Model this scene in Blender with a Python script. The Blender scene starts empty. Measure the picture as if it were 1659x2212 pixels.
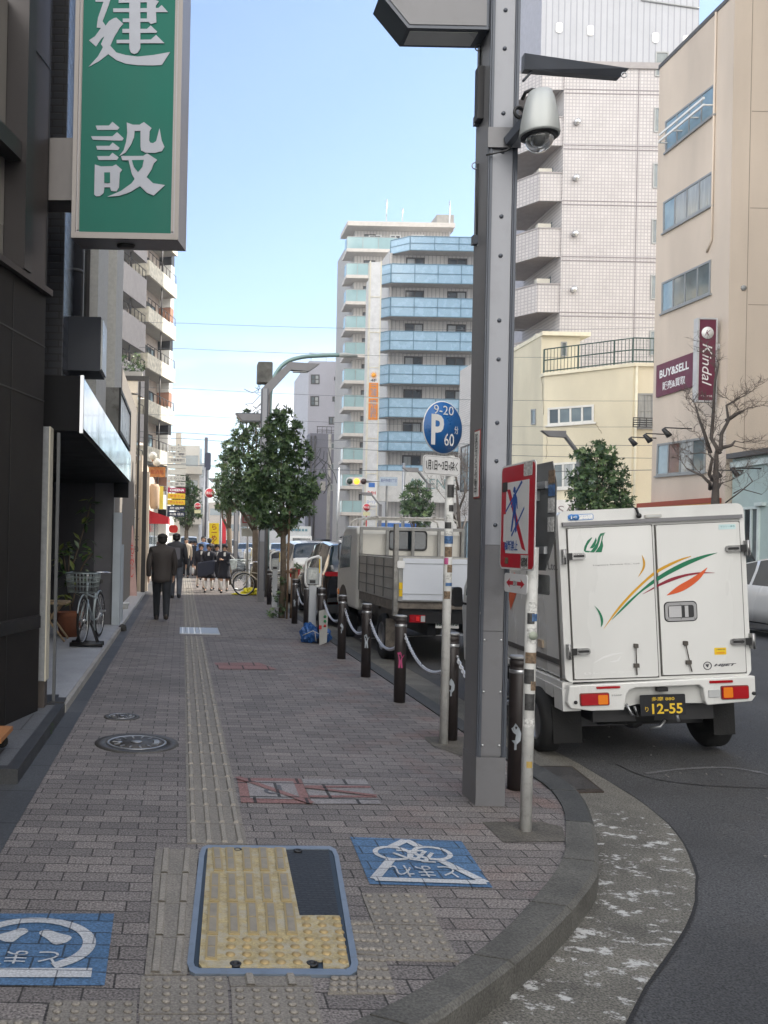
import bpy, bmesh, math, random
from math import sin, cos, pi, radians, sqrt
from mathutils import Vector as V, Matrix
random.seed(7)
SC = bpy.context.scene
COL = SC.collection
# ---------------------------------------------------------------- camera
F, VX, VY, H, RO = 1880.0, 394.0, 1167.0, 1.55, 0.02
CR, SR = cos(RO), sin(RO)
cam = bpy.data.objects.new('camera', bpy.data.cameras.new('camera'))
COL.objects.link(cam)
cam.matrix_world = Matrix(((CR, -SR, 0, 0), (0, 0, -1, 0), (SR, CR, 0, H), (0, 0, 0, 1)))
cam.data.sensor_fit = 'AUTO'; cam.data.sensor_width = 36
cam.data.lens = F/2212*36
cam.data.shift_x = (829.5-VX)/2212; cam.data.shift_y = (VY-1106)/2212
cam.data.clip_end = 2000; cam.data.clip_start = 0.05
SC.camera = cam
# ---------------------------------------------------------------- world and sun
SUN_EL, SUN_AZ = radians(39), radians(22)      # azimuth measured from +X towards +Y
world = bpy.data.worlds.new('World'); SC.world = world; world.use_nodes = True
wn, wl = world.node_tree.nodes, world.node_tree.links
bg = wn['Background']
sky = wn.new('ShaderNodeTexSky'); sky.sky_type = 'NISHITA'; sky.sun_disc = False
sky.sun_elevation = SUN_EL; sky.sun_rotation = radians(90)-SUN_AZ
sky.air_density = 1.0; sky.dust_density = 0.3; sky.ozone_density = 1.6
tc = wn.new('ShaderNodeTexCoord'); sep = wn.new('ShaderNodeSeparateXYZ')
wl.new(tc.outputs['Generated'], sep.inputs[0])
mp = wn.new('ShaderNodeMapping'); mp.inputs['Scale'].default_value = (1.3, 1.3, 6.5)
mp.inputs['Location'].default_value = (0.35, 0.1, 0.0)
wl.new(tc.outputs['Generated'], mp.inputs[0])
nz = wn.new('ShaderNodeTexNoise'); nz.inputs['Scale'].default_value = 2.2; nz.inputs['Detail'].default_value = 7
nz.inputs['Roughness'].default_value = .55
wl.new(mp.outputs[0], nz.inputs[0])
rp = wn.new('ShaderNodeValToRGB'); rp.color_ramp.elements[0].position = .42; rp.color_ramp.elements[1].position = .58
wl.new(nz.outputs[0], rp.inputs[0])
el = wn.new('ShaderNodeMapRange'); el.inputs[1].default_value = .235; el.inputs[2].default_value = .15
wl.new(sep.outputs[2], el.inputs[0])
mu = wn.new('ShaderNodeMath'); mu.operation = 'MULTIPLY'
wl.new(rp.outputs[0], mu.inputs[0]); wl.new(el.outputs[0], mu.inputs[1])
mx = wn.new('ShaderNodeMix'); mx.data_type = 'RGBA'
hs = wn.new('ShaderNodeHueSaturation'); hs.inputs['Saturation'].default_value = 1.0; hs.inputs['Value'].default_value = .84; hs.inputs['Hue'].default_value = .502; wl.new(sky.outputs[0], hs.inputs['Color'])
wl.new(mu.outputs[0], mx.inputs[0]); wl.new(hs.outputs[0], mx.inputs[6])
mx.inputs[7].default_value = (4.6, 4.7, 4.9, 1)
# broad bright cloud bank added behind viewer and overhead, unseen, to raise fill light
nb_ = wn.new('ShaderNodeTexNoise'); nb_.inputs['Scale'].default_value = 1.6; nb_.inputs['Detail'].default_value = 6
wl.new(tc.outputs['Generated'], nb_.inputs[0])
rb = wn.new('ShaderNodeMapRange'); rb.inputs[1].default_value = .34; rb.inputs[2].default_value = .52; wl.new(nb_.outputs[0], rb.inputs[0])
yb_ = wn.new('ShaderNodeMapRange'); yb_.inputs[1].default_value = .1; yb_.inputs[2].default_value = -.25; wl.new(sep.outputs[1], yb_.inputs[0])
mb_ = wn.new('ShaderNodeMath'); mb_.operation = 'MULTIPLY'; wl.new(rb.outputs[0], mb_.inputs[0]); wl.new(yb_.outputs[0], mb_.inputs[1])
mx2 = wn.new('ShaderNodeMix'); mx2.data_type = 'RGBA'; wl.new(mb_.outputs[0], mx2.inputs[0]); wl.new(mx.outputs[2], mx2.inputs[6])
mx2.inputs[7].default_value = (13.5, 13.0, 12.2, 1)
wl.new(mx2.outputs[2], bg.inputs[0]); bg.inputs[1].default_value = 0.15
sd = bpy.data.lights.new('sun', 'SUN'); sd.energy = 5.0; sd.angle = radians(.5); sd.color = (1, .94, .84)
sun = bpy.data.objects.new('sun', sd); COL.objects.link(sun)
sdir = V((cos(SUN_AZ)*cos(SUN_EL), sin(SUN_AZ)*cos(SUN_EL), sin(SUN_EL)))
sun.rotation_euler = sdir.to_track_quat('Z', 'Y').to_euler(); sun.location = (20, 20, 60)
SC.view_settings.view_transform = 'Standard'; SC.view_settings.look = 'None'
SC.view_settings.exposure = 1.04; SC.view_settings.gamma = 1
# ---------------------------------------------------------------- survey helpers
def ray(x, y):
    u = (x-VX)/F; v = (VY-y)/F
    return V((u*CR-v*SR, 1, u*SR+v*CR))
C0 = V((0, 0, H))
def W(x, y, Y): return C0+ray(x, y)*Y
def G(x, y, z=0):
    r = ray(x, y); return C0+r*((z-H)/r.z)
def WX(x, y, X):
    r = ray(x, y); return C0+r*(X/r.x)
def HP(x, y, p, n):
    r = ray(x, y); n = V(n); return C0+r*((V(p)-C0).dot(n)/r.dot(n))
# ---------------------------------------------------------------- materials
MATS = {}
def mat(key, c, rough=.6, metal=0., var=.12, vs=3., bump=0., bs=60., spec=.5, emit=None, es=1., fine=0., coat=0., trans=0., alpha=1., dirt=0., streak=0.):
    if key in MATS: return MATS[key]
    m = bpy.data.materials.new(key); m.use_nodes = True; MATS[key] = m
    n, l = m.node_tree.nodes, m.node_tree.links; b = n['Principled BSDF']
    b.inputs['Roughness'].default_value = rough; b.inputs['Metallic'].default_value = metal
    b.inputs['Specular IOR Level'].default_value = spec
    b.inputs['Coat Weight'].default_value = coat
    b.inputs['Transmission Weight'].default_value = trans; b.inputs['Alpha'].default_value = alpha
    col = (*c, 1)
    g = n.new('ShaderNodeNewGeometry')
    t = n.new('ShaderNodeTexNoise'); t.inputs['Scale'].default_value = vs; t.inputs['Detail'].default_value = 6
    if streak:
        mpp = n.new('ShaderNodeMapping'); mpp.inputs['Scale'].default_value = (1, 1, streak); l.new(g.outputs['Position'], mpp.inputs[0]); l.new(mpp.outputs[0], t.inputs[0])
    else: l.new(g.outputs['Position'], t.inputs[0])
    mr = n.new('ShaderNodeMapRange'); mr.inputs[1].default_value = .3; mr.inputs[2].default_value = .7
    mr.inputs[3].default_value = 1-var; mr.inputs[4].default_value = 1+var*.6
    l.new(t.outputs[0], mr.inputs[0]); last = mr.outputs[0]
    if fine:
        t2 = n.new('ShaderNodeTexNoise'); t2.inputs['Scale'].default_value = 110; t2.inputs['Detail'].default_value = 2
        l.new(g.outputs['Position'], t2.inputs[0])
        m2 = n.new('ShaderNodeMapRange'); m2.inputs[1].default_value = .3; m2.inputs[2].default_value = .7
        m2.inputs[3].default_value = 1-fine; m2.inputs[4].default_value = 1+fine; l.new(t2.outputs[0], m2.inputs[0])
        q = n.new('ShaderNodeMath'); q.operation = 'MULTIPLY'; l.new(last, q.inputs[0]); l.new(m2.outputs[0], q.inputs[1]); last = q.outputs[0]
    vm = n.new('ShaderNodeVectorMath'); vm.operation = 'SCALE'; vm.inputs[0].default_value = c
    l.new(last, vm.inputs['Scale'])
    outc = vm.outputs[0]
    if dirt:
        t3 = n.new('ShaderNodeTexNoise'); t3.inputs['Scale'].default_value = vs*2.3; t3.inputs['Detail'].default_value = 9; t3.inputs['Roughness'].default_value = .7
        l.new(g.outputs['Position'], t3.inputs[0])
        r3 = n.new('ShaderNodeMapRange'); r3.inputs[1].default_value = .52; r3.inputs[2].default_value = .7; r3.inputs[4].default_value = dirt
        l.new(t3.outputs[0], r3.inputs[0])
        m3 = n.new('ShaderNodeMix'); m3.data_type = 'RGBA'; l.new(r3.outputs[0], m3.inputs[0]); l.new(outc, m3.inputs[6]); m3.inputs[7].default_value = (.07, .06, .05, 1)
        outc = m3.outputs[2]
    l.new(outc, b.inputs['Base Color'])
    rr = n.new('ShaderNodeMapRange'); rr.inputs[1].default_value = .3; rr.inputs[2].default_value = .7
    rr.inputs[3].default_value = max(0, rough-.06); rr.inputs[4].default_value = min(1, rough+.08)
    l.new(t.outputs[0], rr.inputs[0]); l.new(rr.outputs[0], b.inputs['Roughness'])
    if bump:
        t4 = n.new('ShaderNodeTexNoise'); t4.inputs['Scale'].default_value = bs; t4.inputs['Detail'].default_value = 4
        l.new(g.outputs['Position'], t4.inputs[0])
        bp = n.new('ShaderNodeBump'); bp.inputs['Strength'].default_value = bump; bp.inputs['Distance'].default_value = .01
        l.new(t4.outputs[0], bp.inputs['Height']); l.new(bp.outputs[0], b.inputs['Normal'])
    if emit:
        b.inputs['Emission Color'].default_value = (*emit, 1); b.inputs['Emission Strength'].default_value = es
    return m
def brick_mat(key, c1, c2, mortar, bw, rh, ms, axes='XY', off=.5, rough=.7, bump=.4, big=.15, fine=.25, spec=.5, smooth=.1, pink=None, metal=0., off0=(0, 0, 0)):
    if key in MATS: return MATS[key]
    m = bpy.data.materials.new(key); m.use_nodes = True; MATS[key] = m
    n, l = m.node_tree.nodes, m.node_tree.links; b = n['Principled BSDF']
    b.inputs['Roughness'].default_value = rough; b.inputs['Specular IOR Level'].default_value = spec; b.inputs['Metallic'].default_value = metal
    g = n.new('ShaderNodeNewGeometry'); s = n.new('ShaderNodeSeparateXYZ'); l.new(g.outputs['Position'], s.inputs[0])
    cb = n.new('ShaderNodeCombineXYZ'); ix = {'X': 0, 'Y': 1, 'Z': 2}
    l.new(s.outputs[ix[axes[0]]], cb.inputs[0]); l.new(s.outputs[ix[axes[1]]], cb.inputs[1])
    ad = n.new('ShaderNodeVectorMath'); ad.operation = 'ADD'; ad.inputs[1].default_value = off0; l.new(cb.outputs[0], ad.inputs[0])
    t = n.new('ShaderNodeTexBrick'); l.new(ad.outputs[0], t.inputs['Vector'])
    t.offset = off; t.inputs['Scale'].default_value = 1; t.inputs['Brick Width'].default_value = bw
    t.inputs['Row Height'].default_value = rh; t.inputs['Mortar Size'].default_value = ms; t.inputs['Mortar Smooth'].default_value = smooth
    t.inputs['Color1'].default_value = (*c1, 1); t.inputs['Color2'].default_value = (*c2, 1); t.inputs['Mortar'].default_value = (*mortar, 1)
    out = t.outputs['Color']
    n1 = n.new('ShaderNodeTexNoise'); n1.inputs['Scale'].default_value = .9; n1.inputs['Detail'].default_value = 7; l.new(g.outputs['Position'], n1.inputs[0])
    if pink:
        pr = n.new('ShaderNodeMapRange'); pr.inputs[1].default_value = .5; pr.inputs[2].default_value = .66; pr.inputs[4].default_value = .75
        n9 = n.new('ShaderNodeTexNoise'); n9.inputs['Scale'].default_value = 2.6; n9.inputs['Detail'].default_value = 2; l.new(g.outputs['Position'], n9.inputs[0]); l.new(n9.outputs[0], pr.inputs[0])
        xx = n.new('ShaderNodeMapRange'); xx.inputs[1].default_value = .9; xx.inputs[2].default_value = 2.; l.new(s.outputs[0], xx.inputs[0])
        ml = n.new('ShaderNodeMath'); ml.operation = 'MULTIPLY'; l.new(pr.outputs[0], ml.inputs[0]); l.new(xx.outputs[0], ml.inputs[1])
        bm_ = n.new('ShaderNodeMath'); bm_.operation = 'MULTIPLY'; l.new(ml.outputs[0], bm_.inputs[0])
        inv = n.new('ShaderNodeMath'); inv.operation = 'SUBTRACT'; inv.inputs[0].default_value = 1; l.new(t.outputs['Fac'], inv.inputs[1]); l.new(inv.outputs[0], bm_.inputs[1])
        mm = n.new('ShaderNodeMix'); mm.data_type = 'RGBA'; l.new(bm_.outputs[0], mm.inputs[0]); l.new(out, mm.inputs[6]); mm.inputs[7].default_value = (*pink, 1); out = mm.outputs[2]
    r1 = n.new('ShaderNodeMapRange'); r1.inputs[1].default_value = .3; r1.inputs[2].default_value = .7; r1.inputs[3].default_value = 1-big; r1.inputs[4].default_value = 1+big
    l.new(n1.outputs[0], r1.inputs[0])
    n2 = n.new('ShaderNodeTexNoise'); n2.inputs['Scale'].default_value = 105; n2.inputs['Detail'].default_value = 2.5; l.new(g.outputs['Position'], n2.inputs[0])
    r2 = n.new('ShaderNodeMapRange'); r2.inputs[1].default_value = .35; r2.inputs[2].default_value = .68; r2.inputs[3].default_value = 1-fine; r2.inputs[4].default_value = 1+fine*1.3
    l.new(n2.outputs[0], r2.inputs[0])
    q = n.new('ShaderNodeMath'); q.operation = 'MULTIPLY'; l.new(r1.outputs[0], q.inputs[0]); l.new(r2.outputs[0], q.inputs[1])
    vm = n.new('ShaderNodeVectorMath'); vm.operation = 'SCALE'; l.new(out, vm.inputs[0]); l.new(q.outputs[0], vm.inputs['Scale'])
    l.new(vm.outputs[0], b.inputs['Base Color'])
    if bump:
        iv = n.new('ShaderNodeMath'); iv.operation = 'SUBTRACT'; iv.inputs[0].default_value = 1; l.new(t.outputs['Fac'], iv.inputs[1])
        a2 = n.new('ShaderNodeMath'); a2.operation = 'MULTIPLY_ADD'; a2.inputs[1].default_value = .25; l.new(n2.outputs[0], a2.inputs[0]); l.new(iv.outputs[0], a2.inputs[2])
        bp = n.new('ShaderNodeBump'); bp.inputs['Strength'].default_value = bump; bp.inputs['Distance'].default_value = .006
        l.new(a2.outputs[0], bp.inputs['Height']); l.new(bp.outputs[0], b.inputs['Normal'])
    return m
GLASS = mat('window_glass', (.02, .03, .035), .06, 0, .1, spec=.9)
GLASSL = mat('pale_window_glass', (.16, .2, .22), .08, 0, .2, 1.5, spec=.9)
BLK = mat('black_paint', (.012, .012, .013), .45)
RUB = mat('rubber', (.012, .012, .012), .85, bump=.3, bs=90)
WHT = mat('white_paint', (.78, .78, .76), .45, var=.06)
STEEL = mat('galvanised_steel', (.42, .43, .44), .4, .8, .15)
ALU = mat('aluminium', (.6, .61, .62), .3, .9, .08)
CHR = mat('chrome', (.8, .8, .8), .12, 1., .05)
GREY = mat('grey_paint', (.17, .175, .19), .45, .1, .08)
CONC = mat('concrete', (.3, .29, .27), .85, var=.2, fine=.15, bump=.2)
DARK = mat('dark_plastic', (.03, .03, .032), .55)
# ---------------------------------------------------------------- mesh builder
class MB:
    def __init__(s): s.v = []; s.f = []; s.mi = []; s.mats = []; s.cur = 0; s.sm = []; s.smooth = False
    def m(s, material):
        if material not in s.mats: s.mats.append(material)
        s.cur = s.mats.index(material); return s
    def add(s, vs, fs):
        o = len(s.v); s.v += [V(p) for p in vs]
        for f in fs: s.f.append([i+o for i in f]); s.mi.append(s.cur); s.sm.append(s.smooth)
        return s
    def poly(s, pts): return s.add(pts, [list(range(len(pts)))])
    def prism(s, pts, d):
        pts = [V(p) for p in pts]; d = V(d); n = len(pts)
        nv = V((0, 0, 0))
        for i in range(n): nv += pts[i].cross(pts[(i+1) % n])
        if nv.dot(d) > 0: pts.reverse()
        fs = [list(range(n)), list(range(2*n-1, n-1, -1))]
        for i in range(n): j = (i+1) % n; fs.append([j, i, i+n, j+n])
        return s.add(pts+[p+d for p in pts], fs)
    def box(s, x0, x1, y0, y1, z0, z1):
        return s.prism([(x0, y0, z0), (x1, y0, z0), (x1, y1, z0), (x0, y1, z0)], (0, 0, z1-z0))
    def bbox(s, c, a, b, d):          # centre and three half axes
        c, a, b, d = V(c), V(a), V(b), V(d)
        return s.prism([c-a-b-d, c+a-b-d, c+a+b-d, c-a+b-d], d*2)
    def rbox(s, x0, x1, y0, y1, z0, z1, r=.02, axis='z', seg=3):   # rounded in the plane across axis
        def rr(a0, a1, b0, b1):
            out = []
            for (cx, cy, st) in ((a1-r, b1-r, 0), (a0+r, b1-r, 1), (a0+r, b0+r, 2), (a1-r, b0+r, 3)):
                for k in range(seg+1):
                    t = (st+k/seg)*pi/2; out.append((cx+r*cos(t), cy+r*sin(t)))
            return out
        if axis == 'z': return s.prism([(a, b, z0) for a, b in rr(x0, x1, y0, y1)], (0, 0, z1-z0))
        if axis == 'y': return s.prism([(a, y0, b) for a, b in rr(x0, x1, z0, z1)], (0, y1-y0, 0))
        return s.prism([(x0, a, b) for a, b in rr(y0, y1, z0, z1)], (x1-x0, 0, 0))
    def tube(s, pts, r, seg=8, cap=True, up=None):
        pts = [V(p) for p in pts]; n = len(pts)
        rs = r if isinstance(r, (list, tuple)) else [r]*n
        vs = []; fs = []; prev = None
        for i, p in enumerate(pts):
            t = (pts[min(i+1, n-1)]-pts[max(i-1, 0)])
            if t.length < 1e-9: t = V((0, 0, 1))
            t.normalize()
            if prev is None:
                a = V((0, 0, 1)) if abs(t.z) < .9 else V((1, 0, 0)); a = (a-t*a.dot(t)).normalized()
            else:
                a = prev-t*prev.dot(t); a = a.normalized() if a.length > 1e-6 else prev
            prev = a; b = t.cross(a)
            for k in range(seg):
                w = 2*pi*k/seg; vs.append(p+(a*cos(w)+b*sin(w))*rs[i])
        for i in range(n-1):
            for k in range(seg):
                j = (k+1) % seg; fs.append([i*seg+k, i*seg+j, (i+1)*seg+j, (i+1)*seg+k])
        if cap: fs.append(list(range(seg))[::-1]); fs.append([(n-1)*seg+k for k in range(seg)])
        o = s.smooth; s.smooth = True; s.add(vs, fs); s.smooth = o; return s
    def lathe(s, prof, c=(0, 0, 0), seg=20, ax=(0, 0, 1), sx=1., sy=1.):
        ax = V(ax).normalized(); a = V((1, 0, 0)) if abs(ax.x) < .9 else V((0, 1, 0)); a = (a-ax*a.dot(ax)).normalized(); b = ax.cross(a); c = V(c)
        vs = []; fs = []
        for (r, h) in prof:
            for k in range(seg):
                w = 2*pi*k/seg; vs.append(c+ax*h+a*(r*cos(w)*sx)+b*(r*sin(w)*sy))
        for i in range(len(prof)-1):
            for k in range(seg):
                j = (k+1) % seg; fs.append([i*seg+k, i*seg+j, (i+1)*seg+j, (i+1)*seg+k])
        if prof[0][0] > 1e-5: fs.append(list(range(seg))[::-1])
        if prof[-1][0] > 1e-5: fs.append([(len(prof)-1)*seg+k for k in range(seg)])
        o = s.smooth; s.smooth = True; s.add(vs, fs); s.smooth = o; return s
    def sphere(s, c, r, seg=12, rings=8, sc=(1, 1, 1)):
        c = V(c); vs = []; fs = []
        for i in range(rings+1):
            t = pi*i/rings
            for k in range(seg):
                w = 2*pi*k/seg; vs.append(c+V((r*sc[0]*sin(t)*cos(w), r*sc[1]*sin(t)*sin(w), r*sc[2]*cos(t))))
        for i in range(rings):
            for k in range(seg):
                j = (k+1) % seg; fs.append([i*seg+k, (i+1)*seg+k, (i+1)*seg+j, i*seg+j])
        o = s.smooth; s.smooth = True; s.add(vs, fs); s.smooth = o; return s
    def torus(s, c, R, r, ax=(1, 0, 0), seg=28, rs=8, a0=0, a1=2*pi):
        ax = V(ax).normalized(); a = V((0, 0, 1)) if abs(ax.z) < .9 else V((1, 0, 0)); a = (a-ax*a.dot(ax)).normalized(); b = ax.cross(a); c = V(c)
        full = abs(a1-a0-2*pi) < 1e-6; n = seg if full else seg+1; vs = []; fs = []
        for i in range(n):
            w = a0+(a1-a0)*i/seg; d = a*cos(w)+b*sin(w)
            for k in range(rs):
                q = 2*pi*k/rs; vs.append(c+d*(R+r*cos(q))+ax*(r*sin(q)))
        for i in range(seg):
            i2 = (i+1) % n
            for k in range(rs):
                j = (k+1) % rs; fs.append([i*rs+k, i2*rs+k, i2*rs+j, i*rs+j])
        o = s.smooth; s.smooth = True; s.add(vs, fs); s.smooth = o; return s
    def build(s, name, material=None, parent=None, local=False, bevel=0., **kw):
        me = bpy.data.meshes.new(name); off = V((0, 0, 0))
        if parent is not None and not local: off = wloc(parent)
        me.from_pydata([tuple(p-off) for p in s.v], [], s.f)
        ms = s.mats if s.mats else [material]
        for q in ms: me.materials.append(q)
        me.polygons.foreach_set('material_index', s.mi); me.polygons.foreach_set('use_smooth', s.sm)
        me.update()
        o = bpy.data.objects.new(name, me); COL.objects.link(o)
        if parent is not None: o.parent = parent
        if bevel:
            md = o.modifiers.new('bevel', 'BEVEL'); md.width = bevel; md.segments = 2; md.limit_method = 'ANGLE'; md.angle_limit = radians(40)
            md.harden_normals = False
        if parent is None: fixn(me)
        tag(o, **kw); return o
def fixn(me): pass
def wloc(o):
    p = V(o.location)
    while o.parent is not None: o = o.parent; p += V(o.location)
    return p
def tag(o, label=None, cat=None, group=None, kind=None):
    if label: o['label'] = label
    if cat: o['category'] = cat
    if group: o['group'] = group
    if kind: o['kind'] = kind
    return o
def thing(name, label, cat, loc=(0, 0, 0), group=None, rot=None):
    o = bpy.data.objects.new(name, None); o.empty_display_size = .2; COL.objects.link(o); o.location = loc
    if rot: o.rotation_euler = rot
    tag(o, label, cat, group); return o
def struct(mb, name, material=None): return mb.build(name, material, kind='structure')
def copy_tree(o, parent=None):
    c = o.copy(); COL.objects.link(c); c.parent = parent
    for ch in list(o.children): copy_tree(ch, c)
    return c
def tmesh(mb, s, c, right, up, w, h, thick=.004, bold=0., vert=False, shear=0.):
    """writing s fitted in a w x h box centred at c"""
    cu = bpy.data.curves.new('t', 'FONT'); cu.body = '\n'.join(s) if vert else s; cu.resolution_u = 3
    cu.offset = bold if all(ord(ch) < 256 for ch in s) else bold*.4; cu.align_x = 'CENTER'; cu.shear = shear
    if vert: cu.space_line = .85
    o = bpy.data.objects.new('t', cu); me = bpy.data.meshes.new_from_object(o)
    vs = [v.co.copy() for v in me.vertices]
    if not vs: bpy.data.objects.remove(o); return mb
    x0 = min(v.x for v in vs); x1 = max(v.x for v in vs); y0 = min(v.y for v in vs); y1 = max(v.y for v in vs)
    R, U, c = V(right).normalized(), V(up).normalized(), V(c); N = R.cross(U)
    kx = w/(x1-x0); ky = h/(y1-y0) if h else kx
    mb.add([c+R*((v.x-(x0+x1)/2)*kx)+U*((v.y-(y0+y1)/2)*ky)+N*thick for v in vs], [list(p.vertices) for p in me.polygons])
    bpy.data.objects.remove(o); bpy.data.meshes.remove(me); bpy.data.curves.remove(cu)
    return mb
def text(s, c, right, up, w, h, material, parent=None, name='lettering', **k):
    mb = MB(); lab = k.pop('label', None); tmesh(mb, s, c, right, up, w, h, **k)
    return mb.build(name, material, parent, label=lab)
XR, ZU = V((1, 0, 0)), V((0, 0, 1))
def smooth_poly(pts, sub=4, closed=False):
    P = [V(p) for p in pts]; n = len(P); out = []
    for i in range(n if closed else n-1):
        p0 = P[(i-1) % n] if closed or i > 0 else P[0]; p1 = P[i]; p2 = P[(i+1) % n]; p3 = P[(i+2) % n] if closed or i+2 < n else P[-1]
        for k in range(sub):
            t = k/sub
            out.append(.5*((2*p1)+(-p0+p2)*t+(2*p0-5*p1+4*p2-p3)*t*t+(-p0+3*p1-3*p2+p3)*t**3))
    if not closed: out.append(P[-1])
    return out
# ================================================================ GROUND, ROAD, PAVEMENT
def zroad(x):
    pr = [(-60, -.12), (3.1, -.12), (4.7, -.02), (8.5, .04), (12.5, -.03), (14.35, -.08), (60, -.08)]
    for (a, za), (b, zb) in zip(pr, pr[1:]):
        if a <= x <= b: return za+(zb-za)*(x-a)/(b-a)
    return -.12
asph = mat('asphalt', (.066, .067, .07), .82, var=.3, vs=1.1, fine=.7, bump=.8, bs=120, dirt=.25)
mb = MB()
xs = [-60, -20, -8, -3, 0, 2.2, 3.1, 3.6, 4.1, 4.7, 5.6, 7, 8.5, 10, 11.2, 12.5, 14.35]; ys = [-40, -10, 0, 3, 6, 9, 14, 20, 30, 45, 70, 110, 180, 320]
vs = [(x, y, zroad(x)) for y in ys for x in xs]; nx = len(xs)
mb.add(vs, [[j*nx+i, j*nx+i+1, (j+1)*nx+i+1, (j+1)*nx+i] for j in range(len(ys)-1) for i in range(nx-1)])
struct(mb, 'road', asph)
struct(MB().box(-700, 700, -300, 1200, -1.2, -.5), 'ground', mat('ground_mat', (.15, .14, .13), .9))
inner = [(1163.6, 1688), (1196, 1716), (1215, 1745), (1222, 1773), (1222, 1812), (1220, 1847), (1196, 1893), (1163.6, 1933), (1120, 1984), (1072, 2030), (1014, 2074), (952.6, 2115), (886, 2153), (815.8, 2189)]
outer = [(1215, 1682), (1243, 1704), (1260.5, 1722), (1273, 1748), (1283, 1779), (1290, 1815), (1293, 1853), (1289, 1893), (1243, 1956), (1198, 2004), (1146, 2053), (1090, 2100), (1032.5, 2140), (930, 2212)]
gut = [(1226, 1636), (1283, 1676), (1346, 1708), (1414, 1750), (1455, 1787), (1488.5, 1825), (1506, 1876), (1514, 1933), (1506, 1973), (1477, 2041), (1450, 2073), (1414, 2110), (1340, 2172), (1312, 2212)]
KI = [V((2.36, Y, 0)) for Y in (150, 80, 40, 24, 14, 9, 7)]+[G(x, y) for x, y in inner]+[V((.05, 2.45, 0)), V((-1.5, 1.75, 0)), V((-4, 1.0, 0)), V((-12, .2, 0))]
KO = [V((2.53, Y, 0)) for Y in (150, 80, 40, 24, 14, 9, 7)]+[G(x, y) for x, y in outer]+[V((.15, 2.28, 0)), V((-1.5, 1.55, 0)), V((-4, .8, 0)), V((-12, 0, 0))]
KG = [V((3.05, Y, 0)) for Y in (150, 80, 40, 24, 14, 9, 7.6)]+[G(x, y, -.12) for x, y in gut]+[V((.6, 1.5, 0)), V((-1.3, .95, 0)), V((-4, .3, 0)), V((-12, -.6, 0))]
def densify(P, step=.12):
    out = [P[0]]
    for a, b in zip(P, P[1:]):
        n = max(1, int((b-a).length/step)) if b.y < 12 else 1
        for k in range(1, n+1): out.append(a.lerp(b, k/n))
    return out
def resamp(P, n):
    Ls = [0]
    for a, b in zip(P, P[1:]): Ls.append(Ls[-1]+(b-a).length)
    out = []; j = 0
    for k in range(n):
        t = Ls[-1]*k/(n-1)
        while j < len(P)-2 and Ls[j+1] < t: j += 1
        out.append(P[j].lerp(P[j+1], (t-Ls[j])/max(1e-9, Ls[j+1]-Ls[j])))
    return out
head, tail = slice(0, 7), slice(6, None)
def both(P): 
    s = resamp(smooth_poly(P[6:], 4), 110); return [V((p.x, p.y, 0)) for p in P[:6]]+s
A, B, Gq = both(KI), both(KO), both(KG)
for _ in range(12): Gq = Gq[:7]+[Gq[i]*.5+(Gq[i-1]+Gq[i+1])*.25 for i in range(7, len(Gq)-1)]+Gq[-1:]
pav = brick_mat('pavers', (.122, .11, .106), (.188, .168, .157), (.042, .038, .036), .207, .1035, .0045, bump=.6, big=.16, fine=.55, rough=.8, pink=(.17, .115, .1), smooth=.4)
mb = MB(); mb.poly([(p.x, p.y, 0) for p in A]+[(-12, 0.3, 0), (-12, 150, 0)])
struct(mb, 'pavement', pav)
# warmer pavers further along the footway
pav2 = brick_mat('pavers_warm', (.125, .112, .105), (.175, .155, .142), (.055, .05, .048), .226, .2, .008, bump=.5, big=.12, fine=.22, rough=.8, smooth=.3)
struct(MB().poly([(-.86, 13.9, .004), (2.36, 13.9, .004), (2.36, 150, .004), (-.86, 150, .004)]), 'pavement', pav2)
kst = mat('kerb_stone', (.058, .059, .057), .8, var=.3, vs=5, fine=.3, bump=.4, bs=80)
kst2 = mat('kerb_stone_light', (.1, .097, .088), .85, var=.3, vs=5, fine=.35, bump=.5, bs=80)
mb = MB(); L = 0
n = len(A); last = 0; seg = 0
for i in range(n-1):
    d = (A[i+1]-A[i]).length
    g = 0.006 if L+d > .62 and i > 5 else 0
    a, b, c, e = A[i], B[i], B[i+1], A[i+1]
    if g: c = b.lerp(c, .93); e = a.lerp(e, .93); L = 0; seg += 1
    else: L += d
    mb.m(kst2 if (seg*7 % 5 == 1 and i > 30) or i > 88 or 18 < i < 34 else kst)
    zt = .012; bv = .018
    bi = b.lerp(a, .13); ci = c.lerp(e, .13)
    mb.add([(a.x, a.y, zt), (bi.x, bi.y, zt), (ci.x, ci.y, zt), (e.x, e.y, zt), (b.x, b.y, zt-bv), (c.x, c.y, zt-bv), (b.x, b.y, -.2), (c.x, c.y, -.2), (a.x, a.y, -.2), (e.x, e.y, -.2)],
           [[0, 1, 2, 3], [1, 4, 5, 2], [4, 6, 7, 5], [0, 3, 9, 8], [3, 2, 5, 7, 9], [0, 8, 6, 4, 1]])
struct(mb, 'kerb')
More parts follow.
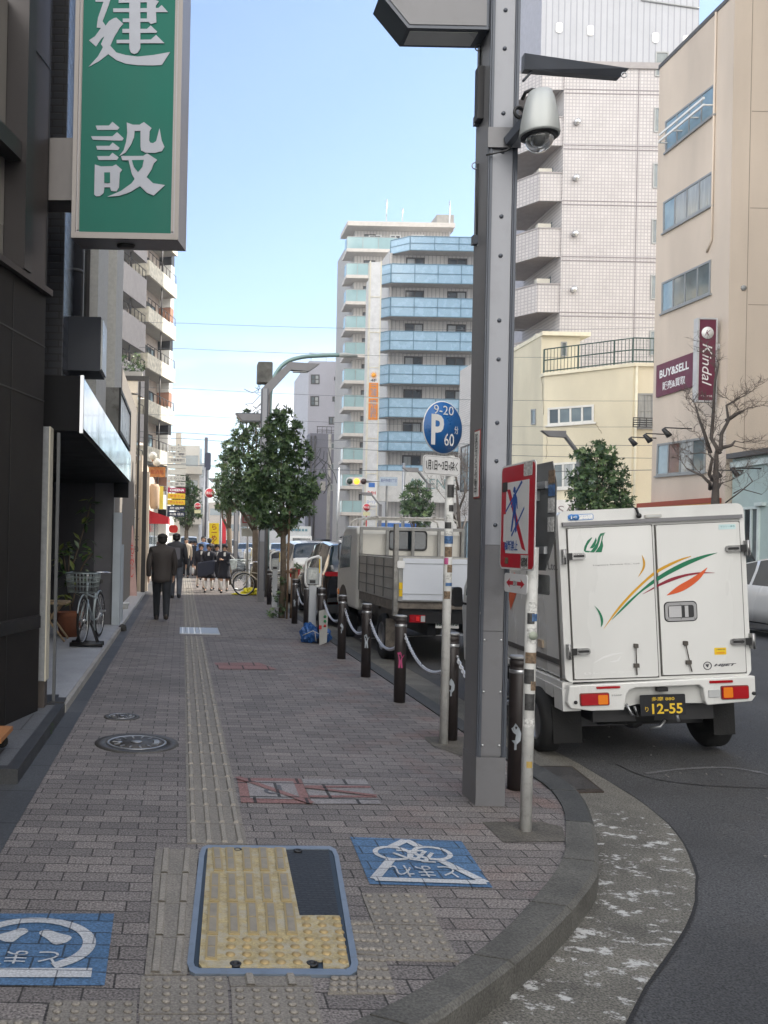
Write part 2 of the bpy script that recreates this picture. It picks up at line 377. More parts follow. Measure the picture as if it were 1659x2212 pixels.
# gutter strip of stained concrete with white paint spatter
def gutter_mat():
    m = mat('gutter_concrete', (.15, .142, .122), .88, var=.35, vs=3.5, fine=.6, bump=.7, bs=120, dirt=.35)
    n, l = m.node_tree.nodes, m.node_tree.links; b = n['Principled BSDF']
    src = b.inputs['Base Color'].links[0].from_socket
    g = n.new('ShaderNodeNewGeometry')
    mpp = n.new('ShaderNodeMapping'); mpp.inputs['Rotation'].default_value = (0, 0, .15); mpp.inputs['Scale'].default_value = (7, 9.5, 1); l.new(g.outputs['Position'], mpp.inputs[0])
    t = n.new('ShaderNodeTexNoise'); t.inputs['Scale'].default_value = 1.25; t.inputs['Detail'].default_value = 9; t.inputs['Roughness'].default_value = .74; t.inputs['Distortion'].default_value = .15
    l.new(mpp.outputs[0], t.inputs[0])
    s = n.new('ShaderNodeSeparateXYZ'); l.new(g.outputs['Position'], s.inputs[0])
    yy = n.new('ShaderNodeMapRange'); yy.inputs[1].default_value = 6.2; yy.inputs[2].default_value = 5.2; yy.inputs[3].default_value = -.2; yy.inputs[4].default_value = .0; l.new(s.outputs[1], yy.inputs[0])
    ad = n.new('ShaderNodeMath'); ad.operation = 'ADD'; l.new(t.outputs[0], ad.inputs[0]); l.new(yy.outputs[0], ad.inputs[1])
    r = n.new('ShaderNodeMapRange'); r.inputs[1].default_value = .55; r.inputs[2].default_value = .6; r.inputs[4].default_value = .88; l.new(ad.outputs[0], r.inputs[0])
    mm = n.new('ShaderNodeMix'); mm.data_type = 'RGBA'; l.new(r.outputs[0], mm.inputs[0]); l.new(src, mm.inputs[6]); mm.inputs[7].default_value = (.55, .55, .53, 1)
    l.new(mm.outputs[2], b.inputs['Base Color']); return m
GM = gutter_mat()
mb = MB(); z0 = -.108; random.seed(3)
Gj = [V((p.x+random.uniform(-.005, .005), p.y+random.uniform(-.005, .005), 0)) if i > 5 else p for i, p in enumerate(Gq)]
for i in range(n-1):
    a, b, c, e = B[i], Gj[i], Gj[i+1], B[i+1]
    mb.add([(a.x, a.y, z0), (b.x, b.y, z0), (c.x, c.y, z0), (e.x, e.y, z0), (b.x, b.y, z0-.06), (c.x, c.y, z0-.06)], [[0, 1, 2, 3], [1, 4, 5, 2]])
struct(mb, 'gutter', GM)
# tarred joint along gutter
mb = MB(); tar = mat('tar', (.015, .015, .016), .7, bump=.5, bs=90, fine=.3)
for i in range(n-1):
    o1 = (Gj[i]-B[i]).normalized(); o2 = (Gj[i+1]-B[i+1]).normalized(); w1 = random.uniform(.012, .035) if i > 5 else .02
    a, e = Gj[i]+o1*.0, Gj[i+1]+o2*.0; b, c = Gj[i]+o1*(.024+.004*sin(i*1.7)+.003*sin(i*.9)), Gj[i+1]+o2*(.024+.004*sin((i+1)*1.7)+.003*sin((i+1)*.9))
    mb.poly([(a.x, a.y, -.1115), (b.x, b.y, -.1135), (c.x, c.y, -.1135), (e.x, e.y, -.1115)])
struct(mb, 'road_joint', tar)
# storm grating in the gutter
dg = thing('drain_cover', 'dark steel drain cover let into the gutter beside the lorry', 'drain cover', G(1245, 1700, -.1))
pg = [G(1150, 1655, -.1), G(1236, 1655, -.1), G(1305, 1710, -.1), G(1237, 1712, -.1)]
mb = MB(); mb.prism([p+V((0, 0, .002)) for p in pg], (0, 0, -.03)); mb.build('frame', mat('iron_rusty', (.07, .055, .045), .7, .4, .3, 12, fine=.3), dg)
mb = MB(); cpt = sum(pg, V((0, 0, 0)))/4
mb.prism([cpt+(p-cpt)*.86+V((0, 0, .006)) for p in pg], (0, 0, -.003)); mb.build('lid', mat('iron', (.09, .085, .08), .6, .5, .25, 8, fine=.4), dg)
# slate strip by the shops, across joints
sl = brick_mat('slate_strip', (.045, .048, .052), (.07, .072, .075), (.012, .012, .012), 3, .6, .006, bump=.3, fine=.25, rough=.6, off0=(1.2, .1, 0))
struct(MB().poly([(-1.13, 4.2, .005), (-.86, 4.2, .005), (-.86, 60, .005), (-1.13, 60, .005)]), 'edge_strip', sl)
# opposite footway
mb = MB(); mb.box(14.35, 14.5, -20, 200, -.3, .05); struct(mb, 'kerb', kst2)
mb = MB(); mb.box(14.5, 60, -40, 260, -.3, .04); struct(mb, 'pavement', pav2)
# road markings: parking bay lines, lane line
mkm = mat('road_paint', (.62, .62, .6), .7, var=.3, vs=6, fine=.3, dirt=.5)
def mark(x0, x1, y0, y1):
    xx = [x for x in (x0, 3.1, 4.7, 8.5, 12.5, x1) if x0 <= x <= x1]
    mb = MB()
    for a, b in zip(xx, xx[1:]): mb.poly([(a, y0, zroad(a)+.004), (b, y0, zroad(b)+.004), (b, y1, zroad(b)+.004), (a, y1, zroad(a)+.004)])
    return mb
for (x0, x1, y0, y1) in ((3.15, 5.3, 9.45, 9.55), (3.15, 3.5, 8.0, 8.1), (3.15, 5.3, 15.2, 15.3), (3.15, 5.3, 20.4, 20.5), (10.9, 11.05, 9, 14.), (11.3, 11.42, 14.5, 20), (8.4, 8.52, 19, 24), (8.4, 8.52, 30, 35), (8.4, 8.52, 41, 46)):
    struct(mark(x0, x1, y0, y1), 'road_marking', mkm)
for k in range(9): struct(mark(3.4+k*1.15, 4.0+k*1.15, 62, 66), 'road_marking', mkm)
# road joints and repairs
random.seed(12)
def rline(pts, w, m_, dz=.004):
    P = smooth_poly([G(x, y, -.1) for x, y in pts], 6); mb = MB()
    for i in range(len(P)-1):
        d = P[i+1]-P[i]; s_ = V((-d.y, d.x, 0)).normalized()*w*random.uniform(.6, 1.2); q = [P[i]-s_, P[i+1]-s_, P[i+1]+s_, P[i]+s_]; mb.poly([V((p.x, p.y, zroad(p.x)+dz)) for p in q])
    struct(mb, 'road_joint', m_)
rline([(1395, 1672), (1480, 1668), (1580, 1672), (1665, 1690)], .022, mat('worn_joint', (.12, .12, .125), .85, fine=.5, dirt=.3))
rline([(1330, 1650), (1400, 1680), (1520, 1702), (1665, 1716)], .007, tar)
mb = MB()
for k in range(160):
    x_, y_ = random.uniform(3.2, 6), random.uniform(3.2, 9); r_ = random.uniform(.004, .012); mb.lathe([(r_, .0), (r_*.7, r_*.5), (0, r_*.6)], (x_, y_, zroad(x_)), 5)
struct(mb, 'road_grit', mat('grit', (.16, .155, .15), .9, var=.4, vs=40))
# ---- tactile paving
tl = mat('tactile_concrete', (.2, .184, .162), .85, var=.14, vs=4, fine=.3, bump=.3, bs=90)
tl2 = mat('tactile_bar', (.25, .23, .2), .8, var=.16, vs=6, fine=.25); tl3 = mat('tactile_dot', (.225, .205, .178), .8, var=.2, vs=6, fine=.3)
gap = .009
def bar(mb, x, y0, y1, z, w=.017, h=.011):
    mb.add([(x-w, y0, z), (x+w, y0, z), (x+w, y1, z), (x-w, y1, z), (x-w*.6, y0+.01, z+h), (x+w*.6, y0+.01, z+h), (x+w*.6, y1-.01, z+h), (x-w*.6, y1-.01, z+h)],
           [[4, 5, 6, 7], [0, 1, 5, 4], [1, 2, 6, 5], [2, 3, 7, 6], [3, 0, 4, 7]])
def dots(mb, x0, x1, y0, y1, z, nx, ny, r=.016, h=.006):
    for i in range(nx):
        for j in range(ny):
            mb.lathe([(r, 0), (r*.8, h*.7), (r*.45, h)], (x0+(x1-x0)*(i+.5)/nx, y0+(y1-y0)*(j+.5)/ny, z), 8)
y = G(470, 1825).y; xl, xr = G(402, 1825).x, G(536, 1825).x
mb = MB(); k = 0; T = .31
while y+T < 60:
    if not 13.9 < y+T/2 < 14.75:
        w = (xr-xl)
        mb.m(tl).box(xl+gap/2, xr-gap/2, y+gap/2, y+T-gap/2, -.01, .006)
        if y < 34:
            for q in range(4): mb.m(tl2); bar(mb, xl+w*(q+.5)/4, y+.02, y+T-.02, .006)
    y += T; k += 1
struct(mb, 'tactile_path')
def tile(mb, px, kind, nn=5):
    P = [G(*p) for p in px]; c = sum(P, V((0, 0, 0)))/4
    P = [c+(p-c)*.985 for p in P]
    mb.m(tl).prism([p+V((0, 0, .007)) for p in P], (0, 0, -.02)); mb.m(tl2)
    def bi(s, t): return (P[0].lerp(P[1], s)).lerp(P[3].lerp(P[2], s), t)+V((0, 0, .007))
    if kind == 'd':
        mb.m(tl3)
        for i in range(nn):
            for j in range(nn): mb.lathe([(.0165, 0), (.0135, .005), (.008, .0075)], bi((i+.5)/nn, (j+.5)/nn), 8)
    else:
        for i in range(kind):
            s = (i+.5)/kind if kind > 2 else (.25, .75)[i]
            a, b = bi(s, .05), bi(s, .95); mb.add([a-V((.018, 0, 0)), a+V((.018, 0, 0)), b+V((.018, 0, 0)), b-V((.018, 0, 0)), a+V((-.011, .008, .01)), a+V((.011, .008, .01)), b+V((.011, -.008, .01)), b+V((-.011, -.008, .01))], [[4, 5, 6, 7], [0, 1, 5, 4], [1, 2, 6, 5], [2, 3, 7, 6], [3, 0, 4, 7]])
def z5(x, y): return (x/1.106/1.8228, (2900+y/1.106)/1.8228)
def z6(x, y): return ((1300+x/.9623)/1.8228, (2900+y/.9623)/1.8228)
mb = MB()
yy = [495, 607, 735, 882, 1045]; xa = [677, 666, 656, 645, 628]; xb = [866, 856, 846, 834, 815]
for i in range(4): tile(mb, [z5(xa[i], yy[i]), z5(xb[i], yy[i]), z5(xb[i+1], yy[i+1]), z5(xa[i+1], yy[i+1])], 2)
tile(mb, [z5(612, 1050), z5(990, 1050), z5(1002, 1216), z5(600, 1216)], 'd')
tile(mb, [z5(605, 1220), z5(1002, 1220), z5(1014, 1400), z5(592, 1400)], 'd')
tile(mb, [z5(1003, 1097), z5(1366, 1097), z5(1412, 1262), z5(1010, 1262)], 'd')
tile(mb, [z5(992, 1052), z5(1356, 1052), z5(1366, 1094), z5(1000, 1094)], 2)
tile(mb, [z5(216, 1157), z5(600, 1157), z5(592, 1330), z5(184, 1330)], 'd')
tile(mb, [z5(-160, 1240), z5(190, 1240), z5(160, 1420), z5(-200, 1420)], 'd')
tile(mb, [z6(116, 597), z6(360, 597), z6(418, 722), z6(162, 716)], 'd')
tile(mb, [z6(163, 718), z6(419, 724), z6(492, 856), z6(205, 850)], 'd')
tile(mb, [z6(75, 700), z6(155, 700), z6(205, 835), z6(98, 828)], 'd', 4)
tile(mb, [z6(98, 833), z6(205, 838), z6(252, 978), z6(104, 978)], 'd', 4)
tile(mb, [z6(2, 840+75), z6(100, 915), z6(104, 978), z6(-10, 978)], 'd', 3)
struct(mb, 'tactile_path')
# ---- painted signs on the pavers (real paint sheets)
BP = brick_mat('blue_ground_paint', (.05, .115, .215), (.075, .15, .265), (.03, .05, .08), .207, .1035, .0045, bump=.6, big=.12, fine=.3, rough=.7, smooth=.3)
WP = brick_mat('white_ground_paint', (.4, .42, .44), (.47, .48, .49), (.17, .18, .2), .207, .1035, .0035, bump=.4, big=.12, fine=.2, rough=.7, smooth=.3)
def gpoly(px, z, zf=None, conv=None):
    return [G(*(conv(*p) if conv else p))+V((0, 0, z)) for p in px]
struct(MB().poly(gpoly([(75, 383), (497, 398), (616, 575), (150, 562)], .004, conv=z6)), 'pavement_marking', BP)
mb = MB()
GZ = [0]
def gstrip(mb, a, b, w, z=.008):
    GZ[0] += 1; z += .00025*(GZ[0] % 9)
    d = (b-a); n2 = V((-d.y, d.x, 0)).normalized()*w/2; mb.poly([a-n2+V((0, 0, z)), b-n2+V((0, 0, z)), b+n2+V((0, 0, z)), a+n2+V((0, 0, z))])
gz = lambda x, y: G(*z6(x, y))
for a, b in (((286, 398), (232, 424)), ((286, 398), (340, 424)), ((232, 470), (168, 546)), ((168, 546), (590, 560)), ((590, 560), (418, 476))):
    gstrip(mb, gz(*a), gz(*b), .045)
for cx in (238, 386):
    c = gz(cx, 447); mb.torus(c+V((0, 0, .0045)), .085, .004, (0, 0, 1), 20, 4); 
    for k in range(24):
        w0, w1 = 2*pi*k/24, 2*pi*(k+1)/24
        mb.poly([c+V((cos(w0)*.075, sin(w0)*.075, .008)), c+V((cos(w0)*.1, sin(w0)*.1, .008)), c+V((cos(w1)*.1, sin(w1)*.1, .008)), c+V((cos(w1)*.075, sin(w1)*.075, .008))])
for a, b in (((238, 447), (300, 470)), ((300, 470), (300, 440)), ((300, 440), (355, 440)), ((300, 470), (372, 478)), ((300, 440), (250, 436)), ((386, 447), (360, 478)), ((330, 470), (360, 440)), ((345, 480), (400, 482)), ((300, 462), (330, 470))):
    gstrip(mb, gz(*a), gz(*b), .02)
cc = gz(355, 519); tmesh(mb, 'とまれ', cc, (-1, .0, 0), (0, -1, 0), (gz(478, 520)-gz(240, 520)).length, gz(355, 498).y-gz(355, 542).y, thick=.0105)
struct(mb, 'pavement_marking', WP)
# left stop mark
struct(MB().poly(gpoly([(-420, 775), (497, 775), (455, 1088), (-500, 1092)], .004, conv=z5)), 'pavement_marking', BP)
mb = MB(); g5 = lambda x, y: G(*z5(x, y))
cc = (g5(150, 797)+g5(140, 1035))/2; cc = V((g5(140, 910).x, cc.y, 0)); RX = (g5(425, 905)-g5(140, 905)).length; 
RY = (g5(150, 797).y-g5(140, 1035).y)/2
cc.x -= RX*.03
K = 48
for k in range(K):
    w0, w1 = 2*pi*k/K-.35*0, 2*pi*(k+1)/K
    if -2.0 < ((w0+pi) % (2*pi))-pi < -1.1: continue
    q = .80
    mb.poly([cc+V((cos(w0)*RX*q, sin(w0)*RY*q, .008)), cc+V((cos(w0)*RX, sin(w0)*RY, .008)), cc+V((cos(w1)*RX, sin(w1)*RY, .008)), cc+V((cos(w1)*RX*q, sin(w1)*RY*q, .008))])
mb.poly(gpoly([(-200, 1018), (402, 1018), (396, 1058), (-220, 1058)], .0085, conv=z5))
for cx, cy, s in ((60, 868, -1), (235, 876, 1)):
    c = g5(cx, cy); a = g5(cx-62*s*-1 if False else cx+55*s, cy+28); b = g5(cx-55*s, cy-22)
    d = (a-b); nn = V((-d.y, d.x, 0)).normalized(); pts = []
    for k in range(20):
        t = 2*pi*k/20; u = (cos(t)+1)/2; wd = .045+.035*u-.03*sin(u*pi)
        pts.append(b+d*u+nn*(wd*sin(t))+V((0, 0, .008)))
    mb.poly(pts)
tmesh(mb, 'とまれ', g5(60, 972), (-1, 0, 0), (0, -1, 0), (g5(255, 972)-g5(-135, 972)).length, g5(60, 945).y-g5(60, 1002).y, thick=.0105)
struct(mb, 'pavement_marking', WP)
# faded no-parking plates painted on the pavers
fw = brick_mat('faded_white_paint', (.2, .19, .19), (.235, .22, .22), (.04, .04, .04), .31, .31, .01, bump=.4, fine=.3, rough=.8)
fr = brick_mat('faded_red_paint', (.19, .1, .095), (.22, .12, .11), (.04, .03, .03), .31, .31, .01, bump=.4, fine=.3, rough=.8)
def plate(px, conv, ins=.07):
    P = [G(*conv(*p)) for p in px]; up = V((0, 0, 1))
    struct(MB().poly([p+up*.0045 for p in P]), 'pavement_marking', fr)
    c = sum(P, V((0, 0, 0)))/4
    struct(MB().poly([c+(p-c)*(1-ins*4)+up*.0075 for p in P]), 'pavement_marking', fw); return P, c
P, c = plate([(1032, 182), (1310, 186), (1358, 296), (1050, 290)], z5)
mb = MB(); gstrip(mb, P[0], P[2], .05, .0095); struct(mb, 'pavement_marking', fr)
mb = MB(); tmesh(mb, 'P', c, (-1, 0, 0), (0, -1, 0), .12, .2, thick=.0095); struct(mb, 'pavement_marking', mat('faded_grey_paint', (.1, .1, .11), .8, fine=.3))
P = [g5(1313, 187), g5(1592, 190), g5(1660, 296), g5(1362, 296)]
struct(MB().poly([p+V((0, 0, .0045)) for p in P]), 'pavement_marking', fw)
mb = MB(); a, b, cq, d = P
for t0, t1 in ((.3, .38), (.7, .78)):
    mb.poly([a.lerp(d, t0)+V((0, 0, .0075)), b.lerp(cq, t0)+V((0, 0, .0075)), b.lerp(cq, t1)+V((0, 0, .0075)), a.lerp(d, t1)+V((0, 0, .0075))])
gstrip(mb, a.lerp(d, .38), b.lerp(cq, .72), .04, .0095)
struct(mb, 'pavement_marking', fr)
P = [G(462, 1432), G(560, 1432), G(600, 1447), G(474, 1447)]; struct(MB().poly([p+V((0, 0, .0045)) for p in P]), 'pavement_marking', fr)
# repair patch of plain mortar round the sign pole, others
rp_ = mat('mortar_patch', (.1, .092, .08), .9, var=.3, vs=6, fine=.35, bump=.4)
struct(MB().poly(gpoly([(575, 325), (800, 325), (880, 345), (893, 400), (655, 402)], .004, conv=z6)), 'pavement_patch', rp_)
struct(MB().poly([G(*p)+V((0, 0, .004)) for p in ((915, 1592), (1012, 1592), (1012, 1640), (935, 1612))]), 'pavement_patch', rp_)
# ---- utility cover (yellow tactile insert)
uc = thing('utility_cover', 'large rectangular cover with worn yellow tactile insert and blue steel rim', 'utility cover', g5(1180, 770))
gb = lambda x, y, z=0: g5(x, y)+V((0, 0, z))
rim = [(905, 482), (1438, 487), (1462, 500), (1475, 530), (1560, 1000), (1553, 1035), (1528, 1052), (850, 1047), (826, 1035), (814, 1000), (868, 520), (880, 492)]
ri2 = [(912, 495), (1428, 500), (1446, 508), (1456, 532), (1530, 1000), (1524, 1018), (1505, 1026), (868, 1022), (848, 1014), (843, 995), (890, 525), (898, 500)]
bs = mat('blue_grey_steel', (.19, .23, .28), .45, .4, .2, 6, dirt=.3)
mb = MB(); R1 = [gb(*p, .012) for p in rim]; R2 = [gb(*p, .012) for p in ri2]; nn = len(R1)
for i in range(nn):
    j = (i+1) % nn
    mb.poly([R1[i], R1[j], R2[j], R2[i]]); mb.poly([R1[j], R1[i], R1[i]-V((0, 0, .02)), R1[j]-V((0, 0, .02))]); mb.poly([R2[i], R2[j], R2[j]-V((0, 0, .02)), R2[i]-V((0, 0, .02))])
mb.build('rim', bs, uc)
c2 = sum(R2, V((0, 0, 0)))/nn
MB().prism([c2+(p-c2)*1.005-V((0, 0, .006)) for p in R2], (0, 0, -.02)).build('bed', mat('dark_blue_steel', (.03, .045, .06), .5, .5), uc)
ye = mat('worn_yellow', (.38, .31, .165), .75, var=.25, vs=18, fine=.2, bump=.5, bs=70)
n_, l_ = ye.node_tree.nodes, ye.node_tree.links; b_ = n_['Principled BSDF']; sx = b_.inputs['Base Color'].links[0].from_socket
gg = n_.new('ShaderNodeNewGeometry'); tt = n_.new('ShaderNodeTexNoise'); tt.inputs['Scale'].default_value = 14; tt.inputs['Detail'].default_value = 8; tt.inputs['Roughness'].default_value = .7; l_.new(gg.outputs['Position'], tt.inputs[0])
rr_ = n_.new('ShaderNodeMapRange'); rr_.inputs[1].default_value = .46; rr_.inputs[2].default_value = .6; rr_.inputs[4].default_value = .85; l_.new(tt.outputs[0], rr_.inputs[0])
mm_ = n_.new('ShaderNodeMix'); mm_.data_type = 'RGBA'; l_.new(rr_.outputs[0], mm_.inputs[0]); l_.new(sx, mm_.inputs[6]); mm_.inputs[7].default_value = (.38, .35, .275, 1); l_.new(mm_.outputs[2], b_.inputs['Base Color'])
yp = [(905, 497), (1243, 497), (1304, 793), (1478, 793), (1520, 1010), (1500, 1022), (1408, 1022), (1405, 990), (1345, 990), (1350, 1022), (1046, 1022), (1042, 992), (1010, 992), (1008, 1022), (880, 1022), (866, 1005)]
mb = MB(); mb.prism([gb(*p, .014) for p in yp], (0, 0, -.014)); mb.build('yellow_insert', ye, uc)
bp = brick_mat('black_tread', (.018, .018, .019), (.03, .03, .03), (.008, .008, .008), .05, .025, .006, bump=1.4, fine=.3, rough=.55)
MB().prism([gb(*p, .008) for p in [(1245, 500), (1430, 500), (1476, 790), (1306, 790)]], (0, 0, -.012)).build('black_tread_plate', bp, uc)
br = mat('rib_grey', (.25, .22, .17), .6, var=.2, vs=20); go = mat('rib_edge', (.34, .265, .13), .7)
cols = [[(942, 500), (952, 600), (937, 612), (933, 735), (930, 742), (925, 880)], [(1000, 500), (1008, 600), (1008, 612), (1013, 735), (1015, 742), (1020, 880)],
        [(1073, 500), (1080, 600), (1083, 612), (1090, 735), (1096, 742), (1105, 880)], [(1145, 500), (1153, 600), (1157, 612), (1167, 735), (1176, 742), (1187, 880)], [(1215, 500), (1225, 600), (1232, 612), (1248, 735), (1257, 742), (1272, 880)]]
def rib(a, b, par=uc):
    a, b = gb(*a), gb(*b); d = (b-a); s = V((-d.y, d.x, 0)).normalized()
    mb = MB(); mb.m(go).prism([a-s*.022+V((0, 0, .02)), b-s*.022+V((0, 0, .02)), b+s*.022+V((0, 0, .02)), a+s*.022+V((0, 0, .02))], (0, 0, -.008))
    a2, b2 = a.lerp(b, .06), b.lerp(a, .06)
    for u, v in ((0, .47), (.53, 1)):
        p, q = a2.lerp(b2, u), a2.lerp(b2, v)
        mb.m(br).prism([p-s*.014+V((0, 0, .023)), q-s*.014+V((0, 0, .023)), q+s*.014+V((0, 0, .023)), p+s*.014+V((0, 0, .023))], (0, 0, -.004))
    mb.build('rib', None, par)
for c_ in cols:
    for i in (0, 2, 4): rib(c_[i], c_[i+1])
rib((923, 890), (918, 990))
dm = mat('brass_stud', (.38, .28, .13), .5, .2, .2, 20)
for (x0, x1, y, nn) in ((1007, 1283, 900, 5), (1005, 1285, 931, 5), (1003, 1290, 965, 5), (1080, 1296, 999, 4), (1330, 1465, 806, 3), (1335, 1470, 836, 3), (1340, 1478, 866, 3), (1346, 1484, 898, 3), (1350, 1487, 930, 3), (1352, 1490, 960, 3), (1425, 1494, 995, 2)):
    for i in range(nn):
        p = gb(x0+(x1-x0)*i/(nn-1), y, .012); MB().lathe([(.02, 0), (.017, .005), (.009, .0085), (0, .009)], p, 10).build('stud', dm, uc)
for (x, y) in ((1034, 503), (1297, 507), (1026, 1005), (1360, 1003)):
    MB().lathe([(.022, 0), (.022, .007), (.012, .007), (.011, -.005)], gb(x, y, .008), 12).build('bolt', BLK, uc)
# ---- round manhole covers
def manhole(px, rw, label, small=False):
    c = G(*px); t = thing('manhole_cover', label, 'manhole cover', c, 'round manhole covers in the footway')
    MB().lathe([(rw, -.01), (rw, .006), (rw*.73, .007), (rw*.73, -.01)], c, 40).build('surround', mat('iron', (.09, .085, .08), .6, .5), t)
    MB().lathe([(rw*.73, .008), (rw*.70, .013), (rw*.66, .013), (rw*.655, .008)], c, 40).build('ring', mat('worn_iron', (.35, .35, .35), .4, .8, .1), t)
    mb = MB(); mb.lathe([(rw*.655, -.01), (rw*.655, .009), (0, .010)], c, 36)
    mb.m(mat('iron', 0)).lathe([(rw*.15, .011), (rw*.14, .014), (0, .014)], c, 16)
    mb.build('lid', mat('iron', 0), t)
    MB().lathe([(rw*.14, .0145), (rw*.1, .0165), (0, .0165)], c, 14).build('hub', mat('worn_iron', 0), t); MB().lathe([(rw*.09, .009), (rw*.07, .013), (0, .013)], c+V((-rw*.42, 0, 0)), 10).build('key_hole', mat('worn_iron', 0), t)
    for k in range(14):
        a = 2*pi*k/14; MB().bbox(c+V((cos(a)*rw*.5, sin(a)*rw*.5, .012)), V((cos(a), sin(a), 0))*rw*.07, V((-sin(a), cos(a), 0))*rw*.02, (0, 0, .003)).build('relief', mat('worn_iron', 0), t)
    MB().bbox(c+V((rw*.48, 0, .013)), (rw*.06, 0, 0), (0, rw*.16, 0), (0, 0, .003)).build('crest', mat('worn_iron', 0), t)
manhole((295, 1606), (G(385, 1606)-G(295, 1606)).length, 'large round iron manhole cover in the brick footway left of the tactile strip')
manhole((263, 1549), (G(302, 1549)-G(263, 1549)).length, 'small round iron valve cover just beyond the large manhole')
g0 = thing('drain_grate', 'narrow steel drain grating crossing the tactile strip far along the footway', 'drain grate', G(430, 1364))
a = G(388, 1370); b = G(470, 1358)
MB().box(a.x, b.x, a.y, b.y, .0, .012).build('frame', STEEL, g0)
mb = MB()
for k in range(20):
    x = a.x+(b.x-a.x)*(k+.5)/20
    mb.m(WHT if k < 11 and k % 3 == 1 else STEEL).box(x-.012, x+.012, a.y+.03, b.y-.03, .0115, .018)
mb.build('bars', None, g0)
# ================================================================ BUILDINGS
def Z1(x, y): return ((x/1.3554+1800)/1.8228, y/1.3554/1.8228)
def Z2(x, y): return ((x/1.62+2000)/1.8228, (y/1.62+1250)/1.8228)
def Z5(x, y): return ((x/2.949+250)/1.8228, (y/2.949+950)/1.8228)
def Z8(x, y): return ((x/2.0107+1250)/1.8228, (y/2.0107+800)/1.8228)
def Z9(x, y): return ((x/2.765+900)/1.8228, (y/2.765+1350)/1.8228)
def ZL(x, y): return (x/1.8433/1.8228, (y/1.8433+1000)/1.8228)
def quadn(P):
    n = (P[1]-P[0]).cross(P[3]-P[0]).normalized()
    return n if n.dot(P[0]-C0) < 0 else -n
def panes(name, P, par, frame, glass, nx=2, ny=1, fw=.05, out=.04, sill=None, label=None, widths=None):
    """window: P = 4 corners (TL,TR,BR,BL) on the wall; frame proud of the wall, glass set into it"""
    n = quadn(P); e = [p for p in P]
    r = (P[1]-P[0]); w = r.length; r = r/w; d = (P[3]-P[0]); h = d.length; d = d/h
    def q(s, t, o): return P[0].lerp(P[1], s).lerp(P[3].lerp(P[2], s), t)+n*o
    mb = MB(); mb.m(frame)
    def slab(s0, s1, t0, t1, o0, o1): mb.prism([q(s0, t0, o0), q(s1, t0, o0), q(s1, t1, o0), q(s0, t1, o0)], n*(o1-o0))
    fx, fy = fw/w, fw/h
    slab(0, 1, 0, fy, -.02, out); slab(0, 1, 1-fy, 1, -.02, out); slab(0, fx, fy, 1-fy, -.02, out); slab(1-fx, 1, fy, 1-fy, -.02, out)
    for i in range(1, nx): s = i/nx; slab(s-fx*.45, s+fx*.45, fy, 1-fy, -.02, out*.8)
    for i in range(1, ny): s = i/ny; slab(fx, 1-fx, s-fy*.4, s+fy*.4, -.02, out*.7)
    if sill: slab(-fx, 1+fx, 1, 1+fy*.8, -.02, out+.04)
    f = mb.build(name, None, par, label=label)
    mb = MB(); gl = glass if isinstance(glass, list) else [glass]
    for i in range(nx):
        mb.m(gl[i % len(gl)]); s0, s1 = i/nx+fx*.4, (i+1)/nx-fx*.4
        mb.prism([q(s0, fy*.8, -.01), q(s1, fy*.8, -.01), q(s1, 1-fy*.8, -.01), q(s0, 1-fy*.8, -.01)], n*.018)
    g = mb.build('pane', None, f if True else par)
    return f
def reloc(child, par): pass
def rect(conv, x0, y0, x1, y1, fn): return [fn(*conv(x0, y0)), fn(*conv(x1, y0)), fn(*conv(x1, y1)), fn(*conv(x0, y1))]
CUR = mat('curtain_glass', (.33, .35, .35), .12, 0, .25, 9, spec=.9, streak=.1)
MID = mat('mid_glass', (.1, .13, .14), .07, 0, .3, 2, spec=.9)
BLU = mat('sky_glass', (.22, .32, .38), .08, 0, .2, 2, spec=.9)
WF = mat('window_frame_grey', (.3, .31, .31), .5, .3)
DF = mat('window_frame_dark', (.035, .03, .028), .5)
# --- beige office block (signs of the clothes shop)
beige = mat('beige_render', (.6, .51, .42), .88, var=.14, vs=.7, fine=.06, bump=.12, bs=35, streak=.25)
T = thing('office_building', 'beige rendered office block with maroon buy and sell signs on its street wall', 'building', (17, 27, 0))
KX, KY0 = 16.8, 27.0
yb = WX(1418, 500, KX).y; top = WX(1424, 150, KX).z
mb = MB(); mb.box(KX, 32, KY0, yb, -.1, top); mb.build('wall', beige, T)
mb = MB(); mb.box(KX-.03, 32.03, KY0-.03, yb+.03, top, top+.14); mb.build('parapet_cap', mat('dark_coping', (.1, .1, .1), .7), T)
fk = lambda x, y: WX(x, y, KX)
for i, (q, gl) in enumerate((([(1113, 650), (1378, 445), (1375, 610), (1115, 815)], [BLU, BLU, BLU, BLU]), ([(1103, 1080), (1366, 912), (1362, 1095), (1102, 1245)], [BLU, CUR, CUR, CUR]), ([(1095, 1510), (1357, 1385), (1353, 1568), (1093, 1675)], [BLU, MID, MID, MID]))):
    P = [fk(*Z1(*p)) for p in q]; f = panes('window', P, T, WF, gl, 4, 1, .07, .03, sill=True)
    if i == 0:
        mb = MB()
        for o in (.0, .22):
            a = P[3]+V((-.3, -.1, .35+o)); b = P[2]+V((-.3, .1, .35+o)); mb.bbox((a+b)/2, (b-a)/2, (.025, 0, 0), (0, 0, .035))
        for t in (0.02, .35, .68, .98):
            a = P[3].lerp(P[2], t); mb.box(a.x-.32, a.x, a.y-.02, a.y+.02, a.z+.3, a.z+.34)
        mb.build('guard_rail', WHT, T)
P = [fk(*Z2(*p)) for p in [(957, 808), (1268, 762), (1262, 985), (950, 1012)]]
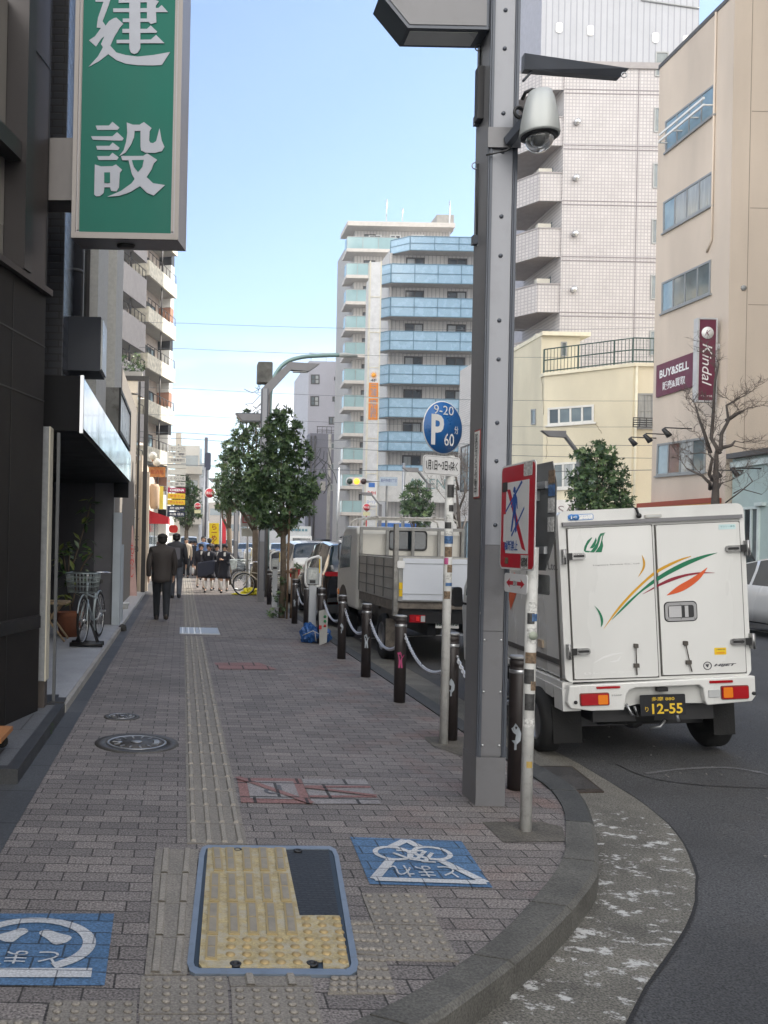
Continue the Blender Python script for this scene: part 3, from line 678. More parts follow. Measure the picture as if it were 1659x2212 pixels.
panes('window', P, T, WF, [BLU, mat('shop_glass_red', (.14, .07, .06), .1, 0, .4, 3), CUR, MID], 4, 1, .07, .04, sill=True, label='wide first floor window with clothes behind it')
maro = mat('maroon_sign', (.13, .02, .045), .45, var=.06)
P = [fk(*Z2(*p)) for p in [(960, 295), (1195, 222), (1195, 440), (962, 495)]]
z0_, z1_ = P[2].z, P[1].z; ya, yb2 = P[1].y, P[0].y
s = MB().box(KX-.07, KX-.005, ya, yb2, z0_, z1_).build('signboard', maro, T)
R_, U_ = V((0, -1, 0)), ZU
text('BUY&SELL', (KX-.07, (ya+yb2)/2, z0_+(z1_-z0_)*.68), R_, U_, (yb2-ya)*.8, (z1_-z0_)*.25, WHT, s, bold=.03)
text('販売&買取', (KX-.07, (ya+yb2)/2, z0_+(z1_-z0_)*.28), R_, U_, (yb2-ya)*.62, (z1_-z0_)*.26, WHT, s, bold=.04)
a = W(*Z2(1222, 12), 27.35); b = W(*Z2(1314, 530), 27.35)
s = thing('blade_sign', 'tall maroon blade sign with white script standing out from the beige office block', 'sign', ((a.x+b.x)/2, 27.4, b.z))
MB().box(a.x-.0, b.x+.02, 27.35, 27.53, b.z, a.z).build('panel', maro, s)
mb = MB(); mb.box(a.x-.06, a.x-.002, 27.33, 27.55, b.z-.05, a.z+.05); mb.box(b.x+.022, b.x+.06, 27.33, 27.55, b.z-.05, a.z+.05); mb.box(a.x, b.x+.02, 27.33, 27.55, a.z+.002, a.z+.05); mb.box(a.x, b.x+.02, 27.33, 27.55, b.z-.05, b.z-.002)
mb.box(b.x+.06, KX, 27.4, 27.48, a.z-.9, a.z-.75); mb.build('frame', mat('pale_frame', (.5, .5, .5), .5), s)
cx = (a.x+b.x)/2+.01
text('Kindal', (cx, 27.35, b.z+(a.z-b.z)*.44), (0, 0, -1), (1, 0, 0), (a.z-b.z)*.52, .3, WHT, s, shear=.3)
mb = MB(); mb.lathe([(.19, 0), (.19, .012)], (cx, 27.349, a.z-.42), 24, (0, -1, 0)); mb.build('roundel', WHT, s)
text('K', (cx, 27.335, a.z-.42), XR, ZU, .17, .17, maro, s, shear=.4)
text('ブランド古着', (cx, 27.35, b.z+.14), XR, ZU, .36, .06, WHT, s)
for i, (x0, y0) in enumerate(((885, 775), (985, 752), (1112, 715))):
    p = fk(*Z2(x0+60, y0-5)); t = thing('spot_lamp', ['black spot lamp on arm at far corner of beige office block', 'black spot lamp above the far half of the shop window', 'black spot lamp above the near half of the shop window'][i], 'lamp', p, 'spot lamps over the shop window')
    MB().tube([p, p+V((-.9, 0, .02))], .02, 6).build('arm', BLK, t)
    q = p+V((-.9, 0, 0)); MB().tube([q+V((-.05, 0, -.02)), q+V((.12, 0, -.2)), q+V((.17, 0, -.26))], [.06, .09, .1], 10).build('head', BLK, t)
P = [fk(*Z2(882, 1185)), fk(*Z2(1290, 1165))]
s = MB(); zz = 3.05
s.m(mat('rust_red', (.3, .06, .03), .6)).box(KX-.35, KX-.01, P[1].y-.6, P[0].y, zz, zz+.16).m(mat('orange_band', (.6, .28, .07), .6)).box(KX-.33, KX-.01, P[1].y-.58, P[0].y-.01, zz-.35, zz-.003)
s.build('shop_fascia', None, T)
MB().tube([V((KX-.04, KY0+.9, top)), V((KX-.04, KY0+.9, 11.5)), V((KX-.04, KY0+1.15, 11.2))], .035, 6).build('drain_pipe', beige, T)
mb = MB(); q = W(*Z1(1528, 1537), KY0); mb.lathe([(.09, 0), (.07, .05), (0, .05)], q, 12, (0, -1, 0)); mb.build('vent', WF, T)
mb = MB()
for zc in (9.2, 6.2, 12.2, 15.2): mb.box(KX+.6, 31, KY0-.004, KY0, zc, zc+.02)
mb.box(KX+.55, KX+.57, KY0-.004, KY0, 0, top); mb.build('wall_joints', mat('beige_joint', (.3, .25, .2), .9), T)
# --- mint corner shop
mint = mat('mint_render', (.42, .52, .5), .8, var=.06, bump=.1)
T = thing('corner_shop', 'low pale mint shop with dark roof edge beside the beige office block', 'building', (17.2, 25, 0))
MB().box(17.0, 18.9, 21, 26.97, -.1, 4.4).build('wall', mint, T)
MB().box(16.75, 18.9, 21, 26.9, 4.4, 4.55).build('roof', mat('dark_coping', 0), T)
MB().box(16.9, 17.02, 21, 26.95, 4.12, 4.3).build('cornice', mat('mint_trim', (.6, .68, .66), .7), T)
fm = lambda x, y: WX(x, y, 17.0)
a, b = fm(*Z2(1460, 1212)), fm(*Z2(1612, 1212))
panes('doorway', [V((17, a.y, a.z)), V((17, b.y, a.z)), V((17, b.y, 0.1)), V((17, a.y, .1))], T, mat('mint_trim', 0), [BLU, GLASS, MID], 3, 1, .08, .06)
MB().box(16.86, 17.0, b.y-.25, b.y+.1, 2.9, 3.0).build('bracket', mat('mint_trim', 0), T)
for i, (x0, y0) in enumerate(((1410, 985), (1525, 972))):
    p = fm(*Z2(x0+90, y0-8)); t = thing('spot_lamp', ['left black spot lamp below the eaves of the mint shop', 'right black spot lamp below the eaves of the mint shop'][i], 'lamp', p, 'spot lamps on the mint shop')
    MB().tube([p, p+V((-.7, .2, .02))], .018, 6).build('arm', BLK, t)
    q = p+V((-.7, .2, 0)); MB().tube([q+V((-.05, 0, .02)), q+V((.1, 0, -.16)), q+V((.13, 0, -.2))], [.05, .07, .08], 10).build('head', BLK, t)
# --- tall unseen block added beyond the right frame edge to shade the near footway
ob = brick_mat('tan_tiles', (.3, .25, .2), (.34, .28, .22), (.2, .18, .16), .25, .08, .008, axes='YZ', bump=.2)
T = thing('office_building', 'tall tan tiled office block added out of view right of the mint shop to shade the footway', 'building', (19, 0, 0))
MB().box(19.0, 36, -34, 26.8, -.1, 25).build('wall', ob, T)
for fl in range(7):
    mb = MB(); mb.box(18.95, 19.0, -33, 26, 2.2+fl*3.2, 3.7+fl*3.2); mb.build('window_band', GLASS, T)
# --- cream building on the far corner of the side street
cream = mat('cream_render', (.64, .59, .45), .85, var=.14, vs=.6, bump=.12, bs=30, streak=.35)
T = thing('cream_building', 'cream three storey corner building with green roof railing', 'building', (19, 44, 0))
xa = W(1176, 812, 43.7).x; xb = W(1368, 792, 40.9).x; rz = W(1176, 813, 43.7).z
plan = [(xa, 43.7), (xb, 40.9), (33, 40.9), (33, 48.9), (xa, 48.9)]
MB().prism([(x, y, -.1) for x, y in plan], (0, 0, rz+.1)).build('wall', cream, T)
plan2 = [(xa-.08, 43.62), (xb, 40.8), (33, 40.8), (33, 41.3), (xb+.1, 41.3), (xa-.08, 44.1)]
MB().prism([(x, y, rz+.002) for x, y in plan2], (0, 0, .16)).build('parapet', mat('cream_trim', (.7, .66, .52), .8), T)
xs2 = W(1246, 720, 44.6).x; tz = W(1200, 720, 44.4).z
MB().box(xa+.02, xs2, 44.2, 48.4, rz+.003, tz-.2).build('stair_tower', cream, T)
MB().box(xa-.02, xs2+.45, 44.0, 48.6, tz-.198, tz).build('tower_roof', mat('cream_trim', 0), T)
a, b = W(*Z2(338, 155), 44.2), W(*Z2(374, 250), 44.2)
panes('window', [V((a.x, 44.2, a.z)), V((b.x, 44.2, a.z)), V((b.x, 44.2, b.z)), V((a.x, 44.2, b.z))], T, WF, MID, 1, 1, .06)
nn_ = V((xb-xa, -2.8, 0)).cross(ZU).normalized(); nn_ = nn_ if nn_.y < 0 else -nn_
fc = lambda x, y: HP(x, y, (xa, 43.7, 0), nn_)
panes('window', [fc(*Z2(*p)) for p in [(255, 578), (550, 555), (550, 668), (255, 690)]], T, mat('white_frame', (.65, .65, .62), .5), [GLASS, MID, MID, MID], 4, 1, .1, .05, sill=True)
panes('window', [fc(*Z2(*p)) for p in [(285, 930), (560, 912), (560, 1080), (285, 1095)]], T, mat('white_frame', 0), [MID, CUR, MID, MID], 4, 1, .1, .05, sill=True)
panes('window', rect(Z2, 828, 485, 925, 705, lambda x, y: W(x, y, 40.9)), T, WF, [CUR], 2, 2, .08, .05, sill=True)
P = rect(Z2, 800, 640, 925, 700, lambda x, y: W(x, y, 40.5)); mb = MB()
for k in range(5): z = P[0].z-(P[0].z-P[2].z)*k/4; mb.tube([V((P[0].x, 40.5, z)), V((P[1].x+.3, 40.5, z))], .025, 5)
for k in range(4): x = P[0].x+(P[1].x-P[0].x)*k/3; mb.tube([V((x, 40.5, P[0].z)), V((x, 40.5, P[2].z))], .02, 5)
mb.build('window_guard', BLK, T)
P = [WX(*Z2(*p), xa) for p in [(150, 585), (180, 583), (180, 683), (150, 685)]]; panes('window', P, T, WF, MID, 1, 1, .07)
# roof railing, green bars with mesh
mb = MB(); gr_ = mat('green_railing', (.035, .075, .065), .6)
line = [V((W(*Z2(235, 300), 43.6).x, 43.7, rz+.15)), V((xb, 40.95, rz+.15)), V((27, 40.95, rz+.15))]
for a, b in zip(line, line[1:]):
    n_ = int((b-a).length/.16); Hh = 1.2
    for k in range(n_+1):
        p = a.lerp(b, k/n_); mb.tube([p, p+V((0, 0, Hh))], .016 if k % 10 else .045, 4, cap=False)
    for h in (.1, Hh, .65): mb.tube([a+V((0, 0, h)), b+V((0, 0, h))], .03, 4)
mb.build('railing', gr_, T)
mb = MB(); a = W(*Z2(795, 315), 40.9); mb.tube([V((xb+.15, 40.86, rz)), V((xb+.15, 40.86, .3))], .06, 8); mb.build('drain_pipe', mat('cream_trim', 0), T)
mb = MB()
for k, (x0, y0, x1, y1) in enumerate(((215, 380, 230, 620), (250, 760, 245, 900), (560, 680, 600, 740))):
    p = [fc(*Z2(x0+(x1-x0)*t/4+(3 if t % 2 else -3), y0+(y1-y0)*t/4))+nn_*.004 for t in range(5)]; mb.tube(p, .012, 4)
mb.build('wall_crack', mat('crack', (.25, .2, .13), .9), T)
a, b = fc(*Z2(230, 1165)), fc(*Z2(560, 1165)); zt = a.z
s = MB(); d = (b-a); s.prism([a+nn_*.3, b+nn_*.3, b+nn_*.02, a+nn_*.02], (0, 0, -.9)); so = s.build('shop_sign', mat('sign_white', (.7, .69, .66), .6), T)
text('HAIR SALON', a.lerp(b, .42)+nn_*.3+V((0, 0, -.5)), d, ZU, 4.2, .42, mat('sign_grey_text', (.25, .2, .2), .6), so)
# --- tiled tower
ti = brick_mat('lilac_tiles', (.45, .425, .42), (.495, .47, .465), (.33, .315, .325), .19, .19, .03, axes='XZ', off=0., bump=.3, big=.06, fine=.03, rough=.6)
ti2 = brick_mat('lilac_tiles_side', (.45, .425, .42), (.495, .47, .465), (.33, .315, .325), .19, .19, .03, axes='YZ', off=0., bump=.3, big=.06, fine=.03, rough=.6)
T = thing('apartment_tower', 'tall lilac tiled apartment tower with chamfered corner balconies behind the cream building', 'building', (21, 50, 0))
tx = 21.0; ttop = W(1300, 148, 49).z
MB().box(tx, 40, 49.0, 54.5, -.1, ttop).build('wall', ti, T)
MB().box(tx-.05, 40, 48.9, 54.6, ttop, ttop+.35).build('parapet', mat('tower_coping', (.3, .28, .28), .7), T)
FH = 3.14
zb0 = 21.4-6*FH
mb = MB()
for k in range(9):
    z = zb0+k*FH-.55
    mb.box(tx+.01, 40, 48.985, 49.0, z, z+.05).box(tx+.01, 40, 48.985, 49.0, z+.22, z+.27)
x = W(*Z1(960, 800), 49).x; mb.box(x, x+.05, 48.984, 49, 0, ttop); mb.build('band_joints', mat('tile_joint', (.22, .2, .21), .8), T)
conb = mat('balcony_soffit', (.33, .29, .27), .9)
hk = mat('hvac_beige', (.5, .48, .42), .6)
for k in range(9):
    z = zb0+k*FH
    if z < 5: continue
    pl = [(tx-.01, 49.1), (19.75, 49.1), (18.75, 50.6), (18.75, 54.2), (tx-.01, 54.2)]
    b = MB().prism([(x, y, z-.14) for x, y in pl], (0, 0, .14)).build('balcony', conb, T)
    for (p0, p1), mt in zip(((pl[0], pl[1]), (pl[1], pl[2]), (pl[2], pl[3])), (ti, ti2, ti2)):
        a, c = V((*p0, 0)), V((*p1, 0)); d = (c-a).normalized(); nn = d.cross(ZU).normalized(); nn = nn if nn.dot(V((-1, -1, 0))) > 0 else -nn
        MB().prism([a+nn*.02+V((0, 0, z-.3)), c+nn*.02+V((0, 0, z-.3)), c-nn*.12+V((0, 0, z-.3)), a-nn*.12+V((0, 0, z-.3))], (0, 0, 1.55)).build('parapet', mt, b)
        mb = MB(); mb.prism([a+nn*.05+V((0, 0, z+1.26)), c+nn*.05+V((0, 0, z+1.26)), c-nn*.14+V((0, 0, z+1.26)), a-nn*.14+V((0, 0, z+1.26))], (0, 0, .07)); mb.build('rail', mat('tower_coping', 0), b)
    MB().box(tx-1.1, tx-.35, 49.6, 49.95, z+.02, z+1.75).build('air_conditioner', hk, b)
    MB().box(tx-.03, tx, 50.3, 52.6, z+.1, z+2.1).build('balcony_door', MID, T)
    MB().lathe([(.17, 0), (.17, .25), (.05, .3)], W(*Z1(640-(8-k)*0, 570), 49)*0+V((W(*Z1(626, 1160), 49).x, 49, z+.95)), 12, (0, -1, 0)).build('vent_cap', ALU, T)
    a = W(*Z1(1040, 1135), 49).x; panes('window', [V((a, 49, z+1.9)), V((a+.75, 49, z+1.9)), V((a+.75, 49, z+.5)), V((a, 49, z+.5))], T, WF, MID, 1, 1, .07, .04)
# --- corrugated tower behind
m = brick_mat('corrugated_cladding', (.33, .34, .37), (.35, .36, .39), (.24, .25, .28), .42, 60, .06, axes='XZ', off=0., bump=.8, big=.04, fine=.02, rough=.5, smooth=.6)
T = thing('office_tower', 'pale grey corrugated tower rising above the lilac tiled apartments', 'building', (30, 60, 0))
x0, x1 = W(1170, 60, 60).x, W(1510, 60, 60).x
MB().box(x0, x1, 60, 69, -.1, 46).build('wall', m, T)
MB().box(x0-.02, x0, 60, 69, -.1, 46).build('side_wall', mat('pale_render', (.34, .34, .38), .7), T)
for (x, y) in ((543, 150), (710, 165), (1057, 203), (1220, 218)):
    p = W(*Z1(x, y), 60); MB().rbox(p.x-.22, p.x+.22, 59.93, 60, p.z-.35, p.z+.35, .15, 'y').build('vent', WHT, T)
mb = MB(); mb.tube([W(1385, 0, 59.95), W(1510, 18, 59.95)], .06, 4); mb.build('seam', WF, T)
# --- white two storey building right of the blue apartments
T = thing('white_building', 'white tiled building with ribbon windows right of the blue apartments', 'building', (19, 57, 0))
wt = brick_mat('white_tiles', (.56, .54, .52), (.6, .58, .56), (.4, .38, .37), .3, .15, .015, axes='YZ', bump=.2, big=.05, fine=.03)
MB().box(18.9, 34, 55, 60, -.1, 13.6).build('wall', wt, T)
fw_ = lambda x, y: WX(x, y, 18.9)
a, b = fw_(*Z8(1145, 1600)), fw_(*Z8(1240, 1570))
panes('window', [V((18.9, a.y, 8.3)), V((18.9, 55.1, 8.3)), V((18.9, 55.1, 5.2)), V((18.9, a.y, 5.2))], T, DF, [MID, BLU], 3, 2, .1)
panes('window', [V((18.9, a.y, 3.2)), V((18.9, 55.1, 3.2)), V((18.9, 55.1, .6)), V((18.9, a.y, .6))], T, DF, [MID, BLU], 3, 1, .1)
# --- blue balcony apartments
conc_w = brick_mat('pale_panels', (.52, .5, .48), (.55, .53, .5), (.34, .33, .32), .35, 30, .04, axes='XZ', off=0., bump=.5, big=.05, fine=.03)
bluep = mat('blue_panel', (.31, .47, .6), .25, 0, .05, 1.5, spec=.7)
bluef = mat('blue_frame', (.13, .24, .33), .4)
T = thing('apartment_building', 'apartment block with rows of pale blue balcony panels and a chamfered corner', 'building', (20, 77, 0))
Yb = 76.0; bx0, bx1, bx2 = W(820, 850, Yb).x, W(840, 850, Yb).x, 30
zt = W(*Z8(900, 290), Yb).z
MB().box(bx1+.3, bx2, Yb+1.3, 88, -.1, zt-.3).build('wall', conc_w, T)
for k in range(8):
    yb_ = 635+265.5*(k-1); zb = W(*Z8(900, yb_), Yb).z
    zb = W(*Z8(900, 375), Yb).z if k == 0 else zb; hh = 1.2 if k == 0 else 1.63; chx = 0
    if k == 0: pl = [(bx1+.2, Yb+1.2), (bx1+1.6, Yb), (bx2, Yb), (bx2, Yb+1.5), (bx1+.2, Yb+1.5)]
    else: pl = [(bx0, Yb+1.4), (bx0, Yb+.8), (bx1, Yb), (bx2, Yb), (bx2, Yb+1.5), (bx0, Yb+1.5)]
    b = MB().prism([(x, y, zb-.02) for x, y in pl], (0, 0, .18)).build('balcony', mat('pale_concrete', (.5, .47, .44), .8), T)
    seg_ = [q for q in zip(pl, pl[1:])][:3 if k else 2]
    mb = MB(); mf = MB()
    for p0, p1 in seg_:
        a, c = V((*p0, 0)), V((*p1, 0)); d = (c-a); nn = V((0, -1, 0)) if abs(d.y) < .01 else d.cross(ZU).normalized()
        nn = nn if nn.dot(V((-1, -1.2, 0))) > 0 else -nn
        mb.prism([a+nn*.05+V((0, 0, zb)), c+nn*.05+V((0, 0, zb)), c+nn*.01+V((0, 0, zb)), a+nn*.01+V((0, 0, zb))], (0, 0, hh))
        for h in (0, hh/2, hh): mf.bbox((a+c)/2+nn*.06+V((0, 0, zb+h)), d/2, nn*.03, (0, 0, .03))
        m_ = max(1, round(d.length/2.05))
        for q in range(m_+1): p = a.lerp(c, q/m_); mf.bbox(p+nn*.06+V((0, 0, zb+hh/2)), d.normalized()*.03, nn*.03, (0, 0, hh/2))
    mb.build('blue_panels', bluep, b); mf.build('panel_frame', bluef, b)
    if k > 0:
        for i, (xz0, xz1) in enumerate(((730, 880), (1068, 1222))):
            x0_, x1_ = W(*Z8(xz0, 460), Yb).x, W(*Z8(xz1, 460), Yb).x; z1w = zb+hh+1.02
            panes('window', [V((x0_, Yb+1.3, z1w)), V((x1_, Yb+1.3, z1w)), V((x1_, Yb+1.3, zb+.3)), V((x0_, Yb+1.3, zb+.3))], T, DF, [[GLASS, CUR], [CUR, GLASS], [GLASS, GLASS]][(k+i) % 3], 2, 1, .12, .05)
        MB().box(bx1+.1, bx1+.28, Yb+.9, Yb+1.3, zb, zb+2.9).build('column', mat('pale_concrete', 0), T)
z_sg = W(*Z8(600, 2120), Yb).z
s = MB().box(bx0-.2, bx2, Yb-.5, Yb-.1, z_sg-2.7, z_sg).build('shop_sign', mat('pale_sign', (.6, .6, .58), .6), T)
text('AMEN GIRL', (bx0+5.6, Yb-.5, z_sg-1.1), XR, ZU, 6.2, .9, mat('green_grey_text', (.2, .3, .3), .6), s)
s = MB().box(bx0-.3, bx2, Yb-.6, Yb-.1, 2.6, 3.8).build('shop_sign', mat('sign_white', 0), T)
MB().box(bx0-.1, bx0+4.5, Yb-.65, Yb-.6, 2.8, 3.4).build('blue_stripe', mat('shop_blue', (.04, .16, .5), .5), s)
# --- rear wing with teal glass balconies
T = thing('apartment_building', 'taller apartment block with teal glass balconies and roof antennas behind the blue one', 'building', (19, 97, 0))
Yt = 96.0; tx0 = W(745, 700, Yt).x; tx1 = W(767, 700, Yt).x; zr = W(*Z8(400, 160), Yt).z
MB().box(tx1, W(*Z8(1075, 300), Yt).x, Yt+1.2, 108, -.1, zr-.4).build('wall', conc_w, T)
MB().box(tx0, W(*Z8(1080, 300), Yt).x, Yt-.4, Yt+4, zr-.4, zr+.1).build('roof', mat('pale_concrete', 0), T)
a, b = W(*Z8(945, 90), Yt+2), W(*Z8(1080, 165), Yt+2); MB().box(a.x, b.x, Yt+2, Yt+6, zr+.1, a.z).build('lift_house', CONC, T)
tg = mat('teal_glass', (.25, .38, .4), .1, 0, .12, .6, spec=.8)
for k in range(11):
    zb = W(*Z8(300, 365+208.3*k), Yt).z
    if zb < 2: break
    xr_ = W(*Z8(600, 365), Yt).x if k == 0 else W(*Z8(480, 600), Yt).x
    b = MB().box(tx0, xr_+.3, Yt-.3, Yt+1.2, zb-.35, zb).build('balcony', mat('pale_concrete', 0), T)
    mb = MB(); mb.box(tx0+.03, xr_+.3, Yt-.27, Yt-.22, zb, zb+1.25).box(tx0+.03, tx0+.08, Yt-.22, Yt+1.1, zb, zb+1.25); mb.build('glass_panel', tg, b)
    mb = MB()
    for q in range(4): x = tx0+(xr_-tx0)*q/3; mb.box(x, x+.05, Yt-.3, Yt-.275, zb, zb+1.3)
    mb.box(tx0, xr_+.3, Yt-.3, Yt-.2, zb+1.25, zb+1.32); mb.build('panel_frame', WF, b)
    MB().box(tx0+.1, tx1, Yt+1.2, Yt+3, zb-.35, zb).build('slab', mat('pale_concrete', 0), T)
    xx = W(*Z8(402, 600), Yt).x; panes('window', [V((xx-.3, Yt+1.2, zb+2.1)), V((xx+1, Yt+1.2, zb+2.1)), V((xx+1, Yt+1.2, zb+.3)), V((xx-.3, Yt+1.2, zb+.3))], T, DF, MID, 1, 1, .12)
for (x0_, x1_) in ((405, 508), (572, 662), (740, 845)):
    P = rect(Z8, x0_, 250, x1_, 290, lambda x, y: W(x, y, Yt+1.2)); panes('window', P, T, WHT, [MID, GLASS], 2, 1, .15)
for (xz, y0_, y1_) in ((545, 0, 140), (672, 40, 140), (1042, 0, 280)):
    p = W(*Z8(xz, y1_), Yt+1); q = W(*Z8(xz, -18 if xz == 1042 else (y0_-30 if y0_ == 0 else y0_)), Yt+1); MB().tube([p, V((p.x, p.y, q.z))], .07, 5).build('antenna', ALU, T)
# --- vertical sign column of the clinic
s = thing('sign_column', 'tall white sign column with orange panels on the corner of the blue apartments', 'sign', (16.5, 75, 0))
Ys = 75.2; x0_ = W(799, 700, Ys).x; x1_ = W(820, 700, Ys).x; ztop = W(808, 566, Ys).z
MB().box(x0_, x1_, Ys, Ys+.5, 1.5, ztop).build('panel', mat('sign_panel_white', (.62, .63, .64), .5), s)
mb = MB(); mb.box(x0_-.09, x0_-.003, Ys-.05, Ys+.55, 1.4, ztop+.1).box(x1_+.003, x1_+.09, Ys-.05, Ys+.55, 1.4, ztop+.1)
for k in range(8): z = 1.5+(ztop-1.5)*k/8; mb.box(x0_, x1_, Ys-.04, Ys-.002, z, z+.06)
mb.build('frame', mat('cream_frame', (.66, .62, .5), .6), s)
orange = mat('orange_panel', (.72, .24, .02), .55)
xc = (x0_+x1_)/2; zf = lambda y: W(*Z8(430, y), Ys).z
for (y0_, y1_, tx_, cl) in ((1422, 1535, '三浦', 1), (1545, 1715, '矯正歯科', 1)):
    MB().box(x0_+.02, x1_-.02, Ys-.03, Ys-.001, zf(y1_), zf(y0_)).build('orange_panel', orange, s)
    text(tx_, (xc, Ys-.03, (zf(y0_)+zf(y1_))/2), XR, ZU, .55, (zf(y0_)-zf(y1_))*.85, mat('grey_text', (.25, .25, .3), .6), s, vert=True, bold=.03)
text('4F', (xc, Ys, zf(1402)), XR, ZU, .5, .25, mat('dark_text', (.06, .06, .07), .6), s, bold=.03)
mb = MB()
for k in range(12):
    w0 = 2*pi*k/12; c = V((xc, Ys-.012, zf(1362))); mb.add([c+V((cos(w0-.15)*.22, 0, sin(w0-.15)*.22)), c+V((cos(w0+.15)*.22, 0, sin(w0+.15)*.22)), c+V((cos(w0)*.36, 0, sin(w0)*.36))], [[0, 1, 2]])
mb.lathe([(.2, 0), (.2, .01)], (xc, Ys-.01, zf(1362)), 16, (0, -1, 0)); mb.build('sun_mark', mat('sun_orange', (.85, .35, .02), .5), s)
za, zb_ = W(800, 1040, Ys).z, W(800, 1092, Ys).z
MB().box(x0_-.05, x1_+.05, Ys-.08, Ys-.05, zb_, za).build('store_panel', WHT, s)
MB().box(x0_+.15, x1_-.15, Ys-.1, Ys-.082, za-.5, za-.12).build('blue_mark', mat('shop_blue', 0), s)
text('24H', (xc, Ys-.08, (za+zb_)/2+.05), XR, ZU, .7, .28, mat('red_text', (.6, .03, .03), .5), s, bold=.03)
text('ローソン', (xc, Ys-.08, zb_+.3), XR, ZU, .75, .25, mat('shop_blue', 0), s, bold=.03)
# --- grey blocks far off
gm = mat('grey_render', (.33, .33, .37), .8, var=.12, vs=.25); gd = mat('dark_grey_render', (.14, .14, .17), .8, var=.08, vs=.3)
T = thing('grey_building', 'tall pale grey block with scattered windows left of the apartments', 'building', (17, 115, 0))
Yg = 115.0; gx = W(665, 900, Yg).x; gz_ = W(*Z9(1000, 200), Yg).z
MB().box(gx, 30, Yg, 130, -.1, gz_).build('wall', gm, T)
MB().box(gx-.01, gx, Yg, 130, -.1, gz_-.1).build('side_wall', mat('grey_render_light', (.45, .45, .48), .8), T)
for q in ((895, 345, 990, 450), (890, 580, 985, 690), (1150, 370, 1215, 410), (1130, 585, 1170, 640), (1090, 805, 1180, 890), (1205, 558, 1250, 590)):
    panes('window', rect(Z9, *q, lambda x, y: W(x, y, Yg)), T, DF, [MID, CUR] if q[2]-q[0] > 80 else MID, 2 if q[2]-q[0] > 80 else 1, 2 if q[3]-q[1] > 90 else 1, .14)
mb = MB()
for k in range(6): x = gx+.3+k*2; mb.tube([V((x, Yg+.1, gz_)), V((x, Yg+.1, gz_+1.1))], .05, 4)
mb.tube([V((gx, Yg+.1, gz_+1.1)), V((30, Yg+.1, gz_+1.1))], .05, 4); mb.build('roof_rail', ALU, T)
T = thing('grey_building', 'lower dark grey block with roof railing in front of the pale grey block', 'building', (17, 100, 0))
Yd = 112.0; dx = W(*Z9(882, 1100), Yd).x; dz = W(*Z9(1000, 985), Yd).z
MB().box(dx, 29, Yd, 114.9, -.1, dz).build('wall', gd, T)
for q in ((1110, 1085, 1190, 1160), (1110, 1310, 1185, 1385), (1100, 1535, 1160, 1610)):
    panes('window', rect(Z9, *q, lambda x, y: W(x, y, Yd)), T, WF, [MID, GLASS], 2, 1, .14)
mb = MB(); rz2 = W(*Z9(1000, 910), Yd).z
for k in range(14): x = dx+1+k*.6; mb.tube([V((x, Yd+.1, dz)), V((x, Yd+.1, rz2))], .04, 4)
for z in (dz+.2, (dz+rz2)/2, rz2): mb.tube([V((dx+.9, Yd+.1, z)), V((27, Yd+.1, z))], .04, 4)
mb.build('roof_rail', DF, T)
mb = MB()
for x_ in (945, 900): p = W(*Z9(x_, 1010), Yd-.1); mb.tube([p, V((p.x, p.y, 0))], .13, 6)
mb.build('drain_pipe', DF, T)
# ================================================================ LEFT SIDE BUILDINGS
D1 = V((.2503, .9682, 0)); N1 = V((.9682, -.2503, 0))     # chamfered corner building
Cn = V((-1.19, 7.33, 0))
stone = mat('dark_stone', (.016, .0145, .0145), .55, var=.25, vs=1.8, fine=.12, spec=.18)
bronze = mat('bronze_metal', (.08, .07, .068), .42, .7, .12, 1.5, streak=.3)
bronze2 = mat('bronze_dark', (.06, .055, .055), .4, .6, .1)
T = thing('corner_building', 'dark stone corner building with bronze window frames at the left edge', 'building', Cn)
zl = HP(108, 645, Cn, N1).z
def onf(t, z, o=0.): return Cn+D1*t+N1*o+V((0, 0, z))
mb = MB(); mb.prism([onf(0, .09), onf(-14, .09), onf(-14, .09, -6), onf(0, .09, -6)], (0, 0, zl-.09)); mb.build('wall', stone, T)
mb = MB(); zc1 = HP(10, 835, Cn, N1).z
for z in (zc1, HP(60, 1335, Cn, N1).z, HP(30, 715, Cn, N1).z): mb.prism([onf(0, z, .001), onf(-14, z, .001), onf(-14, z, .004), onf(0, z, .004)], (0, 0, .012))
for t in (-.62, -1.45, -2.4): mb.prism([onf(t, .1, .001), onf(t-.008, .1, .001), onf(t-.008, .1, .004), onf(t, .1, .004)], (0, 0, zl-.1))
mb.build('stone_joints', BLK, T)
mb = MB(); z = HP(60, 1335, Cn, N1).z; mb.prism([onf(0, z-.1, .001), onf(-14, z-.1, .001), onf(-14, z-.1, .012), onf(0, z-.1, .012)], (0, 0, .1)); mb.build('stone_band', mat('polished_stone', (.03, .03, .032), .12), T)
mb = MB(); mb.prism([onf(.03, zl, .05), onf(-14, zl, .05), onf(-14, zl, -.4), onf(.03, zl, -.4)], (0, 0, .05)); mb.build('ledge', bronze, T)
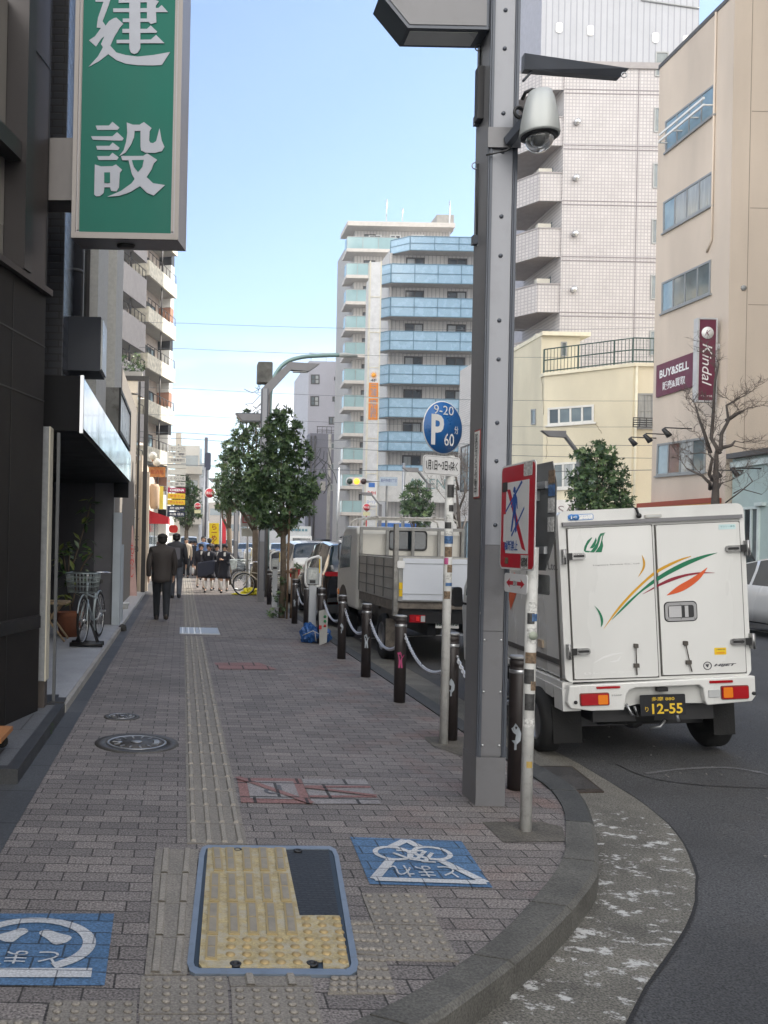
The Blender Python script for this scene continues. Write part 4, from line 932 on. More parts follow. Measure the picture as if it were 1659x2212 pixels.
# upper metal facade
mb = MB(); mb.prism([onf(0, zl+.052, 0), onf(-.42, zl+.052, 0), onf(-.42, zl+.052, -5), onf(0, zl+.052, -5)], (0, 0, 6)); mb.build('metal_panel', bronze, T)
mb = MB(); mb.prism([onf(-.42, zl+.06, .06), onf(-.56, zl+.06, .06), onf(-.56, zl+.06, -.3), onf(-.42, zl+.06, -.3)], (0, 0, 6)); mb.prism([onf(-.56, zl+.9, .02), onf(-14, zl+.9, .02), onf(-14, zl+.9, -.1), onf(-.56, zl+.9, -.1)], (0, 0, .14))
mb.prism([onf(-.56, zl+2.4-.0, .02), onf(-14, zl+2.4, .02), onf(-14, zl+2.4, -.1), onf(-.56, zl+2.4, -.1)], (0, 0, .14)).build('mullion', bronze2, T)
ztb = HP(20, 22, Cn-N1*.12, N1).z
mb = MB(); mb.prism([onf(-.57, zl+.06, -.12), onf(-14, zl+.06, -.12), onf(-14, zl+.06, -.2), onf(-.57, zl+.06, -.2)], (0, 0, ztb-zl)); mb.build('window_glass', mat('warm_glass', (.17, .16, .145), .25, 0, .12, 1, spec=.6), T)
mb = MB(); mb.prism([onf(-.005, zl+.06, .002), onf(-.012, zl+.06, .002), onf(-.012, zl+.06, .006), onf(-.005, zl+.06, .006)], (0, 0, 6))
for z in (zl+1.9, zl+3.3): mb.prism([onf(0, z, .002), onf(-.42, z, .002), onf(-.42, z, .006), onf(0, z, .006)], (0, 0, .01))
mb.build('panel_joints', BLK, T)
# granite step in front
gs = brick_mat('granite_step', (.09, .093, .1), (.11, .113, .118), (.03, .03, .03), .6, .6, .006, bump=.15, fine=.25, rough=.55)
T2 = thing('entrance_step', 'dark granite step with raised edge in front of the stone corner building', 'step', (-1.6, 6.3, 0))
MB().prism([(-1.02, 5.46, 0.001), (-1.02, 7.6, .001), (-8, 7.6, .001), (-8, 5.3, .001)], (0, 0, .088)).build('tread', gs, T2)
MB().prism([(-1.0, 5.44, .0), (-1.0, 7.62, .0), (-1.08, 7.62, .0), (-1.08, 5.44, .0)], (0, 0, .1)).build('edge', mat('dark_granite', (.035, .037, .04), .5, fine=.2), T2)
MB().prism([(-1.081, 5.44, .0), (-1.081, 5.52, .0), (-8, 5.36, .0), (-8, 5.28, .0)], (0, 0, .1)).build('edge', mat('dark_granite', 0), T2)
tr = thing('hand_trolley', 'small wooden trolley on black castor wheels cut by the left edge of the picture', 'trolley', G(-12, 1640, .1))
p = G(-10, 1637, .1)
mb = MB(); mb.box(p.x-.7, p.x+.045, p.y-.05, p.y+.35, .205, .235); mb.build('deck', mat('orange_wood', (.35, .15, .05), .6, streak=.1), tr)
for dy in (0, .28):
    w_ = MB(); w_.torus((p.x-.02, p.y+dy, .145), .032, .016, (0, 1, 0), 16, 8); w_.lathe([(.03, -.01), (.03, .01)], (p.x-.02, p.y+dy, .145), 12, (0, 1, 0)); w_.build('castor', RUB, tr)
    MB().box(p.x-.04, p.x, p.y+dy-.02, p.y+dy+.02, .16, .205).build('castor_bracket', STEEL, tr)
# --- green projecting sign
sx0, sx1, Ysg = W(155, 480, 7.3).x, W(386, 480, 7.3).x, 7.3
sz0 = W(270, 518, 7.3).z; dd = V((.065, .26, 0))
alu_s = mat('brushed_frame', (.5, .49, .48), .38, .75, .08, 2, streak=.2)
S = thing('projecting_sign', 'big green upright sign with white characters hanging over the footway', 'sign', (-.5, 7.4, sz0))
g_ = mat('green_sign_face', (.0, .118, .084), .5, 0, .1, 2, spec=.25, streak=.3)
fwid = .07
bx = MB(); bx.prism([(sx0, Ysg, sz0), (sx1, Ysg, sz0), V((sx1, Ysg, sz0))+dd, V((sx0, Ysg, sz0))+dd], (0, 0, 4.4)); bx.build('case', mat('sign_case', (.3, .29, .3), .35, .7, .1, 2, streak=.2), S)
mb = MB()
for (a, b) in ((sx0, sx0+.035), (sx1-.035, sx1)): mb.box(a, b, Ysg-.03, Ysg-.001, sz0, sz0+4.4)
mb.box(sx0+.0355, sx1-.0355, Ysg-.03, Ysg-.001, sz0, sz0+.05)
for (a, b) in ((sx0+.045, sx0+.06), (sx1-.06, sx1-.045)): mb.box(a, b, Ysg-.02, Ysg-.001, sz0+.07, sz0+4.4)
mb.build('frame', mat('pale_bronze', (.24, .22, .205), .45, .4, .15, 3, streak=.2), S)
MB().box(sx0+.065, sx1-.065, Ysg-.016, Ysg-.0012, sz0+.055, sz0+4.4).build('sign_face', g_, S)
# characters traced as strokes
zc = lambda x, y: W(x/1.659/1.8228, y/1.659/1.8228, Ysg-.016)
wch = mat('sign_silver_white', (.35, .37, .42), .5)
def stroke(pts): 
    P = [zc(*p) for p in pts]; return P
CH = [  # second character (lower)
 [(625, 822), (712, 822), (735, 797), (780, 835), (768, 850), (636, 850)],
 [(595, 892), (735, 892), (765, 865), (808, 905), (798, 921), (608, 915)],
 [(628, 955), (715, 955), (737, 933), (781, 967), (772, 982), (636, 980)],
 [(635, 1022), (715, 1022), (735, 1000), (775, 1030), (765, 1047), (645, 1047)],
 [(620, 1077), (660, 1090), (735, 1088), (758, 1077), (799, 1112), (783, 1130), (778, 1225), (762, 1252), (726, 1250), (720, 1226), (682, 1226), (678, 1262), (655, 1283), (628, 1284), (616, 1272)],
 [(828, 803), (868, 818), (912, 818), (940, 800), (991, 840), (978, 858), (974, 920), (982, 935), (1000, 938), (1020, 925), (1042, 840), (1056, 920), (1074, 962), (1058, 990), (1010, 1002), (950, 1000), (922, 985), (918, 960), (918, 858), (880, 858), (876, 900), (855, 950), (820, 1000), (778, 1023), (808, 985), (824, 930), (832, 870)],
 [(790, 1022), (935, 1022), (962, 1005), (1027, 1048), (1005, 1070), (990, 1110), (958, 1160), (1000, 1200), (1078, 1212), (1004, 1280), (960, 1262), (915, 1218), (850, 1258), (780, 1282), (702, 1288), (790, 1250), (860, 1200), (880, 1172), (862, 1140), (840, 1050), (800, 1050)]]
CI = [[(682, 1130), (720, 1130), (720, 1198), (682, 1198)], [(862, 1050), (940, 1048), (930, 1095), (902, 1128), (875, 1092)]]
CH1 = [
 [(615, -60), (700, -60), (735, -45), (712, 30), (686, 100), (670, 140), (690, 170), (712, 140), (745, 120), (760, 117), (806, 158), (785, 180), (745, 245), (712, 320), (708, 355), (650, 400), (578, 440), (640, 370), (668, 320), (690, 270), (680, 240), (662, 255), (628, 306), (582, 265), (620, 240), (660, 185), (632, 182), (640, 120), (676, 14), (625, 14)],
 [(660, 290), (700, 200), (690, 240), (720, 300), (760, 345), (820, 362), (900, 372), (1000, 362), (1112, 342), (1058, 426), (1000, 430), (900, 428), (820, 418), (760, 395), (700, 350)],
 [(740, 58), (1035, 55), (1056, 36), (1098, 82), (740, 82)],
 [(775, 0), (1010, 0), (1038, 12), (1018, 40), (1022, 150), (985, 160), (970, 146), (802, 148), (802, 124), (960, 124), (960, 18), (775, 22)],
 [(800, 192), (960, 192), (985, 170), (1027, 210), (1020, 218), (800, 218)],
 [(762, 264), (985, 262), (1020, 232), (1074, 286), (762, 286)],
 [(845, -40), (917, -40), (917, 320), (900, 348), (878, 357), (856, 348), (845, 320)],
 [(775, -60), (1010, -60), (1010, -30), (775, -30)]]
def chars(polys, cuts, base, mtl, green):
    mb = MB(); i = 0
    for k, p in enumerate(polys):
        mb.prism([zc(*q)+V((0, -.0008*k-.001, 0)) for q in p], (0, -.004, 0))
    mb.build('character', mtl, S)
    if cuts:
        mb = MB()
        for p in cuts: MB().prism([zc(*q)+V((0, -.0125, 0)) for q in p], (0, -.001, 0)).build('character_counter', green, S)
chars(CH, CI, 0, wch, g_); chars(CH1, [], 0, wch, g_)
MB().lathe([(.05, 0), (.045, -.02), (0, -.02)], V(((sx0+sx1)/2, Ysg+.13, sz0-.001)), 14, sx=1.6).build('under_lamp', BLK, S)
a, b = W(60, 305, 7.42), W(155, 440, 7.42)
mb = MB(); mb.prism([(a.x-.02, 7.36, b.z), (sx0, 7.34, b.z), (sx0, 7.62, b.z), (a.x+.05, 7.64, b.z)], (0, 0, a.z-b.z)); mb.build('bracket_box', mat('brushed_bronze', (.14, .13, .125), .45, .5, .3, 3, streak=.35), S)
# --- second building: dark brick return, glazed tiles, fins, recess
bk = brick_mat('navy_brick', (.012, .014, .02), (.02, .022, .03), (.004, .004, .005), .21, .07, .008, axes='XZ', bump=.5, fine=.1, rough=.35)
gt = brick_mat('glazed_tiles', (.05, .058, .075), (.09, .1, .12), (.015, .015, .018), .3, .14, .02, axes='YZ', bump=1.6, big=.2, fine=.1, rough=.12, off=.5)
T = thing('shop_building', 'glazed tile building with a recessed entrance and pale fins next to the dark stone corner', 'building', (-1.6, 10, 0))
X2 = -1.22
MB().box(-6, X2-.003, 8.58, 8.6, 2.98, 12).build('brick_return', bk, T)
MB().box(-6, X2, 8.605, 10.55, 2.98, 12).build('tiled_wall', gt, T)
MB().box(-6, X2-.12, 10.552, 14.9, 2.98, 12).build('upper_wall', mat('beige_grey_wall', (.3, .29, .26), .8), T)
for (xa_, xb_, yA, yB) in ((181, 200, 10.72, 12.05), (228, 241, 13.5, 14.9)):
    MB().box(X2-.12, -1.1, yA, yB, 2.98 if yA < 13 else 3.7, 12).build('fin', mat('fin_stucco', (.52, .52, .5), .85, var=.12, vs=25, bump=.5, bs=60), T)
panes('window', [V((X2-.1, 12.1, 7.5)), V((X2-.1, 13.45, 7.5)), V((X2-.1, 13.45, 4.2)), V((X2-.1, 12.1, 4.2))], T, DF, GLASS, 1, 2, .06)
panes('window', [V((X2+.004, 9.8, 6.9)), V((X2+.004, 10.5, 6.9)), V((X2+.004, 10.5, 3.9)), V((X2+.004, 9.8, 3.9))], T, DF, GLASS, 1, 2, .06)
p0 = W(161, 600, 9.4); mb = MB(); mb.tube([V((p0.x, 9.4, 12)), V((p0.x, 9.4, 3.95))], .085, 14); mb.build('vent_pipe', mat('dark_grey_pipe', (.06, .065, .08), .5), T)
mb = MB()
for z in (6.6, 5.45, 4.4, 7.9): mb.lathe([(.095, 0), (.095, .04)], (p0.x, 9.4, z), 14).box(p0.x-.2, p0.x, 9.42, 9.46, z, z+.03)
mb.build('pipe_clamps', DARK, T)
# recessed entrance
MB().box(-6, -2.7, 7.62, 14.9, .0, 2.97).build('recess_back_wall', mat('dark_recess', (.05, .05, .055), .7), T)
MB().box(-6, W(203, 1200, 14.9).x, 14.9, 15.1, 0, 2.97).build('recess_end_wall', mat('charcoal_panel', (.028, .028, .033), .45, var=.1), T)
MB().box(W(203, 1200, 14.9).x+.002, W(244, 1200, 14.9).x, 14.88, 15.1, 0, 2.97).build('marble_panel', mat('grey_marble', (.1, .1, .112), .35, var=.35, vs=2.2), T)
mb = MB(); a = W(244, 1200, 14.86).x; mb.box(a+.002, a+.075, 14.8, 15.1, 0, 2.0).box(a+.0752, a+.13, 14.8, 15.1, 0, 2.0); mb.build('white_post', mat('pale_post', (.4, .45, .5), .6), T)
MB().box(-6, -1.04, 7.7, 14.9, .0012, .085).build('entrance_floor', mat('pale_floor', (.3, .31, .33), .75, var=.15, vs=3, fine=.2), T)
MB().box(-1.04, -1.0, 7.7, 14.9, .0012, .075).build('floor_edge', CONC, T)
pc = W(88, 1300, 7.5).x; pc2 = W(104, 1300, 7.5).x
mb = MB(); mb.box(pc-.05, pc2-.012, 7.45, 7.62, .32, 2.5); mb.build('stucco_column', mat('stucco', (.24, .25, .26), .9, var=.15, vs=20, bump=.9, bs=70), T)
MB().box(pc2-.0118, pc2, 7.44, 7.62, .32, 2.5).build('column_trim', mat('trim_cream', (.5, .47, .38), .6), T)
MB().box(pc-.03, pc2-.01, 7.46, 7.6, .09, .318).build('column_base', mat('rusty_base', (.06, .05, .045), .8, dirt=.5), T)
MB().box(pc2+.02, pc2+.045, 7.7, 7.74, .09, 2.48).build('door_frame', mat('door_frame_grey', (.09, .095, .1), .5), T)
# canopy with mirror-like fascia
can = MB(); can.box(-5, -.93, 7.7, 14.85, 2.5, 2.985); can.build('canopy', mat('canopy_black', (.008, .008, .009), .65, spec=.12), T)
fas = mat('mirror_fascia', (.5, .51, .51), .1, .9, .08, 2, bump=.05, bs=5)
mb = MB()
for k in range(5): y0_ = 7.74+k*1.42; mb.box(-.929, -.905, y0_+.005, y0_+1.415, 2.53, 2.975)
mb.build('fascia', fas, T)
MB().box(-.929, -.9, 7.69, 7.738, 2.48, 2.99).build('fascia_edge', ALU, T)
a, b = W(247, 1038, 14.75), W(277, 1075, 14.75); MB().box(a.x, b.x, 14.7, 14.84, b.z, 2.498).build('shutter_box', mat('canopy_black', 0), T)
# grimy upper box and sign boxes
a, b = W(213.7, 836, 12.2), W(254.5, 968, 12.2)
t = thing('sign_box', 'grimy concrete box with white lightbox face above the entrance canopy', 'sign', (-1.2, 13, b.z))
MB().box(a.x, b.x, 12.2, 14.6, b.z+.2, a.z).build('case', mat('grimy_concrete', (.2, .2, .19), .85, var=.3, vs=3, dirt=.9), t)
mb = MB(); x_ = b.x; z0q, z1q = b.z+.2, a.z
mb.box(x_+.001, x_+.03, 12.2, 12.25, z0q, z1q).box(x_+.001, x_+.03, 14.55, 14.6, z0q, z1q).box(x_+.001, x_+.03, 12.252, 14.548, z1q-.06, z1q).box(x_+.001, x_+.03, 12.252, 14.548, z0q, z0q+.06); mb.build('frame', BLK, t)
MB().box(x_+.001, x_+.015, 12.26, 14.54, z0q+.065, z1q-.065).build('face', mat('lightbox_white', (.62, .64, .64), .3), t)
a, b = W(135, 683, 9), W(216, 801, 9)
t = thing('sign_box', 'dark navy metal sign box with pale edge at the foot of the vent pipe', 'sign', (-1, 9, b.z))
MB().box(a.x, b.x, 9.0, 9.5, b.z, a.z).build('case', mat('navy_metal', (.035, .04, .052), .5, .3), t)
MB().box(b.x+.001, b.x+.02, 9.02, 9.48, b.z+.02, a.z-.02).build('face', mat('lightbox_white', 0), t)
# --- low shop building with sign rack
low = mat('shop_cream', (.5, .44, .36), .8, var=.1)
T = thing('shop_building', 'narrow grey brown shop front behind the tall sign rack', 'building', (-2, 20, 0))
MB().box(-6, -1.35, 15.12, 24.4, 0, 5.2).build('wall', mat('grey_brown_wall', (.2, .18, .16), .8), T)
MB().box(-1.35, -1.05, 15.3, 15.7, 0, 1.45).build('counter_end', mat('pale_post', 0), T)
MB().box(-1.9, -1.02, 15.11, 24.4, .0012, .07).build('door_step', mat('marble_step', (.45, .45, .44), .4, fine=.1), T)
Yk = 24.5
rk = thing('sign_rack', 'tall dark steel sign rack stacked with cream tenant panels', 'sign', W(311, 1288, Yk))
xr0, xr1 = W(307, 1100, Yk).x, W(316, 1100, Yk).x; zt_ = W(300, 812, Yk).z
mb = MB(); mb.box(xr0, xr1, Yk, Yk+.12, 0.05, zt_).box(W(250, 900, Yk).x, xr0-.002, Yk, Yk+.12, zt_-.13, zt_); xi = W(298, 900, Yk).x; mb.box(xi, xi+.06, Yk+.02, Yk+.1, .05, zt_-.15)
mb.build('frame', mat('rack_steel', (.03, .027, .025), .5), rk)
cp = mat('cream_lightbox', (.6, .53, .43), .4); x_l = W(252, 900, Yk).x
rows = [(915, 1005, cp, ''), (1020, 1105, cp, ''), (1120, 1210, cp, ''), (1220, 1300, cp, ''), (1310, 1405, cp, ''), (1430, 1520, BLK, 'ın'), (1535, 1665, cp, ''), (1670, 1850, mat('brown_panel', (.05, .025, .02), .5), 'トリップバー'), (1850, 1990, mat('sign_white', 0), 'パッシオン'), (2030, 2090, cp, 'いろは'), (2110, 2170, cp, '酒場')]
for (y0_, y1_, mt, tx_) in rows:
    z1q, z0q = W(*ZL(900, y0_), Yk).z, W(*ZL(900, y1_), Yk).z
    p_ = MB().box(x_l, xi-.02, Yk+.03, Yk+.09, z0q, z1q).build('tenant_panel', mt, rk)
    if len(tx_) > 1: text(tx_, ((x_l+xi)/2+.12, Yk+.03, (z0q+z1q)/2+.0), XR, ZU, .55, .16, WHT if mt in (BLK,) or 'brown' in mt.name else mat('dark_text', (.06, .06, .07), .6), p_, bold=.02)
ab = thing('a_board_sign', 'leaning pavement board with pink and white banner at the foot of the sign rack', 'sign board', W(285, 1290, 23))
P = [W(x, y, 22.8) for x, y in ((274, 1135), (286, 1135), (296, 1292), (278, 1292))]
MB().prism([p+V((0, .3*(1-k//2), 0)) for k, p in enumerate(P)], (0, .06, 0)).build('board', mat('pinkish_board', (.5, .33, .3), .6), ab)
text('もみじ', W(285, 1210, 22.6)+V((0, .1, 0)), XR, ZU, .1, .9, mat('red_text', (.6, .03, .03), .5), ab, vert=True)
pl = thing('flower_pot', 'small white pot on the step by the sign rack', 'pot', W(268, 1322, 18.5))
MB().lathe([(.07, 0), (.1, .18), (.11, .18), (.11, .2), (.08, .19)], V(pl.location), 14).build('pot', WHT, pl)
# --- angled balcony buildings further on
E1 = V((.302, .953, 0)); M1 = V((.953, -.302, 0))
def angled(name, label, P0, L, floors, ztop, ph, body, par, rail, depth=9, hz=26, pitch=2.98):
    T = thing(name, label, 'building', P0); q = lambda t, z, o: P0+E1*t+M1*o+V((0, 0, z))
    mb = MB(); mb.prism([q(0, 0, -1.3), q(L, 0, -1.3), q(L, 0, -depth), q(0, 0, -depth)], (0, 0, hz)); mb.build('wall', body, T)
    for k in range(floors):
        z = ztop-pitch*k
        if z < 3.4: break
        b = MB().prism([q(.0, z-ph, 0), q(L, z-ph, 0), q(L, z-ph, -1.28), q(0, z-ph, -1.28)], (0, 0, .16)).build('balcony', mat('soffit', (.35, .33, .3), .9), T)
        mb = MB(); mb.prism([q(-.02, z-ph-.02, .03), q(L+.02, z-ph-.02, .03), q(L+.02, z-ph-.02, -.1), q(-.02, z-ph-.02, -.1)], (0, 0, ph)); mb.prism([q(-.02, z-ph-.02, -.1), q(.1, z-ph-.02, -.1), q(.1, z-ph-.02, -1.27), q(-.02, z-ph-.02, -1.27)], (0, 0, ph)); mb.build('parapet', par, b)
        if rail:
            mb = MB()
            for j in range(9): mb.tube([q(L*j/8, z, -.03), q(L*j/8, z+.55, -.03)], .025, 4)
            mb.tube([q(0, z+.55, -.03), q(L, z+.55, -.03)], .03, 4); mb.tube([q(L*.55, z, -.2), q(L*.55, z+pitch-ph, -.2)], .05, 5); mb.build('rail', DF, b)
        zb = z-ph+.2
        for (t0, t1) in ((.12, .4), (.55, .86)):
            panes('window', [q(L*t0, zb+2.0, -1.3), q(L*t1, zb+2.0, -1.3), q(L*t1, zb+.1, -1.3), q(L*t0, zb+.1, -1.3)], T, DF, [MID, BLU], 2, 1, .08)
        MB().prism([q(L*.42, zb, -.9), q(L*.54, zb, -.9), q(L*.54, zb, -1.25), q(L*.42, zb, -1.25)], (0, 0, .7)).build('air_conditioner', hk, T)
    return T, q
Yq = 50.0; P0 = V((W(250, 700, Yq).x, Yq, 0)); 
TT, q3 = angled('apartment_building', 'taupe apartment block with deep solid balconies behind the pale fins', P0, 4.9, 8, W(256, 657, Yq).z+2.82*2, 1.75, mat('grey_flat_wall', (.45, .43, .42), .8), mat('taupe_parapet', (.31, .29, .285), .8, bump=.2), True, pitch=2.82)
Yq = 56.0; P0 = V((W(320, 700, Yq).x, Yq, 0))
pat = mat('cream_flecked', (.62, .58, .48), .8, var=.35, vs=4, bump=.3)
TT, q4 = angled('apartment_building', 'sunlit apartment block with cream flecked balconies and glass rails left of the sky', P0, 5.6, 9, W(320, 561, Yq).z+2.98*2, .97, mat('pink_white_wall', (.6, .52, .46), .8), pat, True)
mb = MB(); 
for k in range(26):
    z = k*1.0; mb.m([BLK, WHT, mat('terracotta', (.35, .18, .12), .8)][k % 3 if k % 2 else 1]).prism([q4(5.62, z, -.4), q4(6.3, z, -.4), q4(6.3, z, -1.6), q4(5.62, z, -1.6)], (0, 0, .98))
mb.build('stair_edge', None, TT)
# ================================================================ STREET FURNITURE
gp = mat('post_grey', (.2, .2, .21), .45, .2, .14, 2.2, streak=.2, dirt=.18); gpl = mat('post_panel', (.31, .32, .35), .45, .2, .1, 2.2, streak=.2, dirt=.12); gpd = mat('post_trim', (.09, .1, .12), .4, .4)
lens = mat('lamp_lens', (.55, .56, .55), .3)
def column(X, Y, label, near=False, H_=6.6):
    wd, dp = .175, .24
    T = thing('lamp_column', label, 'lamp post', (X, Y, 0), 'grey steel lamp columns along the kerb')
    x0, x1, y0, y1 = X-wd/2, X+wd/2, Y, Y+dp
    MB().box(x0+.003, x1-.003, y0+.012, y1, .0, H_).build('shaft', gp, T)
    MB().box(x0, x1, y0-.004, y1+.003, 0, .29).build('base', gp, T)
    mb = MB()
    for (a, b) in ((x0, x0+.026), (x1-.026, x1)):
        mb.box(a, b, y0-.006, y0+.0115, .292, H_); mb.box(a+.008, a+.018, y0-.014, y0-.0062, .3, H_)
    mb.build('edge_rail', gpd, T)
    mb = MB(); mb.box(x0+.027, x1-.027, y0+.004, y0+.0118, 1.56, H_); mb.build('front_panel', gpl, T)
    mb = MB(); mb.box(x0+.027, x1-.027, y0+.002, y0+.0118, .30, 1.04); mb.box(x0+.027, x1-.027, y0+.004, y0+.0118, 1.045, 1.555); mb.build('service_door', gp, T)
    if near:
        for y_ in (21, 104, 244, 327, 467, 552, 692, 776, 913, 996, 1134):
            z = W(1080, y_, Y).z; MB().lathe([(.013, 0), (.012, .005), (.006, .009), (0, .01)], (X, y0+.004, z), 12, (0, -1, 0)).build('rivet', gpd, T)
        for z in (.36, .68, .99):
            for s in (-1, 1): MB().lathe([(.008, 0), (.007, .004), (0, .005)], (X+s*.05, y0+.002, z), 10, (0, -1, 0)).build('screw', ALU, T)
        mb = MB(); 
        for z in (1.15, 1.9, 2.9, 3.9): 
            for s in (-1, 1): mb.lathe([(.006, 0), (.004, .004)], (X+s*.079, y0-.006, z), 8, (0, -1, 0))
        mb.build('trim_screws', gp, T)
    # side lamp towards the shops
    h = 4.65
    def lamp(p):
        c = [(p[0], p[2]), (p[0]-.49, p[2]), (p[0]-.66, p[2]+.2), (p[0]-.64, p[2]+.21), (p[0], p[2]+.21)]
        a = MB().prism([(x, y0+.02, z) for x, z in c], (0, .2, 0)).build('lamp_head', gpd, T)
        mb = MB(); mb.prism([(c[0][0]-.02, y0+.015, p[2]+.02), (c[1][0]+.01, y0+.015, p[2]+.02), (c[2][0]+.04, y0+.015, p[2]+.185), (c[0][0]-.02, y0+.015, p[2]+.185)], (0, .006, 0)); mb.build('lamp_side', gp, a)
        MB().box(p[0]-.47, p[0]-.06, y0+.05, y0+.19, p[2]-.006, p[2]-.001).build('lens', lens, a)
    lamp((x0, Y, h))
    c = [(x0+.02, 5.35), (X+.07, 5.25), (X+.72, 6.02), (X+1.0, 6.0), (X+1.35, 6.22), (X+.62, 6.3)]
    if not near:
        MB().prism([(x, y0+.02, z) for x, z in [(x0, 5.5), (x1, 5.35), (X+.66, 6.0), (X+.62, 6.2)]], (0, .2, 0)).build('lamp_arm', gp, T)
        a = MB().prism([(x, y0+.02, z) for x, z in [(X+.663, 6.0), (X+1.12, 5.97), (X+1.4, 6.17), (X+.622, 6.2)]], (0, .2, 0)).build('lamp_head', gp, T)
        MB().box(X+.72, X+1.08, y0+.05, y0+.19, 5.95, 5.966).build('lens', lens, a)
    return T
near = column(1.868, 5.2, 'thick grey steel lamp column in the foreground carrying a dome camera', True)
column(2.05, 22.4, 'grey steel lamp column beside the leafy street tree', H_=5.5)
column(2.06, 33.5, 'grey lamp column behind the parked bicycles', H_=5.5)
column(2.06, 46, 'most distant grey lamp column on the footway', H_=5.5)
# brackets on the near column
mb = MB(); a = near
def beam(p, q, w, h): 
    d = (q-p); s = d.cross(ZU).normalized()*w/2; u = s.cross(d).normalized()*h/2; u = u if u.z > 0 else -u
    return MB().prism([p-s-u, p+s-u, p+s+u, p-s+u], d)
fa = thing('flag_beam', 'dark steel banner arm reaching right from the grey column above the dome camera', 'bracket', W(1133, 130, 5.3))
p, q = W(1133, 132, 5.32), W(1356, 157, 5.75); MB().prism([p+V((0, 0, -.05)), q+V((-.05, 0, -.03)), q+V((.01, 0, .03)), p+V((0, 0, .05))], (0, .05, 0)).build('arm', gpd, fa)
for x_, y_ in ((1163, 142), (1348, 162)): MB().torus(W(x_, y_, 5.5)+V((0, 0, -.0)), .016, .004, (0, 1, 0), 14, 6).build('eye_ring', STEEL, fa)
MB().tube([W(1163, 138, 5.4), W(1130, 175, 5.35)], .008, 6).build('stay', gpd, fa)
for i, (bx_, by_, tx_, ty_) in enumerate(((1030, 262, 1044, 100), (1026, 520, 1037, 355))):
    t = thing('flag_holder', ['upper flag holder bracket on left of the grey column', 'lower flag holder bracket on left of the grey column'][i], 'bracket', W(bx_, by_, 5.35), 'flag holders on the grey column')
    p = W(bx_-6, by_, 5.38); c = W(1045, by_, 5.38)
    MB().box(p.x, 1.785, 5.36, 5.4, p.z-.025, p.z+.03).build('clamp', gpd, t)
    q = W(tx_, ty_, 5.38); MB().tube([V((p.x+.035, 5.38, p.z+.03)), V((q.x-.01, 5.38, q.z))], .012, 6).build('rod', DARK, t)
    MB().torus(V((q.x-.03, 5.38, q.z-.01)), .02, .004, (0, 1, 0), 12, 5).build('eye_ring', STEEL, t)
    MB().tube([V((p.x+.03, 5.36, p.z-.03)), V((p.x+.05, 5.36, p.z-.07)), V((1.79, 5.36, p.z-.04))], .006, 5).build('bolt', STEEL, t)
t = thing('junction_box', 'slim dark junction box strapped on the left of the grey column', 'box', W(1040, 200, 5.35))
p = W(1040, 190, 5.33); MB().box(1.745, 1.784, 5.3, 5.36, p.z-.2, p.z+.12).build('box', DARK, t)
# camera
t = thing('dome_camera', 'silver dome surveillance camera on a bracket at the grey column', 'camera', W(1168, 260, 5.0))
Yc = 5.02; c = W(1166, 262, Yc); r_ = lambda px: px/1880*Yc
zt, zb = W(1166, 197, Yc).z, W(1166, 290, Yc).z; hh = zt-zb; cc = V((c.x, Yc, 0))
MB().lathe([(r_(41), zb-.012), (r_(42), zb), (r_(39), zb+hh*.28), (r_(35), zb+hh*.55), (r_(28), zb+hh*.86), (r_(27), zb+hh*.87), (r_(24), zb+hh*.97), (r_(17), zt), (0, zt+.002)], cc, 32).build('housing', mat('camera_silver', (.45, .47, .46), .45, .25, .04), t)
mb = MB(); mb.lathe([(0, zb+.01), (r_(38), zb+.01), (r_(38), zb-.018), (r_(33), zb-.022), (0, zb-.022)], cc, 28); mb.build('shroud', BLK, t)
dm_ = mat('clear_dome', (.7, .72, .72), .05, 0, .0, spec=1., trans=.9)
mb = MB(); mb.lathe([(r_(30)*cos(a_*pi/16), zb-.02-r_(31)*sin(a_*pi/16)) for a_ in range(9)], cc, 24); mb.build('dome', dm_, t)
MB().sphere(cc+V((0, 0, zb-.03)), r_(20), sc=(1, 1, 1.1)).build('camera_eye', BLK, t)
mb = MB(); zc_ = W(1060, 300, 5.2).z
mb.box(1.77, 1.966, 5.175, 5.185, zc_-.06, zc_+.06); mb.build('collar', gp, t)
p = W(1098, 305, 5.16); q = W(1135, 262, 5.04)
beam(V((p.x, 5.17, p.z)), V((q.x, 5.05, q.z)), .045, .05).build('arm', gpd, t)
mb = MB(); mb.torus(W(1121, 243, 5.06), .032, .008, (.3, -1, 0), 20, 6).torus(W(1121, 243, 5.09), .027, .007, (.2, -1, .2), 20, 6); mb.build('cable_coil', BLK, t)
MB().tube([W(1105, 315, 5.14), W(1095, 325, 5.15), W(1070, 331, 5.16), W(1050, 335, 5.17)], .006, 6).build('cable', BLK, t); mb = MB(); mb.tube([W(1128, 215, 5.08), W(1135, 200, 5.05), W(1148, 194, 5.03), W(1166, 196, 5.02)], .011, 6); mb.build('cable', BLK, t)
# label plates on column's left face
Xf = 1.7832
p0, p1 = WX(1023, 932, Xf), WX(1040, 1075, Xf)
s = MB().box(Xf-.004, Xf-.0005, 5.24, 5.34, p1.z, p0.z).build('camera_notice', mat('red_trim', (.35, .06, .05), .5), near)
MB().box(Xf-.006, Xf-.0042, 5.247, 5.333, p1.z+.01, p0.z-.01).build('notice_face', WHT, s)
text('防犯カメラ作動中', (Xf-.006, 5.29, (p0.z+p1.z)/2), (0, -1, 0), ZU, .05, (p0.z-p1.z)*.9, mat('dark_text', (.06, .06, .07), .6), s, vert=True, bold=.02)
